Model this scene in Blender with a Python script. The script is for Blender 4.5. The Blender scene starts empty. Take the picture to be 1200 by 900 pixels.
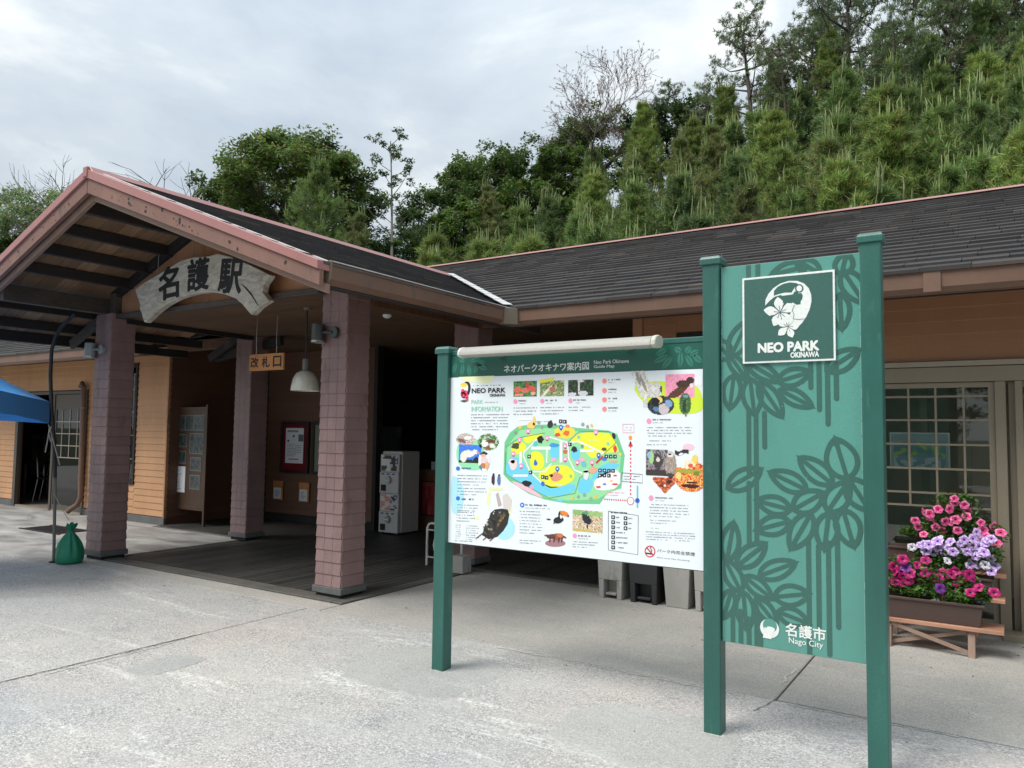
import bpy, bmesh, math, random
from mathutils import Vector, Matrix, noise
random.seed(7)
R = math.radians
scn = bpy.context.scene
COL = scn.collection
# ------------------------------------------------------------------ camera
CM = ((0.8394499865334161, 0.543282982755757, 0.012935252492913512),
      (-0.023476839966676426, 0.060034978501199425, -0.997920156796895),
      (-0.5429296069420294, 0.8374003833318733, 0.06315092953714131))   # right, down, forward
FPX, EYE = 890.65, Vector((0, 0, 1.5))
cam = bpy.data.cameras.new('camera'); camo = bpy.data.objects.new('camera', cam); COL.objects.link(camo)
cam.sensor_width = 36; cam.lens = FPX / 1200 * 36; cam.clip_start = .05; cam.clip_end = 1500
r_, d_, f_ = (Vector(v) for v in CM)
m = Matrix((r_, -d_, -f_)).transposed().to_4x4(); m.translation = EYE
camo.matrix_world = m; scn.camera = camo

def S(x, y, Y):
    """point of the photograph seen on the upright plane Y"""
    d = r_ * ((x - 600) / FPX) + d_ * ((y - 450) / FPX) + f_
    return EYE + d * (Y / d.y)
def G(x, y, z=0):
    d = r_ * ((x - 600) / FPX) + d_ * ((y - 450) / FPX) + f_
    return EYE + d * ((z - EYE.z) / d.z)

# ------------------------------------------------------------------ world, sun, exposure
SUN_EL, SUN_AZ = R(52), R(213)      # compass bearing from +Y, clockwise
w = bpy.data.worlds.new('World'); scn.world = w; w.use_nodes = True
nt = w.node_tree; nt.nodes.clear()
def nn(nt, t, **k):
    n = nt.nodes.new(t)
    for a, b in k.items():
        setattr(n, a, b)
    return n
out = nn(nt, 'ShaderNodeOutputWorld'); bg = nn(nt, 'ShaderNodeBackground'); bg.inputs[1].default_value = .1
sky = nn(nt, 'ShaderNodeTexSky', sky_type='NISHITA', sun_disc=False, sun_elevation=SUN_EL, sun_rotation=SUN_AZ)
tc = nn(nt, 'ShaderNodeTexCoord'); mp = nn(nt, 'ShaderNodeMapping'); mp.inputs['Scale'].default_value = (1, 1, 2.3)
mp.inputs['Rotation'].default_value = (0, 0, .6)
n1 = nn(nt, 'ShaderNodeTexNoise'); n1.inputs['Scale'].default_value = 2.6; n1.inputs['Detail'].default_value = 7; n1.inputs['Roughness'].default_value = .56
n1.inputs['Distortion'].default_value = .25
rp = nn(nt, 'ShaderNodeValToRGB')
e = rp.color_ramp.elements
e[0].position = .36; e[0].color = (.50, .58, .665, 1)
e[1].position = .64; e[1].color = (.86, .90, .91, 1)
k = rp.color_ramp.elements.new(.52); k.color = (.62, .69, .75, 1)
sep = nn(nt, 'ShaderNodeSeparateXYZ'); pw = nn(nt, 'ShaderNodeMath', operation='POWER'); pw.inputs[1].default_value = 2.2; mr = nn(nt, 'ShaderNodeMapRange'); mr.inputs[3].default_value = 7.5; mr.inputs[4].default_value = 19; cl = nn(nt, 'ShaderNodeMath', operation='MAXIMUM'); cl.inputs[1].default_value = 0
vm = nn(nt, 'ShaderNodeVectorMath', operation='SCALE'); mx = nn(nt, 'ShaderNodeMix', data_type='RGBA'); mx.inputs[0].default_value = .94
L = nt.links.new
L(tc.outputs['Generated'], mp.inputs[0]); L(mp.outputs[0], n1.inputs[0]); L(n1.outputs[0], rp.inputs[0])
L(tc.outputs['Generated'], sep.inputs[0]); L(sep.outputs[2], cl.inputs[0]); L(cl.outputs[0], pw.inputs[0]); L(pw.outputs[0], mr.inputs[0])
L(rp.outputs[0], vm.inputs[0]); L(mr.outputs[0], vm.inputs['Scale']); L(sky.outputs[0], mx.inputs[6]); L(vm.outputs[0], mx.inputs[7])
L(mx.outputs[2], bg.inputs[0]); L(bg.outputs[0], out.inputs[0])
sun = bpy.data.lights.new('sun', 'SUN'); sun.energy = 2.4; sun.angle = R(28); sun.color = (1, .96, .9)
so = bpy.data.objects.new('sun', sun); COL.objects.link(so)
sd = Vector((math.sin(SUN_AZ) * math.cos(SUN_EL), math.cos(SUN_AZ) * math.cos(SUN_EL), math.sin(SUN_EL)))
so.rotation_euler = sd.to_track_quat('Z', 'Y').to_euler(); so.location = (0, 0, 30)
vs = scn.view_settings; vs.view_transform = 'Standard'; vs.look = 'None'; vs.exposure = .42; vs.gamma = 1
scn.cycles.max_bounces = 7; scn.cycles.use_denoising = True

# ------------------------------------------------------------------ materials
def lin(c):
    return tuple((v / 255 / 12.92) if v / 255 <= .04045 else ((v / 255 + .055) / 1.055) ** 2.4 for v in c)
MATS = {}
class NT:
    def __init__(s, name):
        s.m = bpy.data.materials.new(name); s.m.use_nodes = True; s.t = s.m.node_tree
        s.b = s.t.nodes['Principled BSDF']; s.tc = s.t.nodes.new('ShaderNodeTexCoord')
    def n(s, t, **k):
        return nn(s.t, t, **k)
    def l(s, a, b):
        s.t.links.new(a, b)
    def noise(s, scale, detail=4, rough=.55, vec=None, stretch=None, dist=0):
        n = s.n('ShaderNodeTexNoise'); n.inputs['Scale'].default_value = scale; n.inputs['Detail'].default_value = detail
        n.inputs['Roughness'].default_value = rough; n.inputs['Distortion'].default_value = dist
        v = vec or s.tc.outputs['Object']
        if stretch:
            mp = s.n('ShaderNodeMapping'); mp.inputs['Scale'].default_value = stretch; s.l(v, mp.inputs[0]); v = mp.outputs[0]
        s.l(v, n.inputs[0]); return n.outputs[0]
    def ramp(s, f, stops):
        r = s.n('ShaderNodeValToRGB'); e = r.color_ramp.elements
        while len(e) < len(stops): e.new(.5)
        for q, (p, c) in zip(e, stops):
            q.position = p; q.color = (*c, 1) if len(c) == 3 else c
        s.l(f, r.inputs[0]); return r.outputs[0]
    def mix(s, f, a, b, mode='MIX'):
        x = s.n('ShaderNodeMix', data_type='RGBA', blend_type=mode)
        for i, v in ((0, f), (6, a), (7, b)):
            if isinstance(v, (int, float)): x.inputs[i].default_value = v
            elif isinstance(v, tuple): x.inputs[i].default_value = (*v, 1)
            else: s.l(v, x.inputs[i])
        return x.outputs[2]
    def fac(s, f, a, b):
        return s.ramp(f, [(a, (0, 0, 0)), (b, (1, 1, 1))])
    def col(s, c):
        if isinstance(c, tuple): s.b.inputs['Base Color'].default_value = (*c, 1)
        else: s.l(c, s.b.inputs['Base Color'])
    def set(s, **k):
        for a, v in k.items():
            i = s.b.inputs[a.replace('_', ' ')]
            if isinstance(v, (int, float)): i.default_value = v
            else: s.l(v, i)
    def bump(s, h, dist=.003, st=.6):
        b = s.n('ShaderNodeBump'); b.inputs['Distance'].default_value = dist; b.inputs['Strength'].default_value = st
        s.l(h, b.inputs['Height']); s.l(b.outputs[0], s.b.inputs['Normal'])
    def rnd(s):
        return s.n('ShaderNodeObjectInfo').outputs['Random']
    def world(s):
        return s.n('ShaderNodeNewGeometry').outputs['Position']

def mul(c, k): return tuple(v * k for v in c)
def paint(name, c, rough=.45, var=.25, scale=3, bump=.0008, rnd=.0, spec=.5, dirt=None, metal=0, stretch=(1, 1, .4), fine=.85):
    """painted surface: base colour with uneven wear, optional piece to piece difference"""
    if name in MATS: return MATS[name]
    s = NT(name); v = s.world()
    a = s.noise(scale, 6, .65, v, stretch)
    base = s.mix(s.fac(a, .3, .72), mul(c, 1 - var), mul(c, 1 + var * .6))
    if rnd:
        base = s.mix(s.rnd(), s.mix(1, base, mul((1, 1, 1), 1 - rnd), 'MULTIPLY'), s.mix(1, base, mul((1, 1, 1), 1 + rnd * .6), 'MULTIPLY'))
    fn_ = s.noise(90, 3, .6, v)
    if fine: base = s.mix(s.fac(fn_, .35, .75), base, mul(c, fine))
    if dirt:
        dn = s.noise(7, 7, .7, v, (1, 1, .3)); base = s.mix(s.fac(dn, .57, .66), base, dirt)
    s.col(base); s.set(Roughness=s.ramp(a, [(0, (rough * .8,) * 3), (1, (min(1, rough * 1.25),) * 3)]), Metallic=metal)
    s.b.inputs['Specular IOR Level'].default_value = spec
    if bump: s.bump(fn_, bump, .5)
    MATS[name] = s.m; return s.m
def wood(name, c, dark, rough=.75, stretch=(1, 9, 9), rnd=.35, scale=3.5, bump=.0015):
    """timber: grain stretched along the board (axis with the small factor), tone differs board to board"""
    if name in MATS: return MATS[name]
    s = NT(name); v = s.world()
    ad = s.n('ShaderNodeVectorMath', operation='ADD'); s.l(v, ad.inputs[0])
    cm = s.n('ShaderNodeCombineXYZ'); rr = s.n('ShaderNodeMath', operation='MULTIPLY'); rr.inputs[1].default_value = 17
    s.l(s.rnd(), rr.inputs[0]); s.l(rr.outputs[0], cm.inputs[0]); s.l(rr.outputs[0], cm.inputs[1]); s.l(rr.outputs[0], cm.inputs[2]); s.l(cm.outputs[0], ad.inputs[1])
    g = s.noise(scale, 8, .7, ad.outputs[0], stretch, .6)
    base = s.ramp(g, [(.25, dark), (.5, mul(tuple((a + b) / 2 for a, b in zip(c, dark)), 1.1)), (.75, c)])
    st = s.noise(1.6, 5, .6, v); base = s.mix(s.fac(st, .5, .8), base, mul(dark, .8))
    base = s.mix(s.rnd(), s.mix(1, base, mul((1, 1, 1), 1 - rnd), 'MULTIPLY'), s.mix(1, base, mul((1, 1, 1), 1 + rnd * .5), 'MULTIPLY'))
    s.col(base); s.set(Roughness=rough); s.bump(g, bump, .6); MATS[name] = s.m; return s.m
def concrete(name, kind):
    s = NT(name); v = s.world()
    if kind == 'aggregate':
        vo = s.n('ShaderNodeTexVoronoi'); vo.inputs['Scale'].default_value = 135; s.l(v, vo.inputs[0])
        hs = s.n('ShaderNodeSeparateColor'); s.l(vo.outputs['Color'], hs.inputs[0])
        stone = s.ramp(hs.outputs[0], [(0, (.16, .16, .165)), (.3, (.29, .29, .287)), (.55, (.40, .395, .385)), (.8, (.50, .49, .475)), (1, (.70, .69, .66))])
        big = s.noise(.55, 5, .6, v); mid = s.noise(2.6, 6, .65, v, (1, 1.4, 1))
        c = s.mix(s.fac(big, .40, .62), stone, (.36, .335, .305)) if False else stone
        c = s.mix(s.ramp(mid, [(.35, (.15,) * 3), (.75, (.8,) * 3)]), c, (.46, .45, .43))
        c = s.mix(s.fac(big, .30, .72), s.mix(1, c, (.84, .86, .89), 'MULTIPLY'), s.mix(1, c, (1.10, 1.06, 1.0), 'MULTIPLY'))
        pz = s.noise(.9, 3, .5, v); c = s.mix(s.ramp(pz, [(.48, (0,) * 3), (.62, (.55,) * 3)]), c, s.mix(1, c, (1.05, .98, .96), 'MULTIPLY'))
        dk_ = s.noise(1.9, 6, .7, v, (1, 1.8, 1)); c = s.mix(s.ramp(dk_, [(.56, (0,) * 3), (.70, (.5,) * 3)]), c, s.mix(1, c, (.66, .69, .74), 'MULTIPLY'))
        strk = s.noise(1.5, 7, .72, v, (.8, 3.2, 1), .4)
        sf = s.n('ShaderNodeMath', operation='MULTIPLY'); s.l(s.fac(strk, .60, .74), sf.inputs[0]); s.l(s.fac(s.noise(26, 2, .5, v), .42, .62), sf.inputs[1])
        c = s.mix(sf.outputs[0], c, (.66, .64, .58))
        s2 = s.noise(.8, 8, .75, v, (.55, 3.6, 1), .7); sg = s.n('ShaderNodeMath', operation='MULTIPLY'); s.l(s.fac(s2, .55, .68), sg.inputs[0]); s.l(s.fac(s.noise(34, 2, .6, v), .40, .58), sg.inputs[1])
        c = s.mix(sg.outputs[0], c, (.74, .73, .69))
        # paler, finer concrete close to the porch (a strip that was cast apart)
        s.col(c); s.set(Roughness=.85); s.bump(vo.outputs['Distance'], .003, .5)
    elif kind in ('fine', 'patch'):
        vo = s.n('ShaderNodeTexVoronoi'); vo.inputs['Scale'].default_value = 190; s.l(v, vo.inputs[0])
        hs = s.n('ShaderNodeSeparateColor'); s.l(vo.outputs['Color'], hs.inputs[0])
        st_ = s.ramp(hs.outputs[0], [(0, (.19, .185, .18)), (.4, (.31, .30, .285)), (.75, (.43, .42, .39)), (1, (.62, .61, .57))])
        md = s.noise(3.4, 7, .7, v, (1, 2.6, 1), .4); lo = s.noise(.8, 6, .62, v)
        c = s.mix(s.ramp(md, [(.3, (.25,) * 3), (.7, (.8,) * 3)]), st_, (.40, .385, .355))
        c = s.mix(s.fac(lo, .3, .7), s.mix(1, c, (.84, .84, .84), 'MULTIPLY'), s.mix(1, c, (1.16, 1.13, 1.08), 'MULTIPLY'))
        sk = s.noise(1.2, 8, .75, v, (.6, 3.4, 1), .6); sg = s.n('ShaderNodeMath', operation='MULTIPLY'); s.l(s.fac(sk, .57, .70), sg.inputs[0]); s.l(s.fac(s.noise(30, 2, .6, v), .40, .60), sg.inputs[1])
        c = s.mix(sg.outputs[0], c, (.55, .53, .48))
        if kind == 'patch': c = s.mix(1, c, (.98, 1.02, 1.06), 'MULTIPLY')
        s.col(c); s.set(Roughness=.85); s.bump(vo.outputs['Distance'], .0018, .45)
    elif kind == 'cast':
        a = s.noise(1.3, 7, .66, v); f = s.noise(95, 3, .8, v); b = s.noise(4, 7, .72, v, (1, 2.2, 1), .5)
        c = s.mix(s.fac(a, .3, .7), (.29, .28, .255), (.42, .405, .37))
        c = s.mix(s.ramp(f, [(.3, (0,) * 3), (.7, (.6,) * 3)]), c, (.39, .375, .35))
        c = s.mix(s.ramp(b, [(.55, (0,) * 3), (.75, (.45,) * 3)]), c, (.20, .19, .18))
        s.col(c); s.set(Roughness=.85); s.bump(f, .0015, .5)
    else:   # smooth trowelled walk with damp stains
        a = s.noise(1.1, 6, .6, v, (1, 2.4, 1), .8); f = s.noise(40, 3, .7, v)
        c = s.ramp(a, [(.3, (.16, .155, .15)), (.5, (.31, .30, .285)), (.68, (.44, .425, .40))])
        c = s.mix(s.ramp(f, [(.4, (0,) * 3), (.8, (.35,) * 3)]), c, (.20, .19, .18))
        s.col(c); s.set(Roughness=s.ramp(a, [(.3, (.4,) * 3), (.6, (.85,) * 3)])); s.bump(f, .001, .4)
    return s.m
def attrmat(name, rough=.5, scale=0, coat=0, trans=0, rnd=0, spec=.5, bump=0):
    s = NT(name); a = s.n('ShaderNodeVertexColor', layer_name='Col').outputs[0]
    if scale:
        a = s.mix(s.noise(scale, 4, .6), s.mix(1, a, (.72, .74, .72), 'MULTIPLY'), s.mix(1, a, (1.3, 1.28, 1.22), 'MULTIPLY'))
    if rnd:
        a = s.mix(s.rnd(), s.mix(1, a, (1 - rnd,) * 3, 'MULTIPLY'), s.mix(1, a, (1 + rnd, 1 + rnd, 1 + rnd * .5), 'MULTIPLY'))
    s.col(a); s.set(Roughness=rough); s.b.inputs['Specular IOR Level'].default_value = spec
    if trans:
        tr = s.n('ShaderNodeBsdfTranslucent'); ms = s.n('ShaderNodeMixShader'); ms.inputs[0].default_value = trans
        s.l(a, tr.inputs[0]); s.l(s.b.outputs[0], ms.inputs[1]); s.l(tr.outputs[0], ms.inputs[2])
        s.l(ms.outputs[0], s.t.nodes['Material Output'].inputs[0])
    return s.m
def glass(name, tint=(.9, .95, .93)):
    s = NT(name); g = s.n('ShaderNodeBsdfGlossy'); g.inputs['Roughness'].default_value = .02
    t = s.n('ShaderNodeBsdfTransparent'); t.inputs[0].default_value = (*tint, 1); fr = s.n('ShaderNodeFresnel'); fr.inputs[0].default_value = 1.6
    ms = s.n('ShaderNodeMixShader'); s.l(fr.outputs[0], ms.inputs[0]); s.l(t.outputs[0], ms.inputs[1]); s.l(g.outputs[0], ms.inputs[2])
    s.l(ms.outputs[0], s.t.nodes['Material Output'].inputs[0]); return s.m

M_AGG = concrete('exposed_aggregate', 'aggregate'); M_CAST = concrete('cast_concrete', 'fine'); M_PATCH = concrete('trowelled_patch', 'patch'); M_WALK = concrete('trowelled_concrete', 'walk')
M_JOINT = paint('joint_dirt', (.07, .055, .045), .95, .3)
M_TILE = paint('pillar_tile', (.262, .166, .160), .5, .22, 7, .0012, .14, dirt=(.17, .11, .10))
M_BASE = paint('pillar_base', (.12, .125, .12), .6, .35, 14)
M_BLACK = paint('plain_black', (.012, .012, .014), .7, .2)  # plain black for cores, beds, grates, chairs and small fittings
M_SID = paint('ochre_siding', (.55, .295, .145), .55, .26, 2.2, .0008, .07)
M_SIDD = paint('shaded_brown_siding', (.15, .07, .04), .6, .2, 2.2, .0008, .1)  # ochre siding darkened, porch shade put into the colour; also wall backing and counter
M_GAB = paint('gable_siding', (.44, .215, .11), .55, .2, 2.2, .0008, .06, dirt=(.16, .09, .06))
M_BARGE = paint('faded_barge_paint', (.215, .112, .085), .7, .34, 4, .002, 0, dirt=(.10, .07, .06))
M_CAP = paint('pink_metal_cap', (.37, .165, .15), .4, .16, 4, .0003, 0)
M_LATH = paint('tan_lath_paint', (.26, .165, .12), .6, .22, 5, .001)
M_GUT = paint('brown_gutter', (.17, .095, .064), .5, .2, 3, .0004, 0, dirt=(.12, .08, .06))
M_GUTE = paint('gutter_end_grey', (.20, .155, .11), .55, .2, 6)
M_BEAM = wood('weathered_beam', (.10, .075, .06), (.03, .025, .022), stretch=(3, 3, 9))
M_DBEAM = wood('dark_purlin', (.030, .022, .020), (.012, .010, .010), stretch=(6, .8, 6), rnd=.2)
M_SHEATH = wood('roof_sheathing', (.42, .25, .14), (.18, .105, .06), stretch=(.9, 9, .9), rnd=.55)
M_CEIL = wood('ceiling_boards', (.16, .085, .04), (.08, .042, .022), stretch=(.7, 8, 8), rnd=.15)
M_DECK = wood('deck_boards', (.068, .067, .060), (.028, .028, .026), .55, stretch=(10, 1, 10), rnd=.35)
M_DEDGE = wood('deck_edge', (.16, .15, .13), (.08, .075, .065), .7, stretch=(2, 6, 6), rnd=.15)
M_BRNW = wood('brown_timber', (.17, .085, .042), (.07, .035, .02), .5, stretch=(6, 6, .8), rnd=.1)
M_TRIM = paint('khaki_frame', (.27, .225, .16), .5, .14, 3, .0004)
M_DTRIM = paint('shaded_khaki_frame', (.085, .07, .055), .5, .14, 3, .0004)  # khaki frame darkened for the left door; canopy shade put into the colour
M_TRIML = paint('pale_trim', (.36, .31, .24), .5, .12, 3, .0004)
M_ALU = paint('ribbed_shade', (.62, .62, .53), .18, .15, 6, 0, spec=.9)
M_FLASH = paint('white_flashing', (.62, .62, .60), .4, .2, 8, 0)
M_GREEN = paint('sign_green', (.022, .120, .096), .34, .34, 3.5, .0006, 0, .6, dirt=(.045, .15, .125))
M_GREEND = paint('header_green', (.010, .100, .070), .35, .12, 3, .0002)
M_TEAL = paint('panel_teal', (.105, .33, .275), .28, .26, 1.1, .0001, 0, .6)
M_LEAFP = paint('print_dark_teal', (.045, .135, .108), .3, .06, 2, 0)
M_LOGO = paint('logo_green', (.046, .130, .108), .3, .05, 2, 0)
M_WHITE = paint('white_print', (.80, .83, .80), .4, .05, 3, 0)
M_PAPER = paint('board_white', (.78, .83, .86), .35, .03, 1, 0, fine=0)
M_INK = paint('black_ink', (.012, .012, .012), .6, .2, 8, 0)
M_OLDW = None
M_ROOF = attrmat('roof_shingle', .8, 6, spec=.3)
M_PRINT = attrmat('board_print', .4)
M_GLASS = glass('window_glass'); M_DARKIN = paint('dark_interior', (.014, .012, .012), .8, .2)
M_GREY = paint('bin_grey', (.40, .39, .36), .5, .16, 6, .0003, .06, dirt=(.24, .22, .19)); M_BIND = paint('bin_charcoal', (.03, .03, .032), .5, .2)
M_MACH = paint('machine_white', (.62, .62, .60), .4, .08, 3); M_STEEL = paint('steel_tube', (.45, .45, .42), .35, .15, 5, 0, metal=.7)
M_BLUE = paint('blue_canopy', (.06, .33, .80), .5, .12, 1.5, .0005)
M_BLUEL = M_BLUE
M_BAG = paint('green_bag', (.012, .22, .12), .55, .15, 5, .001)
M_RUB = paint('black_hose', (.015, .015, .016), .5, .1)
M_POLE = paint('grey_pole', (.16, .16, .145), .5, .25, 8)
M_BARK = wood('bark', (.16, .13, .11), (.06, .05, .042), .9, stretch=(4, 4, 1), rnd=.3)
M_PBARK = wood('pale_bark', (.36, .32, .28), (.20, .17, .15), .9, stretch=(4, 4, 1), rnd=.3)
M_LEAF = attrmat('leaf', .5, .8, trans=.4, rnd=.22); M_NEEDLE = attrmat('needle', .55, .8, trans=.35, rnd=.25)
M_BENCH = wood('bench_timber', (.62, .33, .22), (.38, .19, .12), .55, stretch=(.8, 9, 9), rnd=.15)
M_BENCHD = wood('bench_leg_timber', (.36, .24, .18), (.2, .13, .1), .6, stretch=(3, 3, 1), rnd=.15)
M_PLANT = paint('planter_brown', (.085, .052, .044), .45, .1, 5)
M_PETAL = attrmat('petal', .5, trans=.15, rnd=.12)
def oldwood():
    s = NT('old_grey_wood'); v = s.world()
    g = s.noise(5, 9, .72, v, (1, 1, 3.2), 1.2); k = s.noise(1.4, 5, .6, v)
    c = s.ramp(g, [(.28, (.22, .20, .165)), (.46, (.44, .41, .35)), (.66, (.62, .60, .53))])
    c = s.mix(s.ramp(k, [(.5, (0,) * 3), (.72, (.6,) * 3)]), c, (.34, .25, .16))
    s.col(c); s.set(Roughness=.8); s.bump(g, .004, .7); return s.m
M_OLDW = oldwood()

# ------------------------------------------------------------------ mesh helpers
class MB:
    def __init__(s): s.v = []; s.f = []; s.c = []; s.cc = None
    def add(s, vs, fs, c=None):
        b = len(s.v); s.v += [tuple(p) for p in vs]; s.f += [tuple(b + i for i in f) for f in fs]
        s.c += [c or s.cc] * len(fs)
        return s
    def box(s, x0, y0, z0, x1, y1, z1, c=None):
        return s.add([(x0, y0, z0), (x1, y0, z0), (x1, y1, z0), (x0, y1, z0), (x0, y0, z1), (x1, y0, z1), (x1, y1, z1), (x0, y1, z1)],
                     [(0, 3, 2, 1), (4, 5, 6, 7), (0, 1, 5, 4), (1, 2, 6, 5), (2, 3, 7, 6), (3, 0, 4, 7)], c)
    def hexa(s, p, c=None):   # 8 points, bottom ring then top ring
        return s.add(p, [(0, 3, 2, 1), (4, 5, 6, 7), (0, 1, 5, 4), (1, 2, 6, 5), (2, 3, 7, 6), (3, 0, 4, 7)], c)
    def bar(s, a, b, wd, ht, up=(0, 0, 1), c=None):
        a, b = Vector(a), Vector(b); d = (b - a).normalized(); u = Vector(up); x = d.cross(u).normalized(); u = x.cross(d)
        q = lambda p, i, j: p + x * (wd / 2 * i) + u * (ht / 2 * j)
        return s.hexa([q(a, -1, -1), q(a, 1, -1), q(b, 1, -1), q(b, -1, -1), q(a, -1, 1), q(a, 1, 1), q(b, 1, 1), q(b, -1, 1)], c)
    def prism(s, poly, d, c=None):   # poly: 3-D points, d: extrusion vector
        n = len(poly); d = Vector(d); P = [Vector(p) for p in poly]
        return s.add(P + [p + d for p in P], [tuple(range(n)), tuple(range(2 * n - 1, n - 1, -1))] + [(i, i + n, (i + 1) % n + n, (i + 1) % n) for i in range(n)], c)
    def tube(s, pts, r, n=8, c=None, cap=True):
        pts = [Vector(p) for p in pts]; rs = r if isinstance(r, (list, tuple)) else [r] * len(pts); vs = []
        px = None
        for i, p in enumerate(pts):
            d = (pts[min(i + 1, len(pts) - 1)] - pts[max(i - 1, 0)]).normalized()
            if px is None: px = d.orthogonal().normalized()
            px = (px - d * px.dot(d)).normalized(); py = d.cross(px)
            vs += [p + (px * math.cos(2 * math.pi * k / n) + py * math.sin(2 * math.pi * k / n)) * rs[i] for k in range(n)]
        fs = [(i * n + k, i * n + (k + 1) % n, (i + 1) * n + (k + 1) % n, (i + 1) * n + k) for i in range(len(pts) - 1) for k in range(n)]
        if cap: fs += [tuple(range(n))[::-1], tuple(range((len(pts) - 1) * n, len(pts) * n))]
        return s.add(vs, fs, c)
    def lathe(s, prof, cx=0, cy=0, n=24, c=None):
        vs = [(cx + r * math.cos(2 * math.pi * k / n), cy + r * math.sin(2 * math.pi * k / n), z) for r, z in prof for k in range(n)]
        return s.add(vs, [(i * n + k, i * n + (k + 1) % n, (i + 1) * n + (k + 1) % n, (i + 1) * n + k) for i in range(len(prof) - 1) for k in range(n)], c)
    def build(s, name, mat, parent=None, origin=None, smooth=False, bevel=0, seg=1, **tags):
        o0 = Vector(origin) if origin is not None else (WPOS.get(parent.name, Vector((0, 0, 0))) if parent else Vector((0, 0, 0)))
        me = bpy.data.meshes.new(name)
        me.from_pydata([(x - o0.x, y - o0.y, z - o0.z) for x, y, z in s.v], [], s.f)
        if any(c is not None for c in s.c):
            at = me.color_attributes.new('Col', 'FLOAT_COLOR', 'CORNER'); buf = []
            for f, c in zip(s.f, s.c):
                buf += list((*(c or (.5, .5, .5)), 1)) * len(f)
            at.data.foreach_set('color', buf)
        me.materials.append(mat)
        if bevel:
            bm = bmesh.new(); bm.from_mesh(me); bmesh.ops.recalc_face_normals(bm, faces=bm.faces)
            es = [e for e in bm.edges if len(e.link_faces) == 2 and e.calc_face_angle(0) > .5]
            bmesh.ops.bevel(bm, geom=es, offset=bevel, segments=seg, affect='EDGES', profile=.5); bm.to_mesh(me); bm.free()
        else:
            me.update()
        if smooth:
            me.polygons.foreach_set('use_smooth', [True] * len(me.polygons))
            if smooth != 2: me.set_sharp_from_angle(angle=R(40))
        o = bpy.data.objects.new(name, me); COL.objects.link(o)
        if origin is not None and not parent: o.location = o0
        elif parent: o.parent = parent; o.location = o0 - WPOS.get(parent.name, Vector((0, 0, 0)))
        WPOS[o.name] = o0
        for a, b in tags.items(): o[a] = b
        return o
WPOS = {}
def thing(name, loc, label, cat, group=None, kind=None):
    o = bpy.data.objects.new(name, None); COL.objects.link(o); o.location = loc; o.empty_display_size = .1
    WPOS[o.name] = Vector(loc)
    if label: o['label'] = label
    if cat: o['category'] = cat
    if group: o['group'] = group
    if kind: o['kind'] = kind
    return o
def clone(o, parent, loc, name=None, rot=None, scale=None):
    c = o.copy(); COL.objects.link(c); c.parent = parent; c.location = loc
    if rot: c.rotation_euler = rot
    if scale: c.scale = scale
    return c
def piece(name, me, mat_parent, loc, rot=None):   # piece sharing mesh data
    o = bpy.data.objects.new(name, me); COL.objects.link(o)
    if mat_parent: o.parent = mat_parent; o.location = Vector(loc) - WPOS.get(mat_parent.name, Vector((0, 0, 0)))
    else: o.location = loc
    if rot: o.rotation_euler = rot
    return o
def mesh_of(mb, name, mat, **k):
    o = mb.build(name, mat, **k); me = o.data; bpy.data.objects.remove(o); return me

_font_cache = {}
def text2d(body, bold=0.0, space=1.0):
    """outline of a word as flat polygons, lying in x,y"""
    key = (body, bold, space)
    if key not in _font_cache:
        c = bpy.data.curves.new('lettering', 'FONT'); c.body = body; c.offset = bold; c.space_character = space; c.resolution_u = 3
        c.fill_mode = 'BOTH'
        o = bpy.data.objects.new('lettering', c); COL.objects.link(o)
        dg = bpy.context.evaluated_depsgraph_get(); me = bpy.data.meshes.new_from_object(o.evaluated_get(dg))
        vs = [(v.co.x, v.co.y) for v in me.vertices]; fs = [tuple(p.vertices) for p in me.polygons]
        bpy.data.objects.remove(o); bpy.data.curves.remove(c); bpy.data.meshes.remove(me)
        _font_cache[key] = (vs, fs)
    return _font_cache[key]
def letter(mb, body, x0, z0, x1, z1, Y, bold=0, space=1.0, rot=0, c=None):
    """fit a word into the box x0..x1, z0..z1 of the plane Y (read from -Y)"""
    vs, fs = text2d(body, 0, space)
    if not vs: return
    ax, bx = min(v[0] for v in vs), max(v[0] for v in vs); ay, by = min(v[1] for v in vs), max(v[1] for v in vs)
    cx, cz = (x0 + x1) / 2, (z0 + z1) / 2; out = []
    for x, y in vs:
        u = ((x - ax) / (bx - ax) - .5) * (x1 - x0); v = ((y - ay) / max(by - ay, 1e-6) - .5) * (z1 - z0)
        out.append((cx + u * math.cos(rot) - v * math.sin(rot), Y, cz + u * math.sin(rot) + v * math.cos(rot)))
    st = [(0, 0)] + ([(bold * (x1 - x0) / (bx - ax) * math.cos(k * math.pi / 4), bold * (z1 - z0) / max(by - ay, 1e-6) * math.sin(k * math.pi / 4)) for k in range(8)] if bold else [])
    for i, (du, dv) in enumerate(st): mb.add([(x + du, y - i * .00002, z + dv) for x, y, z in out], fs, c)
def letter_px(mb, body, a, b, Y, **k):
    """a: left-top and b: right-bottom corner as seen in the photograph, on plane Y"""
    p, q = S(*a, Y), S(*b, Y); letter(mb, body, p.x, q.z, q.x, p.z, Y, **k)
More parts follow.
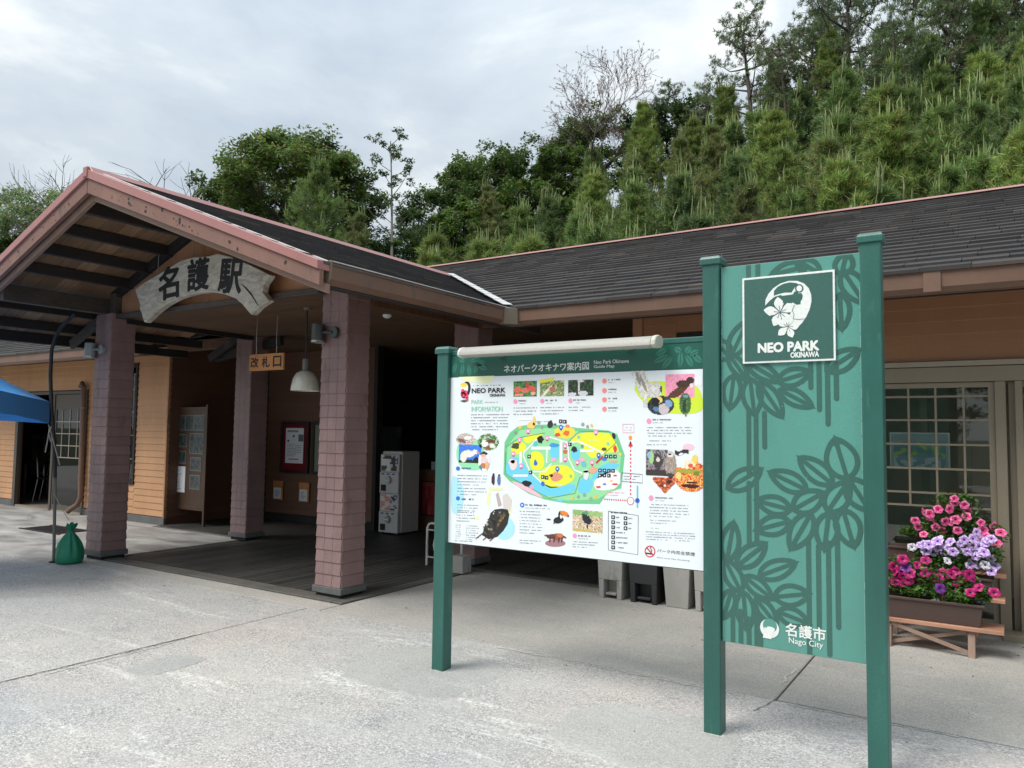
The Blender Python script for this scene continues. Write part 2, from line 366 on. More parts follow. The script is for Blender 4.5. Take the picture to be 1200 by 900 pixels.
# ================================================================== GROUND
gm = NT('hill_soil'); gv = gm.world(); gn = gm.noise(.8, 7, .7, gv)
gm.col(gm.ramp(gn, [(.3, (.02, .028, .012)), (.6, (.045, .06, .022)), (.8, (.09, .075, .04))])); gm.set(Roughness=.95); M_SOIL = gm.m
MB().add([(-600, -500, -.06), (600, -500, -.06), (600, 700, -.06), (-600, 700, -.06)], [(0, 1, 2, 3)]).build('ground', M_SOIL, kind='structure')
plaza = thing('plaza', (-4, 3, 0), None, None, kind='structure')
MB().box(-30, -14, -.05, 14, 8.6, -.016).build('slab_bed', M_JOINT, plaza)
g = .0068
def slab(x0, y0, x1, y1, mat, top=0):
    n = 1; b = MB(); ch = .004
    P = lambda i, z: [(x0 + g + i, y0 + g + i, z), (x1 - g - i, y0 + g + i, z), (x1 - g - i, y1 - g - i, z), (x0 + g + i, y1 - g - i, z)]
    b.add(P(0, -.03) + P(0, top - ch) + P(ch, top), [(0, 1, 5, 4), (1, 2, 6, 5), (2, 3, 7, 6), (3, 0, 4, 7), (4, 5, 9, 8), (5, 6, 10, 9), (6, 7, 11, 10), (7, 4, 8, 11), (8, 9, 10, 11)])
    return b.build('concrete_slab', mat, plaza, origin=((x0 + x1) / 2, (y0 + y1) / 2, 0))
slab(-4.96, -5, 4.2, 4.54, M_AGG); slab(4.2, -5, 13.9, 4.54, M_AGG)
slab(-8.72, -5, -4.96, 4.54, M_AGG); slab(-16, -5, -8.72, 4.30, M_AGG); slab(-30, -5, -16, 4.30, M_AGG)
slab(-30, -14, -4.96, -5, M_AGG); slab(-4.96, -14, 13.9, -5, M_AGG)
slab(-4.82, 4.54, -1.13, 6.76, M_CAST); slab(-1.13, 4.54, 4.2, 7.02, M_CAST, .003); slab(4.2, 4.54, 13.9, 7.02, M_CAST)
slab(-8.72, 4.54, -4.82, 4.79, M_CAST); slab(-14.4, 4.30, -8.72, 7.05, M_WALK); slab(-30, 4.30, -14.4, 7.05, M_WALK)
slab(-3.1, 6.76, -1.13, 7.02, M_CAST)
# cracks, chipped joint filler, trowelled patches around the sign posts
def ribbon(pts, wd, z, name, mat, jit=.4, step=.03):
    b = MB(); P = [Vector((*p, 0)) for p in pts]; L_ = []; R_ = []
    for a, c in zip(P, P[1:]):
        n = max(2, int((c - a).length / step)); d = (c - a).normalized(); s_ = Vector((-d.y, d.x, 0))
        for i in range(n):
            p = a + (c - a) * i / n + s_ * random.gauss(0, wd * jit); h = wd * random.uniform(.25, .8)
            L_.append(p + s_ * h); R_.append(p - s_ * h)
    vs = [(p.x, p.y, z) for p in L_ + R_]; n = len(L_)
    b.add(vs, [(i, i + 1, n + i + 1, n + i) for i in range(n - 1)]); return b.build(name, mat, plaza, origin=(P[0].x, P[0].y, z))
M_FILL = paint('joint_filler', (.55, .53, .48), .9, .2, 20)
ribbon([(-1.13, 4.54), (-1.15, 4.42), (-1.19, 4.25)], .006, .0045, 'crack', M_JOINT); ribbon([(-1.16, 5.2), (-1.18, 5.0), (-1.15, 4.8)], .012, .004, 'joint_filler', M_FILL, .6, .02)
ribbon([(-4.975, 2.0), (-4.98, 2.9), (-4.97, 3.55)], .014, .003, 'joint_filler', M_FILL, .3, .02)
ribbon([(-4.90, 2.4), (-4.91, 3.3)], .012, .003, 'joint_filler', M_FILL, .5, .02)
ribbon([(-4.93, 2.9), (-4.935, 3.45)], .006, .006, 'crack', M_JOINT, .3, .02)
ribbon([(-3.0, 4.49), (-2.2, 4.50), (-1.3, 4.50)], .010, .003, 'joint_filler', M_FILL, .7, .02)
ribbon([(-1.05, 4.50), (-.2, 4.52)], .010, .003, 'joint_filler', M_FILL, .5, .02)
def patch(cx, cy, rx, ry, seed):
    random.seed(seed); b = MB(); n = 40; rim = []
    for i in range(n):
        a = 2 * math.pi * i / n; q = (abs(math.cos(a)) ** 4 + abs(math.sin(a)) ** 4) ** -.25
        q *= random.uniform(.93, 1.06); rim.append((cx + rx * q * math.cos(a), cy + ry * q * math.sin(a)))
    b.add([(x, y, .0035) for x, y in rim] + [(cx + (x - cx) * 1.03, cy + (y - cy) * 1.03, .0001) for x, y in rim], [tuple(range(n))] + [(i, i + n, (i + 1) % n + n, (i + 1) % n) for i in range(n)])
    b.build('concrete_patch', M_PATCH, plaza, origin=(cx, cy, 0))
patch(-3.10, 3.82, .46, .40, 3); patch(-1.55, 3.62, .42, .36, 5); patch(-4.5, 2.95, .14, .22, 8)
for cx, cy in ((-3.02, 3.885), (-1.268, 3.885), (-.504, 3.845)):
    ribbon([(cx - .056, cy - .056), (cx + .056, cy - .056), (cx + .056, cy + .056), (cx - .056, cy + .056)], .012, .0048, 'joint_filler', M_FILL, .3, .012)
random.seed(11)
b = MB()
for _ in range(70):
    x, y = random.choice(((random.uniform(-4.6, -1.2), random.uniform(5.0, 6.7)), (random.uniform(-9, 1), random.uniform(2.0, 6.2)), (random.uniform(-1.0, 1.0), random.uniform(5.6, 6.8)))); a = random.uniform(0, 6.28); s_ = random.uniform(.006, .016)
    if -8.7 < x < -4.8 and y > 4.7: continue
    dx, dy = math.cos(a) * s_, math.sin(a) * s_; z = .005
    b.add([(x - dx, y - dy, z), (x + dy * .4, y - dx * .4, z + s_ * .4), (x + dx, y + dy, z + .002), (x - dy * .4, y + dx * .4, z + s_ * .25)], [(0, 1, 2, 3)])
b.build('leaf_litter', paint('dry_leaf', (.14, .09, .045), .8, .5, 9, 0), kind='stuff')
# steel drain grate in the walk
dg_ = thing('drain_grate', (-11.6, 5.75, 0), 'dark rectangular drain grate set in the paving before the open doorway', 'drain')
p, q = G(12, 618), G(50, 617)
b = MB()
for i in range(14):
    b.box(-12.1 + i * .075, 5.55, .002, -12.1 + i * .075 + .04, 5.95, .010)
b.box(-12.14, 5.51, .001, -11.02, 5.55, .012).box(-12.14, 5.95, .001, -11.02, 5.99, .012)
b.build('grate_bars', M_BLACK, dg_)

# deck of narrow boards
deck = thing('deck_floor', (-7, 7, 0), None, None, kind='structure')
MB().box(-10.88, 6.86, -.014, -3.1, 11.4, -.004).box(-8.5, 4.98, -.014, -4.86, 6.855, -.004).build('deck_bed', M_BLACK, deck)
me_b = mesh_of(MB().box(-.044, 0, -.003, .044, 1, .012), 'deck_board', M_DECK)
x = -10.82
while x < -3.12:
    y0 = 4.985 if -8.50 < x < -4.90 else 6.865
    if x < -8.5 or x > -4.9: y0 = 6.865
    o = piece('deck_board', me_b, deck, (x, y0, 0)); o.scale.y = 11.35 - y0
    x += .0955
MB().box(-8.62, 4.80, -.01, -4.96, 4.975, .011).build('deck_edging', M_DEDGE, deck, bevel=.003)
MB().box(-4.955, 4.80, -.01, -4.83, 6.855, .0105).build('deck_edging', M_DEDGE, deck, bevel=.003)
MB().box(-4.825, 6.765, -.01, -3.1, 6.855, .011).build('deck_edging', M_DEDGE, deck, bevel=.003)
MB().box(-10.86, 6.80, -.01, -8.62, 6.855, .011).build('deck_edging', M_DEDGE, deck, bevel=.003)

# ================================================================== PILLARS
def pillar(x1, y0, label, top=2.80):
    """x1: right face, y0: front face"""
    x0, y1 = x1 - .32, y0 + .28; t = thing('pillar', ((x0 + x1) / 2, (y0 + y1) / 2, 0), label, 'pillar', 'pink clad pillars of the porch')
    MB().box(x0 + .012, y0 + .012, 0, x1 - .012, y1 - .012, top).build('core', M_BLACK, t)
    MB().box(x0 - .022, y0 - .022, .040, x1 + .022, y1 + .022, .098).build('base_band', M_BASE, t, bevel=.004)
    MB().box(x0 + .006, y0 + .006, .0, x1 - .006, y1 - .006, .040).build('base_foot', M_BLACK, t)
    n = 25; h = (top - .098) / n
    for i in range(n):
        z = .098 + i * h
        for side in range(4):
            if side in (0, 2):
                cnt = 3
            else: cnt = 1
            L_ = .32 if side in (0, 2) else .28
            wd = L_ / cnt
            for k in range(cnt):
                off = -L_ / 2 + wd * (k + .5)
                c = {0: ((x0 + x1) / 2 + off, y0, z), 1: (x1, (y0 + y1) / 2 + off, z), 2: ((x0 + x1) / 2 - off, y1, z), 3: (x0, (y0 + y1) / 2 - off, z)}[side]
                o = piece('cladding_tile', TILE[cnt], t, (c[0] + random.uniform(-.0006, .0006), c[1], c[2] + random.uniform(-.001, .001)), (0, 0, side * math.pi / 2))
    return t
TILE = {}
for cnt, L_ in ((3, .32), (1, .28)):
    wd = L_ / cnt / 2 - .0011; h = 2.702 / 25
    e = 0.0
    TILE[cnt] = mesh_of(MB().hexa([(-wd, -.011, .003), (wd, -.011, .003), (wd, .014, .003), (-wd, .014, .003), (-wd, -.001, h + .004), (wd, -.001, h + .004), (wd, .014, h + .004), (-wd, .014, h + .004)]), 'cladding_tile', M_TILE, bevel=.0009)
pillar(-8.56, 4.76, 'pink clad pillar beside the green sandbag, with a grey spotlight near its top')
pillar(-4.96, 4.91, 'pink clad pillar at the near right corner of the porch, the closest one')
pillar(-8.56, 6.70, 'pink clad pillar farther back in the porch, left of the two framed posters')
pillar(-4.94, 6.90, 'pink clad pillar mostly hidden behind the white map board')

# ================================================================== STATION BUILDING
st = thing('station_building', (-6, 9, 0), 'low brown wooden station with dark shingled roofs and a gabled porch in front', 'building')
KX, KY = .385, .39; RX, RZ = -6.92, 3.80; EY, EZ = 5.95, 2.65; MY = 10.4; MZ = EZ + KY * (MY - EY)
EXR, EXL = -3.90, -9.94
gz = lambda x: RZ - KX * abs(x - RX)
yv = lambda z: EY + (z - EZ) / KY
# --- roof slabs (with underside) and courses of shingles
def sheet(mb, pts, th=.09):
    mb.prism(pts, (0, 0, -th))
mr_ = MB()
yf = EY + .13; zf = EZ + .13 * KY - .012
sheet(mr_, [(EXR + .02, yf, zf), (9, yf, zf), (9, MY, MZ - .012), (RX, MY, MZ - .012), (RX, 8.9, RZ - .012)])
sheet(mr_, [(-24, yf, zf), (EXL - .02, yf, zf), (RX, 8.9, RZ - .012), (RX, MY, MZ - .012), (-24, MY, MZ - .012)])
sheet(mr_, [(-24, 2 * MY - EY, EZ - .012), (-24, MY, MZ - .012), (9, MY, MZ - .012), (9, 2 * MY - EY, EZ - .012)])
main_roof = mr_.build('main_roof', M_DBEAM, st, origin=(-6, MY, MZ))
gr_ = MB()
for sx, ex in ((1, EXR), (-1, EXL)):
    gr_.prism([(RX, 3.62, RZ - .012), (RX, 8.9, RZ - .012), (ex - sx * .11, 6.1, gz(ex - sx * .11) - .012), (ex - sx * .11, 3.62, gz(ex - sx * .11) - .012)], (0, 0, -.035))
gable_roof = gr_.build('gable_roof', M_DBEAM, st, origin=(RX, 5, RZ))
def shingles(parent, org, u, v, rows, pitch, span, seed):
    """courses laid up a slope: org on the eave, u along, v up the slope; span(row)->(s0,s1)"""
    random.seed(seed); mb = MB(); u, v = Vector(u).normalized(), Vector(v).normalized(); n = u.cross(v)
    if n.z < 0: n = -n
    for r in range(rows):
        for s0, s1 in span(r):
            s = s0 - random.uniform(0, .1)
            while s < s1:
                wd = random.uniform(.24, .42); a, b_ = max(s, s0), min(s + wd - .004, s1); s += wd
                if b_ - a < .02: continue
                lift = .024 + random.uniform(-.003, .004); dv = random.uniform(-.003, .003)
                p = Vector(org) + v * (r * pitch + dv); q = Vector(org) + v * ((r + 1) * pitch + .02)
                tone = random.uniform(.74, 1.06); wr = random.random() * 2.2
                c = (.040 * tone, .037 * tone, .038 * tone) if wr > .10 else (.062 * tone, .054 * tone, .050 * tone)
                A, B = p + u * a, p + u * b_; C_, D = q + u * b_, q + u * a
                ed = mul(c, 2.3)
                vs = [A + n * lift, B + n * lift, C_ + n * .004, D + n * .004, A - n * .002, B - n * .002]
                mb.add(vs, [(0, 1, 2, 3)], c); k = len(mb.v) - 6
                mb.f.append((k + 4, k + 5, k + 1, k)); mb.c.append(ed)
                mb.f.append((k + 4, k, k + 3)); mb.c.append(c); mb.f.append((k + 5, k + 2, k + 1)); mb.c.append(c)
    return mb.build('shingle_courses', M_ROOF, parent, kind='stuff')
sl = math.hypot(1, KY); pit = .196; rows = int((MY - EY) * sl / pit)
def mspan(r):
    z = EZ + r * pit / sl * KY + .02
    if z >= RZ: return [(-24, 9)]
    o = (RZ - z) / KX
    return [(-24, RX - o - .03), (RX + o + .03, 9)]
shingles(main_roof, (0, EY - .02, EZ), (1, 0, 0), (0, 1, KY), rows, pit, mspan, 1)
slx = math.hypot(1, KX)
def gspan(r):
    z = EZ + r * pit / slx * KX
    return [(3.60, min(yv(z), 8.9) - .03)]
rg = int((EXR - RX) * slx / pit)
shingles(gable_roof, (EXR + .02, 0, gz(EXR) - .005), (0, 1, 0), (-1, 0, KX), rg, pit, gspan, 2)
shingles(gable_roof, (EXL - .02, 0, gz(EXL) - .005), (0, 1, 0), (1, 0, KX), rg, pit, gspan, 3)
random.seed(21)
# ridge caps
MB().hexa([(-24, MY - .09, MZ + .0), (9, MY - .09, MZ + .0), (9, MY + .09, MZ), (-24, MY + .09, MZ), (-24, MY - .03, MZ + .04), (9, MY - .03, MZ + .04), (9, MY + .03, MZ + .04), (-24, MY + .03, MZ + .04)]).build('ridge_cap', M_CAP, main_roof, bevel=.006)
MB().hexa([(RX - .09, 3.56, RZ - .01), (RX + .09, 3.56, RZ - .01), (RX + .09, 8.95, RZ - .01), (RX - .09, 8.95, RZ - .01), (RX - .03, 3.56, RZ + .05), (RX + .03, 3.56, RZ + .05), (RX + .03, 8.95, RZ + .05), (RX - .03, 8.95, RZ + .05)]).build('ridge_cap', M_CAP, gable_roof, bevel=.006)
# valley flashing in short lapped lengths
a = Vector((RX + .12, yv(RZ) - .12, RZ + .0)); b_ = Vector((EXR - .02, EY + .0, EZ + .03)); nseg = 16
for i in range(nseg):
    p, q = a.lerp(b_, i / nseg), a.lerp(b_, (i + 1.12) / nseg)
    MB().bar(p + Vector((0, 0, .02 + .002 * (i % 2))), q + Vector((0, 0, .025 + .002 * (i % 2))), .085, .006).build('valley_flashing', M_FLASH, main_roof)
# --- gable front: barge boards, caps, inner laths
for sx, ex in ((1, EXR + .02), (-1, EXL - .02)):
    A = lambda x, dz: (x, gz(x) + dz)
    def strip(name, mat, top, bot, ya, yb, x0=RX, x1=ex, bev=.003):
        x0 = x0 + sx * .003
        k_ = .80 if x1 > RX else .90
        p = [(x0, ya, gz(x0) + top), (x1, ya, gz(x1) + top * k_), (x1, ya, gz(x1) + bot * k_), (x0, ya, gz(x0) + bot)]
        MB().prism(p, (0, yb - ya, 0)).build(name, mat, gable_roof, origin=((x0 + x1) / 2, ya, gz((x0 + x1) / 2)), bevel=bev)
    strip('barge_cap', M_CAP, .028, -.052, 3.545, 3.66)
    strip('barge_board', M_BARGE, -.054, -.190, 3.565, 3.605)
    strip('barge_lath', M_LATH, -.165, -.245, 3.625, 3.665)
    strip('edge_trim', M_FLASH, .034, .028, 3.655, 3.69, bev=0)
MB().box(RX - .035, 3.535, RZ - .05, RX + .035, 3.66, RZ + .045).build('cap_joint', M_CAP, gable_roof, bevel=.006)
# nails and weather spots on the barge boards
b = MB()
for sx in (1, -1):
    for i in range(30):
        x = RX + sx * random.uniform(.06, 2.9); k_ = 1 - .2 * abs(x - RX) / 3; z = gz(x) - random.uniform(.075, .175) * k_; r2 = random.choice((.004, .005, .006, .009, .014))
        b.add([(x + r2 * random.uniform(.6, 1.3) * math.cos(j * .785), 3.5635 - .0001 * i, z + r2 * random.uniform(.6, 1.5) * math.sin(j * .785)) for j in range(8)], [tuple(range(8))])
b.build('nail_heads', M_BLACK, gable_roof, kind='stuff')
# underside boards, purlins
me_sh = mesh_of(MB().box(0, -.088, -.010, 3.24, .088, 0), 'sheathing_board', M_SHEATH)
ang = math.atan(KX)
y = 3.77; i = 0
while y < 8.6:
    for sx in (1, -1):
        if yv(gz(EXR)) < y - 5: continue
        o = piece('sheathing_board', me_sh, gable_roof, (RX + sx * .01, y, RZ - .052 - random.uniform(0, .002)), (0, ang if sx > 0 else math.pi - ang, 0))
        if sx < 0: o.rotation_euler = (math.pi, math.pi - ang, 0) if False else (0, ang, math.pi)
        if y > 5.85: o.scale.x = max(.05, (8.75 - y) / 2.9)
    y += .180
for sx in (1, -1):
    for k, dx in enumerate((.32, .70, 1.08, 1.45, 2.22, 2.62, 2.95)):
        x = RX + sx * dx; z = gz(x) - .06
        MB().box(x - .035, 3.67, z - .105, x + .035, 6.6, z).build('purlin', M_DBEAM, gable_roof, origin=(x, 5, z), bevel=.003)
    x = RX + sx * 1.80; MB().box(x - .06, 4.92 if sx > 0 else 3.665, 2.80, x + .06, 8.5, 2.97).build('plate_beam', M_BEAM, gable_roof, origin=(x, 5, 2.9), bevel=.004)
# rafter board over the gable panel
for sx in (1, -1):
    x1 = RX + sx * 1.76
    p = [(RX, 4.80, RZ - .065), (x1, 4.80, gz(x1) - .065), (x1, 4.80, gz(x1) - .17), (RX, 4.80, RZ - .17)]
    MB().prism(p, (0, .06, 0)).build('gable_rafter', M_DBEAM, gable_roof, bevel=.003)
# gable infill panels above the tie beam
cuts = [-8.56, -7.62, -7.04, -6.92, -6.30, -5.24]
for i, (xa, xb) in enumerate(zip(cuts, cuts[1:])):
    xa += .002; xb -= .002
    p = [(xa, 4.865, 2.80), (xb, 4.865, 2.80), (xb, 4.865, gz(xb) - .12), (xa, 4.865, gz(xa) - .12)]
    MB().prism(p, (0, .04, 0)).build('gable_panel', M_GAB, st, origin=((xa + xb) / 2, 4.85, 2.8), bevel=.003)
MB().box(-8.58, 4.80, 2.745, -5.24, 4.90, 2.80).build('tie_beam', M_BEAM, st, bevel=.004)
MB().box(-8.66, 4.78, 2.80, -8.562, 4.92, 3.04).build('corner_block', M_BEAM, st, bevel=.004)
# outrigger brackets beside the pillars
MB().bar((-9.62, 4.86, 2.50), (-8.95, 4.86, 2.78), .05, .11, up=(0, 0, 1)).build('bracket', M_BEAM, st, bevel=.004)
MB().bar((-9.62, 6.80, 2.50), (-8.95, 6.80, 2.78), .05, .11, up=(0, 0, 1)).build('bracket', M_DBEAM, st, bevel=.004)
MB().bar((-8.2, 6.9, 2.70), (-9.6, 6.9, 2.52), .07, .12).build('beam_end', M_DBEAM, st, bevel=.004)
# flat ceiling under the porch and the hall
ceil = MB().box(-10.88, 6.85, 2.775, -3.1, 13.8, 2.80).box(-8.56, 4.95, 2.775, -4.93, 6.845, 2.80).build('ceiling', M_CEIL, st)
x0 = -8.54
for i in range(10):
    yy = 4.92 + i * .193
    MB().box(-8.55, yy, 2.758, -4.94, yy + .188, 2.772).build('ceiling_board', M_CEIL, ceil, origin=(-6.7, yy, 2.76), bevel=.002)
MB().box(-8.60, 4.93, 2.70, -8.55, 6.72, 2.775).build('ceiling_edge', M_DBEAM, st)
MB().box(-4.98, 5.19, 2.66, -4.92, 6.90, 2.79).build('edge_beam', M_BRNW, st, bevel=.004)
MB().box(-4.93, 6.93, 2.66, -3.1, 7.03, 2.79).build('edge_beam', M_BRNW, st, bevel=.004)
MB().box(-10.88, 6.93, 2.66, -8.9, 7.03, 2.79).build('edge_beam', M_BRNW, st, bevel=.004)
# eave soffits (lined) and fascia
MB().box(-4.04, 3.66, 2.50, -4.015, 6.10, 2.66).box(-4.01, 6.085, 2.50, 9, 6.11, 2.66).build('fascia', M_DBEAM, st)
MB().box(-24, 6.085, 2.50, -9.84, 6.11, 2.66).box(-9.84, 3.66, 2.50, -9.815, 6.08, 2.66).build('fascia', M_DBEAM, st)
# --- gutters
MB().box(-3.895, 3.67, 2.658, -3.862, 5.95, 2.664).build('drip_edge', M_FLASH, st); MB().box(-3.80, 5.932, 2.658, 9, 5.965, 2.664).build('drip_edge', M_CAP, st)
def gutter(a, b_, side, name='gutter', mat=M_GUT):
    """a,b: outer top edge; side: unit vector pointing outward"""
    a, b_, s_ = Vector(a), Vector(b_), Vector(side); Z = Vector((0, 0, 1))
    prof = [(0, 0), (.004, -.014), (-.006, -.018), (-.012, -.115), (-.045, -.150), (-.13, -.150), (-.13, 0), (-.122, 0), (-.122, -.138), (-.05, -.138), (-.022, -.11), (-.014, -.012), (-.016, 0)]
    MB().prism([a + s_ * u + Z * v for u, v in prof], b_ - a).build(name, mat, st, origin=(a + b_) / 2, smooth=False)
GZ = 2.655
gutter((-3.875, 3.67, GZ), (-3.875, 5.83, GZ), (1, 0, 0)); gutter((-3.80, 5.945, GZ), (-.40, 5.945, GZ), (0, -1, 0)); gutter((-.40, 5.945, GZ), (9, 5.945, GZ), (0, -1, 0))
gutter((-24, 5.945, GZ), (-10.05, 5.945, GZ), (0, -1, 0)); gutter((-9.965, 3.67, GZ), (-9.965, 5.94, GZ), (-1, 0, 0))
MB().box(-.455, 5.941, GZ - .150, -.345, 5.95, GZ + .010).build('gutter_joint', M_GUT, st, bevel=.003)
# mitre piece and closed end
MB().prism([(-4.0, 5.84, GZ - .152), (-3.871, 5.84, GZ - .0), (-3.871, 5.941, GZ), (-3.79, 5.941, GZ)], (0, 0, .003)).build('mitre_top', M_FLASH, st)
MB().prism([(-3.99, 5.835, GZ - .153), (-3.879, 5.835, GZ - .153), (-3.795, 5.935, GZ - .153), (-3.795, 6.06, GZ - .153), (-3.99, 6.06, GZ - .153)], (0, 0, .156)).build('gutter_corner', M_GUTE, st, bevel=.004)
MB().prism([(-3.865, 3.655, GZ + .012), (-3.88, 3.655, GZ - .12), (-3.92, 3.655, GZ - .158), (-4.01, 3.655, GZ - .158), (-4.01, 3.655, GZ + .012)], (0, .018, 0)).build('gutter_end', M_GUTE, st, bevel=.003)

# --- walls
def siding(part, x0, x1, z0, z1, Y, mat, axis='x', h=.1025, face=-1):
    """lapped boards on a wall face; axis x: wall along X facing -Y; axis y: wall along Y facing +X (Y gives the X position)"""
    n = max(1, round((z1 - z0) / h)); h = (z1 - z0) / n; L_ = x1 - x0
    b = MB().hexa([(-L_ / 2, -.017, .002), (L_ / 2, -.017, .002), (L_ / 2, 0, .002), (-L_ / 2, 0, .002), (-L_ / 2, -.005, h + .004), (L_ / 2, -.005, h + .004), (L_ / 2, 0, h + .004), (-L_ / 2, 0, h + .004)])
    me = mesh_of(b, 'siding_board', mat, bevel=.0015)
    for i in range(n):
        if axis == 'x': piece('siding_board', me, part, ((x0 + x1) / 2, Y, z0 + i * h))
        else: piece('siding_board', me, part, (Y, (x0 + x1) / 2, z0 + i * h), (0, 0, math.pi / 2))
wl = MB()
for a in ((-11.74, 0, -10.90, 2.75), (-12.15, 0, -11.745, .58), (-12.15, 2.54, -11.745, 2.75), (-13.22, 0, -12.155, 2.75), (-24, 2.13, -13.225, 2.75), (-24, 0, -15.7, 2.125)):
    wl.box(a[0], 7.022, a[1], a[2], 7.12, a[3])
wl.box(-24, 7.13, 2.50, -10.9, 7.2, 2.8)
wall_l = wl.build('left_wall', M_SIDD, st, origin=(-12, 7.05, 0))
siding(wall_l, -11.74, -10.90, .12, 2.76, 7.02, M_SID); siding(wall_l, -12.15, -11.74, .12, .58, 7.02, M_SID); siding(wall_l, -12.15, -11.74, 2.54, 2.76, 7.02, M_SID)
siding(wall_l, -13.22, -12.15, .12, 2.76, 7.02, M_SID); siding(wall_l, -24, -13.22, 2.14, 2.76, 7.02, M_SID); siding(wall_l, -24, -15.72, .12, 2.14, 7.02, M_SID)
MB().box(-13.22, 6.985, 0, -10.87, 7.03, .11).build('plinth', M_BASE, wall_l, bevel=.003); MB().box(-24, 6.985, 0, -15.73, 7.03, .11).build('plinth', M_BASE, wall_l, bevel=.003)
MB().box(-10.915, 6.992, .11, -10.885, 7.04, 2.76).build('corner_trim', M_GAB, wall_l)
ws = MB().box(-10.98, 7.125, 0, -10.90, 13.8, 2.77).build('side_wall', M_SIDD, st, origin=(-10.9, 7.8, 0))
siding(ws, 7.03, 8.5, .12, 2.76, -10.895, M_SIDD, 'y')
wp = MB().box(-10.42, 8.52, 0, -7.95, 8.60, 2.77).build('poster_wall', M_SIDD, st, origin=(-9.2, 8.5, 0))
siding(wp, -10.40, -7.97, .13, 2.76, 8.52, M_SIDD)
MB().box(-10.42, 8.48, .0, -7.94, 8.53, .12).build('plinth', M_BLACK, wp)
MB().box(-10.46, 8.47, 0, -10.40, 8.60, 2.76).build('corner_post', M_DBEAM, wp)
MB().box(-7.97, 8.47, 0, -7.90, 8.60, 2.76).build('corner_post', M_DBEAM, wp)
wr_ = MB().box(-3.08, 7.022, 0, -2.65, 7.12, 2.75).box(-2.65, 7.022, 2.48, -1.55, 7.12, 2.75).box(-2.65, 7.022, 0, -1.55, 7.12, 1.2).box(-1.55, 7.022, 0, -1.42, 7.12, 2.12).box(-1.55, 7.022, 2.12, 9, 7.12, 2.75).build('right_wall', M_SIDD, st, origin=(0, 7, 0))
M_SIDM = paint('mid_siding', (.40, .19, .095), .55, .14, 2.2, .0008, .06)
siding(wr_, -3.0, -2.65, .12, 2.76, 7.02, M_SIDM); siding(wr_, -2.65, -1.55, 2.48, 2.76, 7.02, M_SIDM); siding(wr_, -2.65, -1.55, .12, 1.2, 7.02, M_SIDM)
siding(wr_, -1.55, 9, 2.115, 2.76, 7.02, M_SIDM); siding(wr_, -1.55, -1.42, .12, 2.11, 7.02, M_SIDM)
MB().box(-3.10, 6.985, 0, -3.0, 7.12, 2.76).build('corner_trim', M_SIDM, wr_, bevel=.003)
MB().box(-3.10, 7.125, 0, -3.02, 11.5, 2.77).build('hall_wall', M_SIDD, st)
MB().box(-24, 13.8, 0, 9, 13.9, 2.77).box(-24.1, 7.02, 0, -24, 13.9, 2.77).box(9, 7.02, 0, 9.1, 13.9, 2.77).build('rear_wall', M_SIDD, st)
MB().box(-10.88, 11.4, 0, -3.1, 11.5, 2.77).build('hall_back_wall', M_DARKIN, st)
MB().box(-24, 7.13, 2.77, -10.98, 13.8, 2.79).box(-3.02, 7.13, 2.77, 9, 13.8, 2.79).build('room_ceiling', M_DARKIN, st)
M_FLOOR = paint('room_floor', (.30, .26, .22), .4, .2)
MB().box(-24, 7.06, -.01, -10.98, 13.8, .015).build('room_floor', M_FLOOR, st); MB().box(-3.02, 7.13, -.01, 9, 13.8, .015).build('room_floor', M_FLOOR, st)
MB().box(-15.7, 7.0, .0, -13.22, 7.06, .03).build('door_sill', M_TRIM, st)
# high dark window behind the sign
wn = MB().box(-2.65, 7.0, 1.2, -2.58, 7.06, 2.48).box(-1.62, 7.0, 1.2, -1.55, 7.06, 2.48).box(-2.58, 7.0, 2.42, -1.62, 7.06, 2.48).box(-2.58, 7.0, 1.2, -1.62, 7.06, 1.26).build('window', M_DBEAM, st, origin=(-2.1, 7, 1.2))
MB().box(-2.58, 7.03, 1.26, -1.62, 7.034, 2.42).build('pane', M_GLASS, wn)
# tall narrow window in the left wall
wn = MB().box(-12.15, 6.99, .58, -12.09, 7.06, 2.54).box(-11.80, 6.99, .58, -11.745, 7.06, 2.54).box(-12.09, 6.99, 2.47, -11.80, 7.06, 2.54).box(-12.09, 6.985, .58, -11.80, 7.07, .66).build('window', M_DBEAM, st, origin=(-11.95, 7, .6))
MB().box(-12.09, 7.03, .66, -11.80, 7.034, 2.47).build('pane', M_GLASS, wn)
b = MB(); [b.box(-12.09, 7.02, z, -11.80, 7.028, z + .014) for z in (.98, 1.36, 1.74, 2.1)]; b.box(-11.95, 7.018, .66, -11.938, 7.027, 2.47); b.build('muntin', M_TRIM, wn)
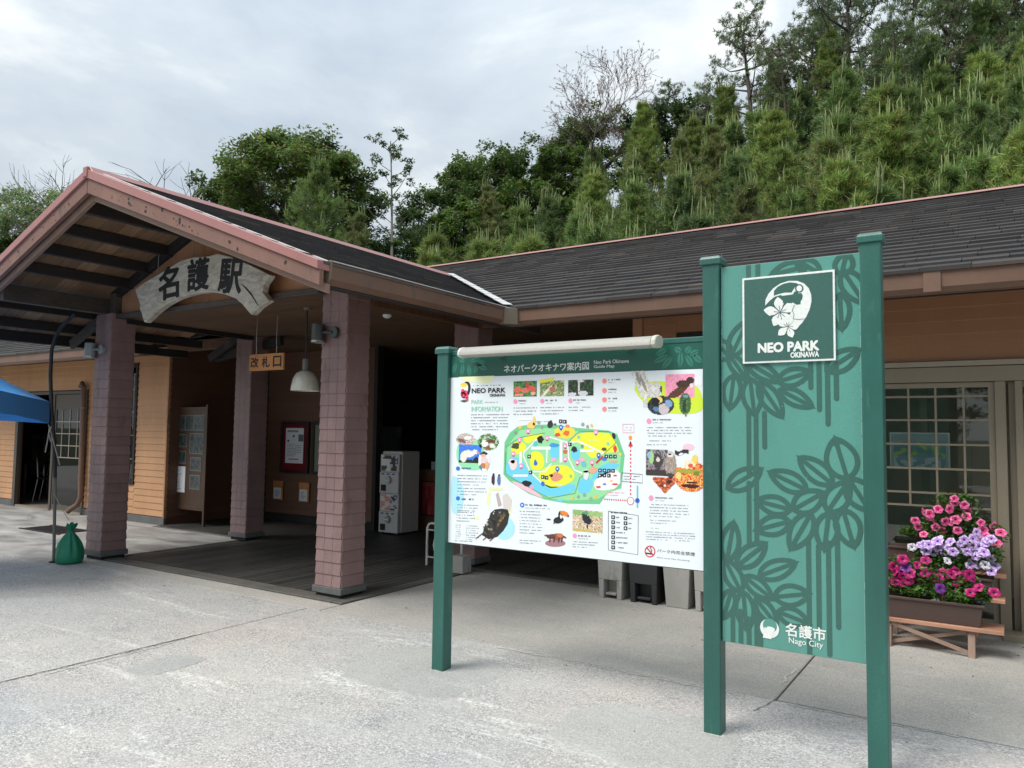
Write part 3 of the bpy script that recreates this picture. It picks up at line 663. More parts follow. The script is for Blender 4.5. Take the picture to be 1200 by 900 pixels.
# right shop front: head, posts, big window with glazing bars, sliding door
hd = MB().box(-1.42, 6.965, 1.945, 9, 7.05, 2.065).build('door_head', M_TRIM, st, origin=(1, 7, 2), bevel=.004)
MB().box(-1.42, 6.955, 2.07, 9, 7.03, 2.112).build('head_trim', M_TRIML, hd, bevel=.003)
for xa, xb in ((-1.42, -1.30), (-.062, .012), (1.25, 1.33), (2.6, 2.68), (4, 4.08)):
    MB().box(xa, 6.975, .0, xb, 7.06, 1.943).build('post', M_TRIM, st, origin=((xa + xb) / 2, 7, 0), bevel=.004)
def lattice(x0, x1, z0, z1, Y, xs, zs, mat=M_TRIM, name='window', zmin=None):
    f = MB().box(x0, Y, z0, x0 + .04, Y + .04, z1).box(x1 - .04, Y, z0, x1, Y + .04, z1).box(x0 + .04, Y, z1 - .04, x1 - .04, Y + .04, z1).box(x0 + .04, Y, z0, x1 - .04, Y + .04, z0 + .09)
    f = f.build(name, mat, st, origin=((x0 + x1) / 2, Y, z0))
    MB().box(x0 + .04, Y + .022, z0 + .09, x1 - .04, Y + .027, z1 - .04).build('pane', M_GLASS, f)
    for x in xs: MB().box(x - .008, Y + .004, zmin or z0 + .09, x + .008, Y + .02, z1 - .04).build('glazing_bar', mat, f, origin=(x, Y, z0))
    for z in zs: MB().box(x0 + .04, Y + .0015, z - .008, x1 - .04, Y + .0185, z + .008).build('glazing_bar', mat, f, origin=(x0, Y, z))
    return f
lattice(-1.30, -.064, .02, 1.94, 7.0, (-1.05, -.855, -.66, -.465, -.27), (1.83, 1.64, 1.445, 1.25, 1.055, .95), zmin=.95)
lattice(.03, 1.24, .02, 1.94, 7.03, (.32, .56, .80, 1.04), (1.83, 1.64, 1.445, 1.25, 1.055), name='sliding_door')
lattice(1.34, 2.59, .02, 1.94, 7.03, (1.6, 1.85, 2.1, 2.35), (1.83, 1.64, 1.445, 1.25), name='sliding_door')
MB().box(.07, 6.972, .0, .12, 7.028, 1.943).build('door_stile', M_TRIM, st, bevel=.003)
MB().box(-.05, 6.80, .0, 3.0, 6.97, .055).build('door_step', M_TRIM, st, bevel=.004)
MB().box(-3.0, 8.6, 0, 9, 8.66, 2.76).build('inner_partition', paint('room_wall', (.40, .31, .24), .7, .2), st)
[MB().box(x, 7.5, 0, x + .06, 7.56, 2.7).build('inner_post', M_TRIM, st) for x in (-.98, -.62, -.30)]
# left door leaf and its frames
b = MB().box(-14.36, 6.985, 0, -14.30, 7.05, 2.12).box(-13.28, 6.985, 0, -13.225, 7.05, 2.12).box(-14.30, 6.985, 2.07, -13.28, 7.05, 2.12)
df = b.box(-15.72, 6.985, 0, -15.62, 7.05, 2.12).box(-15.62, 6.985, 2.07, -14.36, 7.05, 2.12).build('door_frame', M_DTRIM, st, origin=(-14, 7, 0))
xs = [-14.30 + 1.02 * i / 4 for i in range(1, 4)]
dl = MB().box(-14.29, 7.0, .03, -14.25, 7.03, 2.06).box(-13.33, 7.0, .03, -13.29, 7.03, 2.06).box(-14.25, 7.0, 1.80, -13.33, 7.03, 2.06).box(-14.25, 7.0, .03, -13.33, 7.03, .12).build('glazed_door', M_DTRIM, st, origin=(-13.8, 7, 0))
MB().box(-14.25, 7.012, .12, -13.33, 7.016, 1.80).build('pane', M_GLASS, dl)
for x in xs: MB().box(x - .008, 7.002, .95, x + .008, 7.011, 1.80).build('glazing_bar', M_TRIML, dl, origin=(x, 7, 1))
for z in (.95, 1.16, 1.37, 1.58): MB().box(-14.25, 7.001, z - .008, -13.33, 7.010, z + .008).build('glazing_bar', M_TRIML, dl, origin=(-13.8, 7, z))
M_CURT = paint('door_curtain', (.16, .17, .16), .8, .3, 30, stretch=(6, 1, .3))
b = MB(); n = 40
vs = [(-14.25 + .92 * i / n, 7.045 + .012 * math.sin(i * 1.6), z) for z in (.14, .93) for i in range(n + 1)]
b.add(vs, [(i, i + 1, n + 2 + i, n + 1 + i) for i in range(n)]).build('curtain', M_CURT, dl)
# dark lattice door at the back of the hall, left of the posters
f = MB().box(-10.86, 8.50, 0, -10.80, 8.56, 2.1).box(-10.52, 8.50, 0, -10.47, 8.56, 2.1).box(-10.80, 8.50, 2.04, -10.52, 8.56, 2.1).box(-10.86, 8.50, 2.1, -10.46, 8.56, 2.76).build('lattice_door', M_DBEAM, st)
for z in (.4, .8, 1.2, 1.6): MB().box(-10.80, 8.51, z, -10.52, 8.53, z + .02).build('door_bar', M_BRNW, f, origin=(-10.6, 8.5, z))
MB().box(-10.80, 8.535, 0, -10.52, 8.54, 2.04).build('pane', M_DARKIN, f)
# ================================================================== STATION NAME PLAQUE AND HANGING SIGNS
PY_ = 4.68
pl = thing('station_name_plaque', (-6.95, PY_, 2.6), 'curved weathered wooden plaque with black characters hanging under the porch gable', 'sign')
px = [(158, 339), (170, 330), (188, 320), (212, 305), (228, 301), (244, 300), (254, 297), (268, 300), (292, 310), (316, 322), (314, 326), (309, 333), (307, 342), (315, 352), (304, 359), (299, 364), (294, 369), (289, 363), (284, 357), (276, 350), (264, 345), (248, 342), (232, 343), (212, 348), (203, 352), (194, 357), (186, 363), (180, 368), (174, 374), (169, 378), (167, 373), (166, 368), (163, 361), (164, 357), (160, 346)]
MB().prism([S(x, y, PY_) for x, y in px], (0, .075, 0)).build('plank', M_OLDW, pl, bevel=.010, seg=2)
# split in the plank
b = MB(); cr = [S(x, y, PY_ - .0015) for x, y in ((281, 331), (288, 339), (294, 346), (298, 352), (302, 358), (303, 358), (299, 351), (295, 344), (289, 337))]
b.add(cr, [tuple(range(len(cr)))]).build('split', M_INK, pl)
for ch, cx, cy, w_, h_, ro in (('名', 197.5, 331.5, 21, 35, -.06), ('護', 232, 321.5, 23, 34, .0), ('駅', 270, 323.5, 25, 36, .10)):
    b = MB(); p, q = S(cx - w_ / 2, cy - h_ / 2, PY_ - .003), S(cx + w_ / 2, cy + h_ / 2, PY_ - .003)
    hz = (p.z - q.z) / 2 * .96; c_ = S(cx, cy, PY_ - .003)
    letter(b, ch, c_.x - (q.x - p.x) / 2, c_.z - hz, c_.x + (q.x - p.x) / 2, c_.z + hz, PY_ - .003, bold=.030, rot=-ro)
    b.build('character', M_INK, pl)
for x, y0, y1 in ((185, 300, 322), (226, 296, 303), (291, 300, 312)):
    a = S(x, y1, PY_ + .03); MB().tube([a, (a.x, a.y, min(a.z + .22, gz(a.x) - .17))], .004, 6).build('hook', M_STEEL, pl)
KY_ = 5.6
ks = thing('ticket_gate_sign', (-6.92, KY_, 2.15), 'small orange wooden board with three black characters hanging in the porch', 'sign')
p, q = S(292.5, 415.5, KY_), S(331.5, 434, KY_)
zt, zb = (S(292, 416, KY_).z + S(331, 413, KY_).z) / 2, (S(292, 435, KY_).z + S(331, 433, KY_).z) / 2
M_KS = wood('orange_board', (.62, .27, .09), (.40, .16, .05), .5, stretch=(.8, 9, 9), rnd=0)
MB().box(p.x, KY_, zb, q.x, KY_ + .025, zt).build('board', M_KS, ks, bevel=.003)
W_ = q.x - p.x
for i, ch in enumerate('改札口'):
    b = MB(); cx = p.x + W_ * (.16 + .335 * i); letter(b, ch, cx - W_ * .115, zb + .035, cx + W_ * .115, zt - .035, KY_ - .002, bold=.022)
    b.build('character', M_INK, ks)
for x in (p.x + .10, q.x - .13):
    MB().tube([(x, KY_ + .012, zt), (x + .004, KY_ + .012, zt + .07), (x - .003, KY_ + .012, zt + .11), (x, KY_ + .012, 2.757)], .003, 5).build('chain', M_STEEL, ks)

# pendant lamp
lp = thing('pendant_lamp', (-6.04, 5.4, 2.757), 'hanging dome lamp with a ribbed metal shade in the porch', 'lamp')
MB().lathe([(0.1435, 1.895), (0.1456, 1.900), (0.1400, 1.955), (0.1246, 2.02), (0.0945, 2.075), (0.0525, 2.10), (0.0490, 2.095), (0.0910, 2.068), (0.1204, 2.015), (0.1365, 1.955), (0.1400, 1.905), (0.1435, 1.895)], -6.04, 5.4, 40).build('lamp_shade', M_ALU, lp, smooth=True)
MB().lathe([(0.0000, 2.225), (0.0315, 2.225), (0.0350, 2.215), (0.0350, 2.105), (0.0546, 2.098), (0.0000, 2.098)], -6.04, 5.4, 20).build('lamp_neck', M_POLE, lp, smooth=True)
MB().tube([(-6.04, 5.4, 2.22), (-6.04, 5.4, 2.757)], .008).build('cord', M_RUB, lp)
MB().lathe([(0.0000, 2.757), (0.0420, 2.757), (0.0385, 2.735), (0.0000, 2.73)], -6.04, 5.4, 16).build('ceiling_rose', M_POLE, lp)
sd_ = MB().lathe([(0, 2.757), (.05, 2.757), (.045, 2.735), (.02, 2.72), (0, 2.718)], -5.62, 6.15, 16).build('smoke_detector', M_WHITE, origin=(-5.62, 6.15, 2.75))
sd_['label'] = 'small round white detector on the dark porch ceiling'; sd_['category'] = 'detector'
# spotlights on the pillars
def spot(px_, py_, x, y, label, w_=.0, mat=M_POLE):
    t = thing('spotlight', (x, y, 2.38), label, 'spotlight', 'spotlights on the pillars')
    c = Vector((x, y, 2.385))
    MB().tube([c + Vector((0, 0, 0)), c + Vector((0, -.035, 0))], .052, 16).build('wall_plate', mat, t, smooth=True)
    MB().tube([c + Vector((-.01, -.035, 0)), c + Vector((-.06, -.05, .005)), c + Vector((-.10, -.06, .0))], .012, 8).build('arm', mat, t, smooth=True)
    h = c + Vector((-.165, -.06, 0))
    MB().tube([h + Vector((0, 0, .082)), h + Vector((0, 0, .078)), h + Vector((0, 0, -.075)), h + Vector((0, 0, -.085))], [.048, .058, .060, .056], 20).build('housing', mat, t, smooth=True)
    MB().lathe([(.062, -.072), (.064, -.09), (.050, -.092), (.048, -.07)], 0, 0, 20).build('rim', M_STEEL, t, origin=(0, 0, 0)).location = h - Vector((x, y, 2.38))
M_DSPOT = paint('dark_spot_metal', (.045, .055, .055), .4, .2); M_LSPOT = paint('grey_spot_metal', (.26, .28, .28), .4, .2)
spot(395, 388, -5.10, 4.90, 'dark cylindrical spotlight on the nearest pillar', mat=M_DSPOT)
spot(118, 411, -8.70, 4.75, 'pale grey cylindrical spotlight on the pillar above the sandbag', mat=M_LSPOT)

# ================================================================== SIGNS: GUIDE MAP BOARD AND CITY SIGN
def post(t, x0, x1, y0, y1, z):
    MB().box(x0, y0, 0, x1, y1, z - .045).build('post', M_GREEN, t, bevel=.006, seg=2)
    cx, cy = (x0 + x1) / 2, (y0 + y1) / 2; b = MB(); rings = ((.000, z - .05), (.012, z - .047), (.012, z - .018), (.004, z - .004), (-.012, z))
    hw = (x1 - x0) / 2
    vs = []
    for e_, zz in rings:
        h = hw + e_; vs += [(cx - h, cy - h, zz), (cx + h, cy - h, zz), (cx + h, cy + h, zz), (cx - h, cy + h, zz)]
    fs = [(3, 2, 1, 0), (16, 17, 18, 19)] + [(4 * i + k, 4 * i + (k + 1) % 4, 4 * i + 4 + (k + 1) % 4, 4 * i + 4 + k) for i in range(4) for k in range(4)]
    b.add(vs, fs).build('post_cap', M_GREEN, t, bevel=.003, seg=2)
BY = 3.868
mb_ = thing('guide_map_board', (-2.15, 3.88, 0), 'white park map board under a dark green header with Japanese title', 'map board')
post(mb_, -3.068, -2.978, 3.84, 3.93, 2.045)
MB().box(-2.978, BY + .006, .795, -1.312, BY + .036, 1.985).build('backing', M_GREEND, mb_, bevel=.002)
MB().box(-2.978, BY - .004, 1.985, -1.312, BY + .044, 2.015).build('top_rail', M_GREEN, mb_, bevel=.004)
MB().box(-2.976, BY, .800, -1.314, BY + .0055, 1.843).build('map_panel', M_PAPER, mb_)
MB().box(-2.976, BY - .001, 1.846, -1.314, BY + .0055, 1.983).build('header_panel', M_GREEND, mb_)
# screen housing over the header
a_ = [(u * .85, v * .74 + .012) for u, v in ((-.005, .0), (.0, .035), (.02, .06), (.06, .072), (.11, .066), (.125, .045), (.125, .01), (.10, -.012), (.05, -.016), (.015, -.012))]
M_HOUS = paint('screen_housing_grey', (.36, .35, .31), .45, .12, 4)
MB().prism([(-2.80, BY - .14 + u, 1.955 + v) for u, v in a_], (1.245, 0, 0)).build('screen_housing', M_HOUS, mb_, smooth=True)
M_ENDC = paint('beige_end_cap', (.50, .50, .42), .5, .1)
MB().prism([(-1.553, BY - .14 + u * 1.06 - .003, 1.955 + v * 1.08 - .001) for u, v in a_], (.028, 0, 0)).build('end_cap', M_ENDC, mb_, bevel=.004)
MB().prism([(-2.822, BY - .14 + u * 1.03 - .002, 1.955 + v * 1.04 - .001) for u, v in a_], (.021, 0, 0)).build('end_cap', M_MACH, mb_, bevel=.004)
MB().box(-2.60, BY - .03, 1.96, -2.56, BY - .0012, 1.983).box(-1.75, BY - .03, 1.96, -1.71, BY - .0012, 1.983).build('bracket', M_STEEL, mb_)
# ---- strokes helper for leaf prints
def clipq(poly, x0, x1, z0, z1):
    for ax, lim, sg in ((0, x0, 1), (0, x1, -1), (1, z0, 1), (1, z1, -1)):
        o = []; n = len(poly)
        for i in range(n):
            a, c = poly[i], poly[(i + 1) % n]; da, dc = (a[ax] - lim) * sg, (c[ax] - lim) * sg
            if da >= 0: o.append(a)
            if da * dc < 0:
                t = da / (da - dc); o.append((a[0] + (c[0] - a[0]) * t, a[1] + (c[1] - a[1]) * t))
        poly = o
        if len(poly) < 3: return None
    return poly
LAY = [0]
def stroke(mb, pts, wd, Y, clip, closed=False, c=None, cap=False):
    """flat stroke of width wd along (x,z) points"""
    P = [Vector(p) for p in pts]; n = len(P)
    LAY[0] = (LAY[0] + 1) % 70; Y = Y - LAY[0] * .00002
    off = []
    for i in range(n):
        a = P[(i - 1) % n] if closed or i else P[0]; b_ = P[(i + 1) % n] if closed or i < n - 1 else P[-1]
        d = (b_ - a); d = d.normalized() if d.length > 1e-9 else Vector((1, 0)); off.append(Vector((-d.y, d.x)) * wd / 2)
    for i in range(n if closed else n - 1):
        j = (i + 1) % n
        q = clipq([tuple(P[i] + off[i]), tuple(P[j] + off[j]), tuple(P[j] - off[j]), tuple(P[i] - off[i])], *clip)
        if q: mb.add([(x, Y, z) for x, z in q], [tuple(range(len(q)))], c)
    if cap:
        for e_ in (P[0], P[-1]):
            q = clipq([(e_.x + wd / 2 * math.cos(k * math.pi / 5), e_.y + wd / 2 * math.sin(k * math.pi / 5)) for k in range(10)], *clip)
            if q: mb.add([(x, Y - .000007 * (1 + (e_ is P[-1])), z) for x, z in q], [tuple(range(len(q)))], c)
def leaf_print(mb, tip, root, wpx, Y, clip, sw, sc=1):
    t, r = S(*tip, Y), S(*root, Y); a, b_ = Vector((r.x, r.z)), Vector((t.x, t.z)); d = b_ - a; n = Vector((-d.y, d.x)).normalized(); L_ = d.length
    hw = wpx * .0043 * sc / 2 - sw / 2
    L1, L2 = [], []
    for i in range(13):
        s_ = i / 12; prof = (math.sin(math.pi * s_ ** .86)) ** .72 if 0 < s_ < 1 else 0
        L1.append(a + d * s_ + n * hw * prof); L2.append(a + d * s_ - n * hw * prof)
    stroke(mb, L1, sw, Y, clip); stroke(mb, L2, sw, Y, clip); stroke(mb, [a - d * .02, a + d * .97], sw * .85, Y, clip, cap=True)
    q = clipq([tuple(b_ + (d.normalized()) * sw * .9), tuple(b_ - d.normalized() * sw * 1.3 + n * sw * 1.0), tuple(b_ - d.normalized() * sw * 1.3 - n * sw * 1.0)], *clip)
    LAY[0] = (LAY[0] + 1) % 70
    if q: mb.add([(x, Y - LAY[0] * .00002 - .00001, z) for x, z in q], [tuple(range(len(q)))])
# header leaves at both ends
b = MB(); HC = (-2.975, -1.315, 1.850, 1.981); M_HL = paint('header_leaf', (.035, .19, .135), .35, .05, 2, 0)
for ox, pts in ((0, [((531, 438), (535, 425)), ((541, 441), (543, 426)), ((551, 442), (549, 427)), ((556, 438), (561, 424)), ((569, 424), (557, 427)), ((571, 433), (560, 428)), ((538, 420), (545, 424)), ((563, 420), (552, 423))]),
                (1, [((768, 416), (782, 409)), ((766, 425), (784, 416)), ((776, 432), (788, 418)), ((790, 408), (799, 412)), ((797, 431), (798, 412)), ((810, 406), (803, 414)), ((819, 411), (808, 416)), ((812, 430), (804, 416)), ((823, 425), (812, 416))])):
    lb = MB()
    for t_, r2 in pts:
        t, r = S(*t_, BY), S(*r2, BY); a, c = Vector((r.x, r.z)), Vector((t.x, t.z)); d = c - a; n = Vector((-d.y, d.x)).normalized()
        for sg in (1, -1):
            q = clipq([tuple(a + d * s_ + n * sg * (.003 + .014 * math.sin(math.pi * s_))) for s_ in (.05, .25, .45, .65, .85, 1)] + [tuple(a + d * .98 + n * sg * .002), tuple(a + d * .05 + n * sg * .002)], *HC)
            if q: lb.add([(x, BY - .0016, z) for x, z in q], [tuple(range(len(q)))])
    lb.build('leaf_print', M_HL, mb_, kind='stuff')
b = MB()
letter_px(b, 'ネオパークオキナワ案内図', (590.8, 428.0), (690, 433.3), BY - .002, bold=.014); b.build('title_lettering', M_WHITE, mb_); b = MB()
letter_px(b, 'Neo Park Okinawa', (696, 422.3), (737, 425.0), BY - .002, bold=.006); b.build('subtitle_lettering', M_WHITE, mb_); b = MB(); letter_px(b, 'Guide Map', (696, 428), (720, 431.6), BY - .002, bold=.006)
b.build('subtitle_lettering', M_WHITE, mb_)

# ---- the printed map itself: flat colour areas and type
PR = MB(); TY = MB()
def C(r, g_, b_): return lin((r, g_, b_))
def area(pts, c, lay=1, Y=BY):
    P = [S(x, y, Y) for x, y in pts]; PR.add([(p.x, Y - .0006 - lay * .00025, p.z) for p in P], [tuple(range(len(P)))], c)
def cr(x, y): return (580 + x / 7.5, 480 + y / 7.5)
def blob(cx, cy, rx, ry, c, lay=3, n=12, jag=0, rot=0):
    P = []
    for i in range(n):
        a = 2 * math.pi * i / n; k = 1 + random.uniform(-jag, jag); x, y = rx * k * math.cos(a), ry * k * math.sin(a)
        P.append((cx + x * math.cos(rot) - y * math.sin(rot), cy + x * math.sin(rot) + y * math.cos(rot)))
    area(P, c, lay)
def smooth(pts, n=3):
    for _ in range(n - 1):
        q = []
        for i in range(len(pts)):
            a, b_ = pts[i], pts[(i + 1) % len(pts)]
            q += [(a[0] * .75 + b_[0] * .25, a[1] * .75 + b_[1] * .25), (a[0] * .25 + b_[0] * .75, a[1] * .25 + b_[1] * .75)]
        pts = q
    return pts
def path(pts, wd, c, lay=4, closed=False):
    P = [S(x, y, BY) for x, y in pts]
    stroke(PR, [(p.x, p.z) for p in P], wd, BY - .0006 - lay * .00025, (-2.97, -1.32, .805, 1.84), closed, c, cap=False)
def rows(x0, y0, x1, n, dy, c=None, slope=None, h=.95, dens=.8):
    """lines of type too small to read"""
    c = c or C(110, 115, 120)
    for i in range(n):
        xe = x1 - (random.uniform(.1, .45) * (x1 - x0) if i == n - 1 else random.uniform(0, .06) * (x1 - x0)); x = x0
        yy = y0 + i * dy; k = .00038 * ((yy - 505)) if slope is None else slope
        while x < xe:
            wd = random.uniform(.55, 1.3)
            if random.random() < dens:
                s_ = (x - x0) * k
                a, b_ = S(x, yy + s_ - h * random.uniform(.3, .5), BY), S(x + wd, yy + s_ + h * random.uniform(.25, .5), BY)
                PR.add([(a.x, BY - .0019, a.z), (b_.x, BY - .0019, a.z), (b_.x, BY - .0019, b_.z), (a.x, BY - .0019, b_.z)], [(0, 1, 2, 3)], c)
            x += wd + random.uniform(.15, .5)
def photo(tl, br, pal, blobs, nx=26, ny=18, lay=2, mask=None, sc=.16):
    """a small printed picture as a mosaic of tiny colour cells"""
    a, b_ = S(*tl, BY), S(*br, BY); Y = BY - .0006 - lay * .00025; off = random.uniform(0, 99)
    for i in range(nx):
        for j in range(ny):
            u, v = (i + .5) / nx, (j + .5) / ny
            if mask and not mask(u, v): continue
            t = noise.noise(Vector((u * 9 + off, v * 7, 1))) * .9 + .5 + random.uniform(-.18, .18)
            c = pal[max(0, min(len(pal) - 1, int(t * len(pal))))]
            for bl in blobs:
                col_, cx, cy, rx, ry = bl[:5]; ro = bl[5] if len(bl) > 5 else 0
                du, dv = u - cx, v - cy; du, dv = du * math.cos(ro) + dv * math.sin(ro), -du * math.sin(ro) + dv * math.cos(ro)
                if (du / rx) ** 2 + (dv / ry) ** 2 < 1 + random.uniform(-sc, sc): c = col_
            c = lin(tuple(max(0, min(255, q + random.uniform(-14, 14))) for q in c))
            x0, x1 = a.x + (b_.x - a.x) * i / nx, a.x + (b_.x - a.x) * (i + 1) / nx; z0, z1 = a.z + (b_.z - a.z) * j / ny, a.z + (b_.z - a.z) * (j + 1) / ny
            PR.add([(x0, Y, z0), (x1, Y, z0), (x1, Y, z1), (x0, Y, z1)], [(0, 1, 2, 3)], c)
LG, GR, YL, BL_, WH, PK, RD, BK, OR = C(150, 218, 160), C(112, 196, 140), C(232, 235, 60), C(110, 205, 232), C(235, 238, 240), C(244, 150, 190), C(225, 50, 60), C(35, 38, 42), C(245, 165, 60)
DB = C(40, 120, 215)
# left column
area([(536, 441), (580, 440), (574, 449), (545, 447)], C(236, 240, 190)); area(smooth([(528, 556), (538, 560), (545, 578), (541, 600), (528, 604)]), C(176, 226, 245))
# park logo, small: toucan and flowers beside the name
blob(545.6, 457, 5.6, 10.2, BK, 2, 20, 0, .25); blob(544.2, 456.4, 4.3, 7.6, C(235, 240, 242), 3, 16, 0, .25); blob(543.6, 451, 4.0, 2.6, C(246, 214, 50), 4, 12)
for x, y, r in ((542.5, 458.5, 2.3), (545.5, 459.8, 2.4), (543.6, 462.4, 2.4), (546.8, 464.2, 2.2), (547.4, 467.6, 1.7), (541.5, 461.3, 1.7)): blob(x, y, r, r * 1.2, C(238, 70, 110), 5, 10, .12)
letter_px(TY, 'NEO PARK', (553, 455.3), (592, 458.4 + 1.5), BY - .002, bold=.03)
letter_px(TY, 'OKINAWA', (574, 461.7), (592, 464.6), BY - .002, bold=.03)
rows(555, 452, 592, 1, 3, C(60, 60, 62), dens=.6)
blob(544, 470, 5, 1.8, C(60, 95, 85), 2, 4)
TG = MB(); letter_px(TG, 'PARK', (552.5, 468.6), (566, 473.4), BY - .002, bold=.0); letter_px(TG, 'INFORMATION', (552.5, 476.5), (589, 482.2), BY - .002, bold=.0, space=.92)
M_TG = paint('mint_print', (.30, .66, .45), .4, .03, 2, 0); TG.build('information_lettering', M_TG, mb_)
rows(568, 471.5, 588, 1, 3, C(140, 170, 150)); rows(552, 486, 597, 6, 3.5)
# pictures, left
area(smooth([(534, 516), (566, 512), (570, 552), (536, 550)]), C(150, 225, 175), 1)
photo((535, 507.5), (557, 523), [(205, 190, 185), (170, 140, 130), (225, 215, 212)], [((120, 95, 90), .3, .6, .25, .12, .6), ((235, 228, 225), .6, .35, .2, .15)], 22, 18, 2, lambda u, v: (u - .5) ** 2 / .24 + (v - .5) ** 2 / .23 < 1)
photo((560, 508), (584.5, 528), [(95, 150, 80), (60, 110, 50), (190, 195, 180)], [((235, 235, 235), .35, .6, .16, .22), ((110, 55, 40), .62, .45, .25, .09), ((230, 228, 225), .7, .72, .12, .14), ((170, 50, 50), .5, .85, .1, .08)], 24, 20, 3, lambda u, v: (u - .5) ** 2 / .24 + (v - .5) ** 2 / .24 < 1)
photo((538, 521), (564, 543), [(70, 130, 235), (60, 120, 225)], [((35, 45, 30), .5, .97, .7, .14), ((236, 232, 220), .42, .5, .30, .20), ((236, 232, 220), .2, .72, .14, .25), ((240, 236, 228), .72, .38, .12, .14), ((200, 160, 150), .85, .42, .06, .06), ((30, 36, 26), .85, .85, .2, .2)], 28, 22, 3)
photo((561, 529), (575, 553), [(236, 245, 240)], [((30, 26, 28), .42, .10, .3, .12), ((225, 180, 150), .42, .22, .22, .10), ((235, 205, 210), .5, .45, .32, .18), ((200, 120, 60), .45, .72, .35, .14), ((70, 130, 180), .12, .85, .2, .15), ((215, 175, 140), .75, .7, .2, .2)], 16, 24, 4, lambda u, v: (u - .45) ** 2 / .22 + (v - .5) ** 2 / .25 < 1)
for y in (549, 584): blob(536.8, y, 2.4, 2.6, DB, 3, 14)
rows(541, 548.6, 556, 1, 3, C(60, 90, 150), h=2.2); rows(541, 584.8, 556, 1, 3, C(60, 90, 150), h=2.2)
rows(536, 557, 571, 4, 3.6); rows(536, 572, 570, 3, 3.6); rows(536, 591.5, 561, 3, 3.3); rows(535, 600, 556, 4, 3.4); rows(534, 615, 540, 7, 2.6, C(150, 152, 155)); rows(546, 616, 561, 7, 2.7, C(150, 152, 155))
rows(533, 633.5, 566, 1, 3)
blob(578, 562, 2.1, 6.2, C(70, 45, 60), 3, 10, .2); blob(578.5, 556, 1.2, 1.4, C(40, 30, 30), 4); blob(585, 563, 2.0, 6.0, C(90, 120, 180), 3, 10, .2); blob(585, 557, 1.2, 1.4, C(40, 30, 30), 4); blob(581, 573, 9, 1.8, C(238, 232, 170), 2)
# steam engine picture
blob(591, 619, 12.5, 13.5, C(172, 226, 240), 1, 22); area([(571, 578), (575, 576), (574, 592), (570, 590)], C(232, 240, 170)); area([(594, 583), (598, 581), (600, 600), (597, 604)], C(232, 240, 170)); blob(559, 607, 2.4, 2.2, C(235, 240, 170), 1)
area([(589, 581), (594, 578), (600, 586), (598, 600), (590, 596)], C(215, 205, 200), 2); area([(581, 579), (584, 577), (588, 592), (584, 594)], C(190, 170, 170), 2)
area([(575, 601), (580, 597), (588, 596), (595, 597), (597, 603), (595, 614), (590, 622), (583, 629), (573, 632), (565, 627), (568, 617), (572, 611)], C(42, 40, 38), 3)
photo((564, 592), (596, 633), [(40, 40, 40), (62, 58, 50), (90, 84, 70)], [((225, 225, 220), .42, .12, .07, .12, -.2), ((160, 150, 140), .68, .10, .05, .10), ((150, 120, 60), .75, .42, .08, .22, .5), ((200, 200, 195), .22, .55, .05, .06), ((190, 170, 150), .35, .72, .08, .03), ((20, 20, 20), .5, .5, .1, .08)], 34, 40, 4, lambda u, v: random.random() < .55 and abs((u - .10) - (1 - v) * .72) < .26 and .15 < v < .9 and u > .1)
path([(566, 633), (573, 627)], .006, C(70, 30, 30), 5); path([(574, 634), (583, 626)], .006, C(70, 30, 30), 5); path([(558, 631), (567, 624)], .006, C(70, 30, 30), 5)
# three pictures at the top
photo((602, 447), (629, 464.5), [(60, 120, 60), (90, 150, 80), (40, 90, 50)], [((225, 110, 90), .18, .55, .16, .2), ((228, 120, 100), .5, .6, .2, .14), ((220, 95, 80), .78, .5, .18, .18), ((230, 150, 130), .25, .88, .2, .1), ((205, 80, 60), .6, .25, .08, .2), ((240, 180, 160), .85, .8, .1, .12)], 28, 20)
photo((633, 446.5), (661, 464), [(110, 140, 60), (160, 175, 110), (70, 100, 50), (190, 190, 150)], [((235, 230, 215), .28, .7, .06, .5, .5), ((190, 110, 100), .52, .55, .12, .2)], 28, 20)
area([(632, 445.5), (649, 442.5), (649, 446), (632.4, 449.3)], C(236, 228, 60), 4)
photo((666, 445.5), (695.5, 463.5), [(45, 70, 40), (25, 40, 28), (70, 95, 60)], [((215, 215, 225), .15, .9, .18, .12), ((215, 210, 222), .6, .85, .2, .16), ((220, 215, 215), .42, .4, .04, .4), ((225, 220, 215), .5, .08, .14, .08)], 28, 20)
for x, y in ((604, 470.5), (635.5, 470), (668.5, 469.6)):
    blob(x, y, 2.4, 2.8, PK, 3, 14); rows(x + 3.5, y - .8, x + 19, 1, 3, C(130, 130, 140), h=2); rows(x + 5, y + 2.6, x + 14, 1, 3, C(170, 172, 175)); rows(x - 2, y + 7.6, x + 26, 3 if x < 650 else 2, 3.7)
for i, y in enumerate((446.5, 457.8, 468.5, 479.5)):
    blob(708.4, y, 2.7, 3.0, C(245, 140, 135), 3, 14); rows(713, y - 1.5, 728, 1, 3, C(110, 110, 115), h=1.8); rows(713, y + 1.9, 723, 1, 3, C(170, 172, 175))
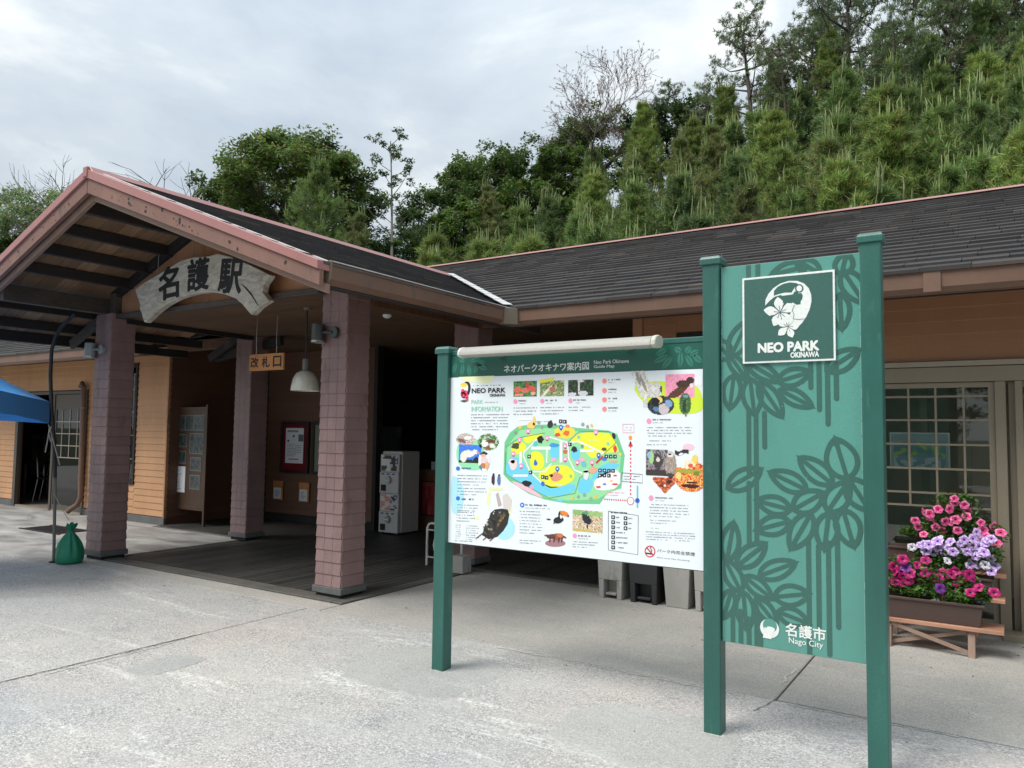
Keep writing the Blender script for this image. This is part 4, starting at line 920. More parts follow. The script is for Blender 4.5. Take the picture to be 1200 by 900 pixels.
# park map
area([cr(*p) for p in ((85, 290), (130, 205), (200, 150), (280, 135), (520, 130), (720, 160), (1000, 185), (1075, 215), (1140, 400), (1110, 690), (990, 730), (920, 830), (640, 825), (440, 790), (300, 740), (130, 630), (75, 570))], GR, 1)
area([cr(*p) for p in ((110, 320), (220, 180), (440, 160), (740, 190), (1040, 210), (1110, 410), (1080, 680), (900, 790), (640, 800), (470, 780), (300, 700), (100, 560))], LG, 2)
for q, c in ((((100, 460), (150, 400), (250, 450), (300, 560), (400, 640), (520, 690), (700, 640), (712, 725), (480, 775), (330, 700), (150, 600), (95, 560)), BL_), (((735, 600), (850, 600), (870, 640), (830, 740), (728, 740)), BL_), (((480, 300), (560, 300), (565, 440), (490, 440)), BL_), (((665, 330), (740, 325), (750, 440), (680, 450)), BL_), (((950, 470), (1090, 470), (1095, 505), (880, 620), (840, 600)), BL_), (((560, 790), (600, 780), (600, 815), (520, 800)), BL_),
             (((140, 300), (230, 270), (285, 320), (240, 390), (150, 395)), YL), (((250, 230), (440, 205), (380, 250), (300, 300), (260, 290)), YL), (((650, 280), (740, 200), (1000, 200), (1050, 240), (1060, 290), (1100, 380), (980, 375), (860, 440), (810, 390), (740, 280)), YL), (((310, 380), (370, 360), (430, 400), (435, 510), (380, 540), (310, 520)), YL), (((370, 570), (450, 500), (560, 480), (660, 500), (712, 580), (660, 650), (500, 697), (430, 660)), YL), (((520, 170), (600, 150), (700, 160), (705, 220), (640, 262), (530, 235)), C(244, 216, 70)),
             (((150, 620), (300, 680), (450, 790), (330, 745), (165, 655)), C(240, 190, 205)), (((860, 650), (925, 565), (1105, 515), (1100, 690), (900, 718)), C(238, 236, 240))):
    area([cr(*p) for p in smooth(list(q), 2)], c, 3)
for q in (((250, 400), (260, 370), (370, 260)), ((480, 240), (640, 290), (740, 280), (960, 385)), ((250, 400), (310, 545), (410, 640)), ((320, 545), (440, 545), (500, 470), (455, 465), (460, 350)), ((640, 290), (650, 430), (700, 530), (770, 560)), ((370, 330), (470, 345))):
    path([cr(*p) for p in q], .009, WH, 4)
for q in (((95, 330), (220, 245), (440, 205)), ((640, 290), (740, 195), (1000, 190), (1065, 290), (960, 390)), ((95, 370), (95, 560), (150, 600), (330, 700), (480, 778), (705, 735), (745, 600), (860, 540))): path([cr(*p) for p in q], .0035, C(90, 150, 100), 5)
for x0, y0, x1, y1 in ((320, 325, 490, 352), (570, 280, 595, 465), (750, 350, 870, 374), (160, 570, 290, 590), (215, 370, 238, 500), (210, 70, 330, 95)): area([cr(x0, y0), cr(x1, y0), cr(x1, y1), cr(x0, y1)], WH, 5)
for x, y in ((293, 190), (218, 268), (162, 388), (460, 250), (618, 320), (618, 435), (725, 465), (855, 465), (888, 200), (230, 495)):
    X, Y_ = cr(x, y); blob(X, Y_, 2.6, 3.2, PK, 6, 12); area([(X - 1.5, Y_ + 2.2), (X + 1.5, Y_ + 2.2), (X, Y_ + 5)], PK, 6); blob(X, Y_, 1.1, 1.3, WH, 7, 8)
for x, y in ((582, 155), (912, 400), (550, 520)):
    X, Y_ = cr(x, y); blob(X, Y_, 2.5, 3.0, DB, 6, 12); area([(X - 1.5, Y_ + 2), (X + 1.5, Y_ + 2), (X, Y_ + 5)], DB, 6); blob(X, Y_, .9, 1.1, WH, 7, 8)
for x, y, rx, ry, c in ((180, 320, 34, 30, (70, 72, 60)), (400, 262, 28, 34, (30, 32, 32)), (278, 650, 42, 24, (30, 32, 34)), (698, 350, 30, 24, (40, 44, 44)), (485, 125, 24, 32, (50, 48, 46)), (530, 130, 10, 10, (90, 60, 50)), (960, 348, 24, 14, (80, 80, 60)), (1045, 228, 15, 30, (40, 42, 40)), (320, 140, 40, 30, (246, 205, 110)), (345, 100, 12, 38, (246, 205, 110)), (540, 590, 50, 36, (222, 150, 120)), (495, 580, 18, 14, (150, 80, 70)), (628, 205, 26, 28, (228, 110, 60)), (552, 220, 24, 16, (220, 80, 60)), (158, 480, 34, 50, (240, 214, 210)), (160, 455, 20, 16, (190, 90, 80)), (620, 370, 22, 18, (200, 110, 90)), (765, 440, 34, 18, (244, 170, 200)), (865, 530, 36, 34, (225, 170, 140)), (800, 575, 24, 50, (225, 225, 222)), (800, 545, 26, 10, (90, 92, 92)), (780, 480, 26, 26, (110, 190, 200)), (358, 470, 18, 30, (55, 110, 200)), (422, 650, 16, 20, (60, 110, 200)), (520, 312, 40, 16, (60, 150, 215)), (520, 440, 22, 18, (240, 170, 205)), (962, 435, 26, 20, (70, 130, 215)), (1040, 455, 42, 8, (245, 150, 170)), (1055, 345, 16, 30, (226, 70, 60)), (910, 680, 24, 9, (214, 70, 70)), (965, 655, 18, 10, (90, 130, 220)), (1055, 655, 36, 7, (222, 60, 60)), (1025, 625, 14, 8, (236, 190, 60)), (1058, 580, 16, 8, (222, 70, 70)), (325, 680, 18, 16, (244, 160, 195)), (640, 145, 20, 14, (235, 130, 110)), (355, 300, 20, 22, (90, 195, 205))):
    X, Y_ = cr(x, y); blob(X, Y_, rx / 7.5, ry / 7.5, C(*c), 6, 11, .25)
path([cr(890, 470), cr(950, 410)], .012, C(205, 60, 60), 6)
for x, y in ((980, 412), (1018, 412), (1056, 412), (925, 535), (963, 535), (1003, 538), (1040, 538), (925, 578), (963, 578), (1003, 580), (422, 592), (455, 598), (315, 552), (302, 412), (660, 305), (580, 103), (616, 106)):
    X, Y_ = cr(x, y); area([(X - 2, Y_ - 2.1), (X + 2, Y_ - 2.1), (X + 2, Y_ + 2.1), (X - 2, Y_ + 2.1)], BK, 7); blob(X + random.uniform(-.5, .5), Y_, random.uniform(.5, 1), 1, WH, 8, 6)
for x, y, c in ((385, 115, (150, 170, 155)), (772, 130, (150, 165, 150)), (815, 150, (150, 160, 150)), (850, 140, (225, 205, 80)), (222, 158, (240, 200, 60)), (415, 155, (140, 160, 140)), (185, 205, (130, 150, 140)), (680, 780, (240, 195, 70)), (735, 765, (140, 160, 150)), (788, 750, (150, 160, 165)), (845, 785, (150, 170, 150)), (885, 765, (240, 195, 70)), (1103, 392, (240, 205, 90)), (738, 240, (120, 210, 190)), (995, 300, (120, 210, 190)), (668, 585, (130, 205, 130)), (770, 322, (110, 150, 140))):
    X, Y_ = cr(x, y); blob(X, Y_, 1.9, 2.1, C(*c), 6, 7, .2)
rows(624, 494, 652, 1, 3, C(160, 165, 190)); rows(*cr(830, 268), cr(950, 268)[0], 1, 3, WH); rows(*cr(480, 655), cr(620, 655)[0], 1, 3, WH)
# dotted route, road marks, box with pictograms
for i in range(14): blob(739, 519 + i * 4.6, .8, 1.4, RD, 4, 6)
for i in range(11): blob(709 + i * 2.6, 585 + i * .15, .8, 1.0, RD, 4, 6)
area([(736.2, 523), (741.8, 523), (739, 516.5)], RD, 4); blob(738.8, 513, 2, 2.6, C(242, 150, 60), 4)
blob(739, 587, 4.2, 4.7, RD, 4, 20); blob(739, 587, 3.5, 4.0, WH, 5, 20)
path([(747, 569), (747, 595)], .008, C(90, 200, 210), 3); blob(747, 586.5, 2.7, 3.0, C(40, 90, 190), 5, 8)
for p0, p1, q1, q0 in (((729, 554), (753, 556), (753, 566), (729, 564)), ((730, 497), (743, 497), (743, 507), (730, 507)), ((713, 599), (748, 604), (747.5, 650), (713, 644.5))):
    path([p0, p1, q1, q0, p0], .0028, C(90, 92, 98) if p0[1] > 520 else C(240, 160, 180), 3)
rows(731, 558, 751, 2, 3.4); rows(732, 501, 742, 2, 3, C(240, 150, 170)); rows(716, 600.5, 738, 1, 3, C(60, 60, 62), h=2); rows(711, 577, 732, 2, 3, C(240, 130, 140))
for i in range(7):
    for k in range(2 if i < 3 else 1):
        X, Y_ = 718.6 + 14.5 * k, 606 + i * 5.9 + k * 1.2; area([(X - 2.1, Y_ - 2.2), (X + 2.1, Y_ - 2), (X + 2.1, Y_ + 2.2), (X - 2.1, Y_ + 2)], BK, 4); blob(X, Y_, random.uniform(.6, 1.1), 1.2, WH, 5, 5)
        rows(X + 3.5, Y_ + .2, X + random.uniform(8, 11) + (8 if i > 2 else 0), 1, 3, C(110, 112, 116), h=1.6)
# right column
area(smooth([(740, 452), (760, 446), (815, 448), (824, 465), (824, 486), (770, 484), (752, 470)]), C(208, 230, 60), 1); area([(785, 445), (823, 440), (823, 452), (780, 452)], PAPERC := C(232, 238, 242), 1)
photo((780, 439), (814, 466), [(245, 165, 190), (240, 150, 180)], [((92, 58, 40), .40, .78, .46, .15, -.7), ((70, 44, 34), .62, .42, .24, .16), ((60, 40, 36), .85, .28, .14, .14), ((235, 220, 215), .9, .5, .06, .1)], 36, 30, 2)
photo((759, 464), (790, 486), [(30, 34, 36), (60, 70, 80), (20, 24, 28)], [((200, 190, 190), .62, .7, .2, .3), ((240, 210, 120), .45, .22, .12, .18), ((130, 165, 200), .8, .42, .14, .2), ((90, 130, 170), .32, .7, .12, .12), ((15, 15, 18), .3, .3, .15, .2)], 30, 22, 3, lambda u, v: (u - .5) ** 2 / .25 + (v - .5) ** 2 / .25 < 1)
photo((738, 435), (779, 478), [(216, 214, 206), (196, 192, 186), (228, 226, 220)], [((80, 74, 70), .93, .50, .07, .09), ((150, 145, 138), .25, .2, .05, .2, -.3), ((150, 144, 138), .4, .35, .04, .25, -.4), ((230, 200, 90), .72, .28, .04, .06)], 40, 40, 4, lambda u, v: (abs(u - .22 - v * .42) < .19 and v < .72) or ((u - .72) ** 2 + (v - .52) ** 2 < .045) or (abs(u - .45) < .05 and .6 < v < .97))
photo((795.5, 461), (810.5, 488), [(70, 110, 60), (50, 90, 50), (95, 130, 70)], [((120, 150, 170), .55, .13, .2, .07), ((40, 60, 40), .45, .55, .15, .25), ((160, 140, 120), .6, .93, .05, .06)], 16, 28, 4, lambda u, v: (u - .5) ** 2 / .22 + (v - .45) ** 2 / .22 < 1 or (abs(u - .55) < .08 and v > .8))
blob(760.5, 493.5, 2.8, 3.2, PK, 3, 14); rows(765, 491.8, 797, 1, 3, C(110, 112, 118), h=1.8); rows(765, 495.2, 785, 1, 3, C(170, 172, 175)); rows(758, 501, 812, 4, 3.3); rows(760, 516.5, 796, 1, 3); rows(758, 521, 798, 1, 3); blob(807, 524, 7, 4, C(248, 196, 214), 2)
photo((757, 526.5), (783, 558), [(110, 105, 110), (150, 145, 150), (70, 68, 70)], [((160, 205, 130), .25, .3, .12, .25), ((70, 60, 62), .55, .45, .2, .3), ((215, 205, 200), .55, .38, .08, .1), ((60, 50, 48), .5, .9, .6, .14), ((150, 180, 210), .15, .2, .1, .12)], 28, 32, 2)
photo((779, 529), (793, 561), [(150, 135, 125), (175, 160, 148)], [((225, 220, 216), .45, .12, .26, .1), ((50, 45, 45), .45, .10, .16, .05), ((70, 62, 60), .5, .92, .4, .12)], 16, 30, 4, lambda u, v: (u - .5) ** 2 / .22 + (v - .5) ** 2 / .25 < 1)
photo((790, 535), (825.5, 577), [(235, 150, 70), (222, 95, 40), (240, 190, 110), (200, 60, 30)], [((170, 160, 60), .45, .42, .5, .07), ((120, 130, 50), .75, .47, .1, .06), ((236, 224, 190), .4, .2, .3, .14), ((222, 90, 60), .55, .25, .08, .06), ((70, 26, 16), .55, .84, .3, .06), ((245, 210, 130), .15, .55, .1, .1), ((60, 30, 20), .6, .74, .2, .03)], 38, 42, 3, lambda u, v: (u - .55) ** 2 / .3 + (v - .55) ** 2 / .21 < 1 and not (u < .35 and v < .3))
photo((791, 526.5), (807, 535), [(50, 48, 46)], [((236, 242, 244), .5, .8, .2, .3)], 18, 10, 5, lambda u, v: abs(v - .4 - .2 * math.sin(u * 6)) < .3); blob(814, 538, 4.4, 4.6, C(244, 206, 110), 4, 9, .25)
photo((765, 559), (791, 579), [(196, 84, 50), (150, 58, 34), (222, 130, 80)], [((70, 30, 24), .75, .25, .15, .1), ((236, 228, 222), .55, .5, .06, .08), ((60, 28, 20), .4, .55, .08, .06)], 28, 22, 4, lambda u, v: v < 1.0 - abs(u - .55) * 1.5 and ((u - .27) ** 2 / .09 + (v - .25) ** 2 / .14 < 1 or (u - .75) ** 2 / .09 + (v - .25) ** 2 / .14 < 1 or v > .3))
blob(763, 583.5, 2.8, 3.2, PK, 3, 14); rows(768, 583.2, 802, 1, 3, C(110, 112, 118), h=1.8); rows(768, 586.5, 785, 1, 3, C(170, 172, 175)); rows(761, 591, 809, 5, 3.4); rows(762, 609.5, 793, 2, 3.2)
rows(757, 618.5, 780, 1, 3, C(110, 190, 110)); rows(757, 623, 788, 4, 2.9); rows(790, 624.5, 814, 4, 2.9)
# middle bottom
blob(612, 591.8, 2.6, 2.9, DB, 3, 14); blob(612, 591.8, 1.0, 1.2, WH, 4, 8); rows(615.8, 591.6, 647, 1, 3, C(70, 80, 120), h=2.2); rows(615.8, 595.2, 651, 1, 3, C(150, 152, 158)); rows(609, 599, 635, 8, 3.6); rows(609, 633, 635, 2, 3)
blob(654.5, 609.5, 6.2, 3.9, BK, 4, 14, .05, -.25); blob(656.3, 603, 2.0, 4.6, BK, 4, 12, .05, .15); blob(657.6, 605, 1.3, 3, WH, 5, 10); area([(656.5, 599), (661, 598.4), (665.5, 601), (667, 604.8), (665, 605.6), (661, 604), (657.6, 604)], C(240, 130, 50), 5)
blob(666, 604.6, .9, 1.2, BK, 6); blob(643, 608.6, 2.8, .9, BK, 4, 8, 0, .15); path([(649, 614), (651, 609)], .006, BK, 4)
blob(650.8, 636.5, 12, 4.2, C(165, 120, 125), 3, 18); blob(652.5, 629, 8.6, 4.2, C(150, 88, 66), 4, 14, .12); blob(646, 628.6, 5, 2.6, C(95, 62, 56), 5, 10, .2); blob(656, 627.5, 4, 2.2, C(205, 120, 80), 5, 9, .2); blob(661.8, 629.5, 2.4, 1.1, C(120, 60, 48), 4, 8, 0, .6); blob(640.8, 627.5, 3, 1.2, C(110, 90, 88), 4)
for x in (645, 650, 655.5, 659): path([(x, 630), (x - .8, 635.5)], .008, C(80, 52, 48), 5)
photo((671.2, 597), (706, 625), [(200, 175, 140), (225, 205, 175), (160, 140, 105), (235, 215, 200)], [((140, 180, 110), .15, .12, .3, .13), ((150, 190, 120), .75, .14, .3, .12), ((32, 38, 48), .48, .42, .14, .24, -.3), ((30, 36, 44), .36, .2, .04, .1), ((90, 150, 120), .45, .12, .1, .08), ((40, 36, 34), .5, .75, .02, .12), ((200, 180, 90), .3, .96, .6, .06)], 36, 28, 2)
blob(673.5, 627.8, 2.4, 2.7, PK, 3, 14); rows(677.5, 627.8, 698, 1, 3, C(100, 102, 120), h=2); rows(678, 631, 691, 1, 3, C(160, 160, 165)); rows(671, 634.6, 700, 3, 3)
# no smoking mark
for k in range(24):
    a0, a1 = k / 24 * 2 * math.pi, (k + 1.02) / 24 * 2 * math.pi
    area([(761.7 + 6.3 * math.cos(a0), 646.2 + 6.9 * math.sin(a0)), (761.7 + 6.3 * math.cos(a1), 646.2 + 6.9 * math.sin(a1)), (761.7 + 5.2 * math.cos(a1), 646.2 + 5.7 * math.sin(a1)), (761.7 + 5.2 * math.cos(a0), 646.2 + 5.7 * math.sin(a0))], C(205, 45, 60), 3)
path([(757.8, 641.5), (765.8, 650.8)], .007, C(205, 45, 60), 4); area([(757, 647.3), (764, 648.5), (764, 650), (757, 648.9)], BK, 3); path([(763, 647.5), (764, 644.5), (762, 642.5), (763, 640.8)], .005, C(110, 110, 115), 3)
letter_px(TY, 'パーク内完全禁煙', (770, 643.0), (814.2, 650.4 + 1.3), BY - .002, bold=.0)
letter_px(TY, 'Park area No Smoking', (770, 652.5), (808, 658.2), BY - .002, bold=.0)
PR.build('map_print', M_PRINT, mb_, kind='stuff'); TY.build('black_lettering', M_INK, mb_, kind='stuff')

# ---- tall city sign
random.seed(5)
cs = thing('city_sign', (-.86, 3.88, 0), 'tall teal sign with dark leaf print and a framed toucan emblem between two green posts', 'sign')
post(cs, -1.312, -1.224, 3.84, 3.93, 2.432); post(cs, -.548, -.460, 3.80, 3.89, 2.445)
TYY = 3.866; X0, X1, Z0, Z1 = -1.222, -.550, .462, 2.368
MB().box(X0, TYY, Z0, X1, TYY + .035, Z1).build('panel', M_TEAL, cs, bevel=.002)
b = MB(); CL = (X0 + .004, X1 - .004, Z0 + .003, Z1 - .003); SW = .0235
for t_, r2, w_ in (((978.6, 514), (993, 561), 37), ((937, 536.5), (975, 567), 27), ((902.5, 553.5), (945, 574), 26), ((887, 586.8), (926, 597), 25), ((964.5, 577.5), (930, 597), 28), ((886, 621), (925, 611), 26), ((993.5, 565), (970, 599), 29), ((926.5, 643), (950, 602), 28), ((966, 644), (971, 602), 28), ((1000.5, 640.5), (988, 598), 30), ((1019, 598), (995, 562), 30),
                ((876, 376), (857, 417), 27), ((838, 398), (856, 421), 24), ((855, 479), (860, 440), 26), ((884, 486), (879, 444), 27), ((916.5, 488.5), (890, 449), 25), ((951.5, 476.5), (914, 457), 22), ((949, 436), (912, 447), 24), ((914, 447), (876, 425), 22), ((876, 446), (854, 415), 20),
                ((891.5, 550), (853, 572), 27), ((1013, 355), (988, 318), 27), ((986.5, 385.5), (984, 345), 24), ((933, 305), (960, 320), 22), ((992, 296), (986, 322), 24), ((904, 322), (945, 312), 24), ((1006, 410), (969, 434), 26),
                ((859.5, 612.5), (852, 656), 26), ((897, 637), (864, 663), 26), ((932, 659.5), (890, 675), 25), ((948, 696), (908, 699.5), 27), ((948, 731), (912, 717), 24), ((849, 655), (868, 693), 25), ((905, 702), (873, 676), 23), ((875, 738), (871, 694), 26), ((910, 732), (886, 702), 22), ((848, 724), (857, 692), 22)):
    leaf_print(b, t_, r2, w_, TYY - .0006, CL, SW)
for x, y0, y1 in ((948.4, 632, 800), (959.6, 640, 735), (971.6, 636, 767), (982, 628, 735), (877.6, 480, 556), (877.8, 566, 640), (886.4, 482, 634), (896, 484, 524), (859, 716, 800), (868.4, 716, 800), (878, 725, 800), (887, 712, 800), (891.5, 722, 800), (877, 290, 330), (888, 290, 330), (950, 425, 454), (960, 425, 480), (970, 432, 497), (980, 428, 467)):
    a, c = S(x, y0, TYY), S(x, y1, TYY); xm = (a.x + c.x) / 2; stroke(b, [(xm, a.z), (xm, c.z)], SW * .98, TYY - .0006, CL, cap=True)
b.build('leaf_print', M_LEAFP, cs, kind='stuff')
# scratches and worn edge film
b = MB()
M_FILM = paint('worn_film', (.30, .52, .44), .4, .1)
for x in (X0 + .004, X1 - .010):
    z = Z0 + .02
    while z < Z1 - .03:
        h = random.uniform(.02, .12); 
        if random.random() < .8: b.box(x, TYY - .0018, z, x + random.uniform(.001, .003), TYY - .0012, z + h)
        z += h + random.uniform(0, .02)
for i in range(12):
    x, z = random.uniform(X0 + .1, X1 - .1), random.uniform(Z0 + .2, Z1 - .2); stroke(b, [(x, z), (x + random.uniform(-.012, .012), z + random.uniform(-.008, .012))], .0015, TYY - .0014, CL)
b.build('worn_marks', M_FILM, cs, kind='stuff')
lx0, lx1 = S(871, 372, TYY).x, S(979.5, 372, TYY).x; lz0, lz1 = (S(872, 427, TYY).z + S(980, 422, TYY).z) / 2, (S(871, 325.5, TYY).z + S(979, 318, TYY).z) / 2
lf = MB().box(lx0, TYY - .014, lz0, lx1, TYY - .002, lz1).build('emblem_plate', M_WHITE, cs, bevel=.001)
MB().box(lx0 + .010, TYY - .0155, lz0 + .010, lx1 - .010, TYY - .0142, lz1 - .010).build('emblem_ground', M_LOGO, lf)
LY = TYY - .0163
def lp_(x, y): p = S(820 + x / 4.5, 270 + y / 4.5, LY); return (p.x, p.z)
def lpoly(mb, pts, lay=0): mb.add([(x, LY - lay * .0003, z) for x, z in (lp_(*p) for p in pts)], [tuple(range(len(pts)))])
wm, dm = MB(), MB()
lpoly(wm, [(345, 396), (347, 365), (362, 335), (388, 305), (425, 280), (470, 266), (515, 266), (550, 280), (575, 305), (588, 340), (589, 375), (580, 415), (562, 455), (538, 490), (505, 520), (480, 510), (470, 470), (480, 430), (430, 340), (395, 350), (370, 370)])
lpoly(dm, [(391, 345), (392, 318), (410, 298), (440, 282), (475, 274), (512, 278), (520, 284), (503, 298), (490, 318), (484, 328), (450, 328), (415, 336)], 1)
lpoly(dm, [(362, 386), (378, 366), (405, 352), (440, 344), (475, 340), (492, 336), (500, 322), (512, 322), (522, 332), (536, 330), (544, 345), (540, 362), (532, 375), (532, 390), (510, 392), (490, 380), (470, 395), (440, 400), (400, 392), (380, 400)], 1)
blobp = [(525 + 15 * math.cos(k / 12 * 6.283), 306 + 16 * math.sin(k / 12 * 6.283)) for k in range(12)]; lpoly(dm, [(525 + 23 * math.cos(k / 14 * 6.283), 306 + 23 * math.sin(k / 14 * 6.283)) for k in range(14)], 1.5); lpoly(wm, blobp, 3)
def petal(cx, cy, a_, L_, wd, lay=2.5):
    pts = []
    for i in range(11):
        s_ = i / 10; pts.append((cx + L_ * s_ * math.cos(a_) - wd * math.sin(math.pi * s_ ** 1.3) * math.sin(a_) * (1 + .1 * math.sin(i * 3)), cy + L_ * s_ * math.sin(a_) + wd * math.sin(math.pi * s_ ** 1.3) * math.cos(a_)))
    for i in range(10, -1, -1):
        s_ = i / 10; pts.append((cx + L_ * s_ * math.cos(a_) + wd * math.sin(math.pi * s_ ** 1.3) * math.sin(a_), cy + L_ * s_ * math.sin(a_) - wd * math.sin(math.pi * s_ ** 1.3) * math.cos(a_) * (1 + .1 * math.sin(i * 2.3))))
    lpoly(wm, pts, lay)
for fx, fy, rr, ph in ((425, 432, 82, -1.75), (466, 508, 64, -2.6)):
    for k in range(5): petal(fx, fy, ph + k * 1.257, rr * (1 + .08 * math.sin(k * 2)), rr * .30, 2.5 + .3 * k + (0 if fy < 450 else 2))
    for k in range(5):
        a_ = ph + k * 1.257; stroke(dm, [lp_(fx, fy), lp_(fx + rr * .42 * math.cos(a_), fy + rr * .42 * math.sin(a_))], .0022, LY - .0016, (-5, 5, 0, 5))
stroke(dm, [lp_(500, 392), lp_(488, 420), lp_(498, 445), lp_(492, 466), (lp_(520, 470)), lp_(552, 466)], .0022, LY - .0016, (-5, 5, 0, 5))
letter_px(wm, 'NEO PARK', (888.6, 402.8), (959.4, 410.0), LY, bold=.05); letter_px(wm, 'OKINAWA', (926.5, 413.2), (959.6, 417.8), LY, bold=.045)
wm.build('emblem_print', M_WHITE, lf); dm.build('emblem_detail', M_LOGO, lf)
# city emblem and name
b = MB(); CY = TYY - .0022; c0 = S(901.8, 736.5, CY); rr = .0455
dk = MB()
b.add([(c0.x + rr * math.cos(k / 32 * 6.2832), CY, c0.z + rr * math.sin(k / 32 * 6.2832)) for k in range(32)], [tuple(range(32))])
dk.add([(c0.x + .002 + rr * .74 * math.cos(k / 32 * 6.2832), CY - .0004, c0.z + .014 + rr * .74 * math.sin(k / 32 * 6.2832)) for k in range(32)], [tuple(range(32))])
b.add([(c0.x + u * .01, CY - .0008, c0.z + v * .01) for u, v in ((-3.3, -4.8), (-2.2, -1.2), (-2.6, .3), (-1.4, .1), (-.9, .9), (1.2, .9), (2.6, .2), (2.2, -1.4), (1.6, -3.0), (.8, -5.0))], [tuple(range(10))])
dk.build('city_emblem_ground', M_TEAL, cs)
def flat_px(mb, body, x0, x1, yl_t, yl_b, bold, Y):
    """word fitted between columns x0..x1 with top and bottom rows given at its left end"""
    zt_, zb_ = S(x0, yl_t, Y).z, S(x0, yl_b, Y).z; letter(mb, body, S(x0, yl_t, Y).x, zb_, S(x1, yl_t, Y).x, zt_, Y, bold=bold)
flat_px(b, '名護市', 920.6, 967.5, 730.0, 744.6, .022, CY); flat_px(b, 'Nago City', 924.4, 964.4, 746.6, 755.4, .008, CY)
b.build('city_lettering', M_WHITE, cs)

# ================================================================== LITTER BINS
def bin_(x0, x1, mat, label, pedal, y0=6.38):
    t = thing('litter_bin', ((x0 + x1) / 2, y0 + .2, 0), label, 'litter bin', 'litter bins in a row along the wall')
    h = .60; tw = -.012; x0_, x1_, y1 = x0, x1, y0 + .40
    b = MB(); w_ = x1 - x0
    # tapered body: wider at the top; a foot recess for the pedal models
    def ring(z, e): return [(x0 - e, y0 - e, z), (x1 + e, y0 - e, z), (x1 + e, y1 + e, z), (x0 - e, y1 + e, z)]
    if pedal:
        z1 = .17
        b.hexa(ring(z1, .006) + ring(h, .022))
        b.hexa([(x0, y0, 0), (x0 + .045, y0, 0), (x0 + .045, y1, 0), (x0, y1, 0), (x0 - .006, y0 - .006, z1), (x0 + .045, y0 - .006, z1), (x0 + .045, y1 + .006, z1), (x0 - .006, y1 + .006, z1)])
        b.hexa([(x1 - .045, y0, 0), (x1, y0, 0), (x1, y1, 0), (x1 - .045, y1, 0), (x1 - .045, y0 - .006, z1), (x1 + .006, y0 - .006, z1), (x1 + .006, y1 + .006, z1), (x1 - .045, y1 + .006, z1)])
        b.box(x0 + .045, y0 + .10, .02, x1 - .045, y1, z1)
    else: b.hexa(ring(0, -.018) + ring(h, .020))
    b.build('body', mat, t, bevel=.006, seg=2)
    if pedal: MB().box(x0 + .06, y0 + .012, .03, x1 - .06, y0 + .10, .052).build('pedal', mat, t, bevel=.004)
    MB().box(x0 - .030, y0 - .030, h, x1 + .030, y1 + .030, h + .035).build('lid_rim', mat, t, bevel=.006)
    MB().hexa([(x0 - .024, y0 - .024, h + .035), (x1 + .024, y0 - .024, h + .035), (x1 + .024, y1 + .024, h + .035), (x0 - .024, y1 + .024, h + .035), (x0 + .03, y0 + .05, h + .11), (x1 - .03, y0 + .05, h + .11), (x1 - .03, y1 - .05, h + .11), (x0 + .03, y1 - .05, h + .11)]).build('lid', mat, t, bevel=.008)
bin_(-3.155, -2.935, M_GREY, 'pale grey pedal bin, farthest left of the row behind the map board', True)
bin_(-2.845, -2.60, M_BIND, 'charcoal pedal bin between two pale grey bins', True)
bin_(-2.535, -2.30, M_GREY, 'pale grey bin with a plain front and no pedal', False)
bin_(-2.245, -2.02, M_GREY, 'pale grey pedal bin partly hidden by the middle green post', True)

# ================================================================== THINGS IN THE HALL
# capsule toy machines
gt = thing('capsule_toy_machine', (-7.45, 8.5, 0), 'white two tier capsule toy vending machine in the dark hall', 'vending machine')
x0, x1, y0, y1 = -7.64, -7.26, 8.27, 8.72
MB().box(x0, y0 + .07, .04, x1, y1, 1.20).build('cabinet', M_MACH, gt, bevel=.008)
M_CAPS = attrmat('poster_colours', .3)
for z in (.04, .60):
    MB().box(x0 + .01, y0, z + .0, x1 - .01, y0 + .066, z + .30).build('coin_unit', M_MACH, gt, bevel=.006)
    MB().box(x0 + .012, y0 + .014, z + .302, x1 - .012, y0 + .068, z + .555).build('display_case', M_GLASS if False else M_MACH, gt, bevel=.004)
    b = MB()
    for i in range(12):
        for j in range(9):
            u, v = i / 12, j / 9; t = noise.noise(Vector((u * 3 + z * 9, v * 3, 4)))
            c = C(90, 120, 160) if t > .15 else C(205, 200, 196) if t > -.1 else C(70, 60, 64)
            if u < .55 and z < .3: c = C(215, 150, 140) if t > 0 else C(225, 215, 200)
            if u < .5 and z > .3: c = C(230, 232, 230) if t > -.12 else C(60, 80, 70)
            b.add([(x0 + .03 + .32 * (u + a), y0 + .0125, z + .32 + .22 * (v + k)) for a, k in ((0, 0), (1 / 12, 0), (1 / 12, 1 / 9), (0, 1 / 9))], [(0, 1, 2, 3)], c)
    b.build('product_card', M_CAPS, gt)
    for k_ in range(1):
        cx, cz = x0 + .19, z + .19
        MB().tube([(cx, y0, cz), (cx, y0 - .03, cz)], [.058, .05], 20).build('crank_plate', M_STEEL, gt, smooth=True)
        MB().box(cx - .040, y0 - .05, cz - .010, cx + .040, y0 - .03, cz + .010).build('crank', M_WHITE, gt, bevel=.004)
        MB().box(x0 + .04, y0 - .006, z + .03, x0 + .14, y0 - .0005, z + .12).build('capsule_door', M_BLACK, gt, bevel=.002)
        b = MB()
        for q in range(3): b.box(x0 + .05 + q * .10, y0 - .003, z + .262, x0 + .10 + q * .10, y0 - .0005, z + .282)
        b.build('blue_sticker', paint('sticker_blue', (.03, .1, .4), .4, .1), gt)
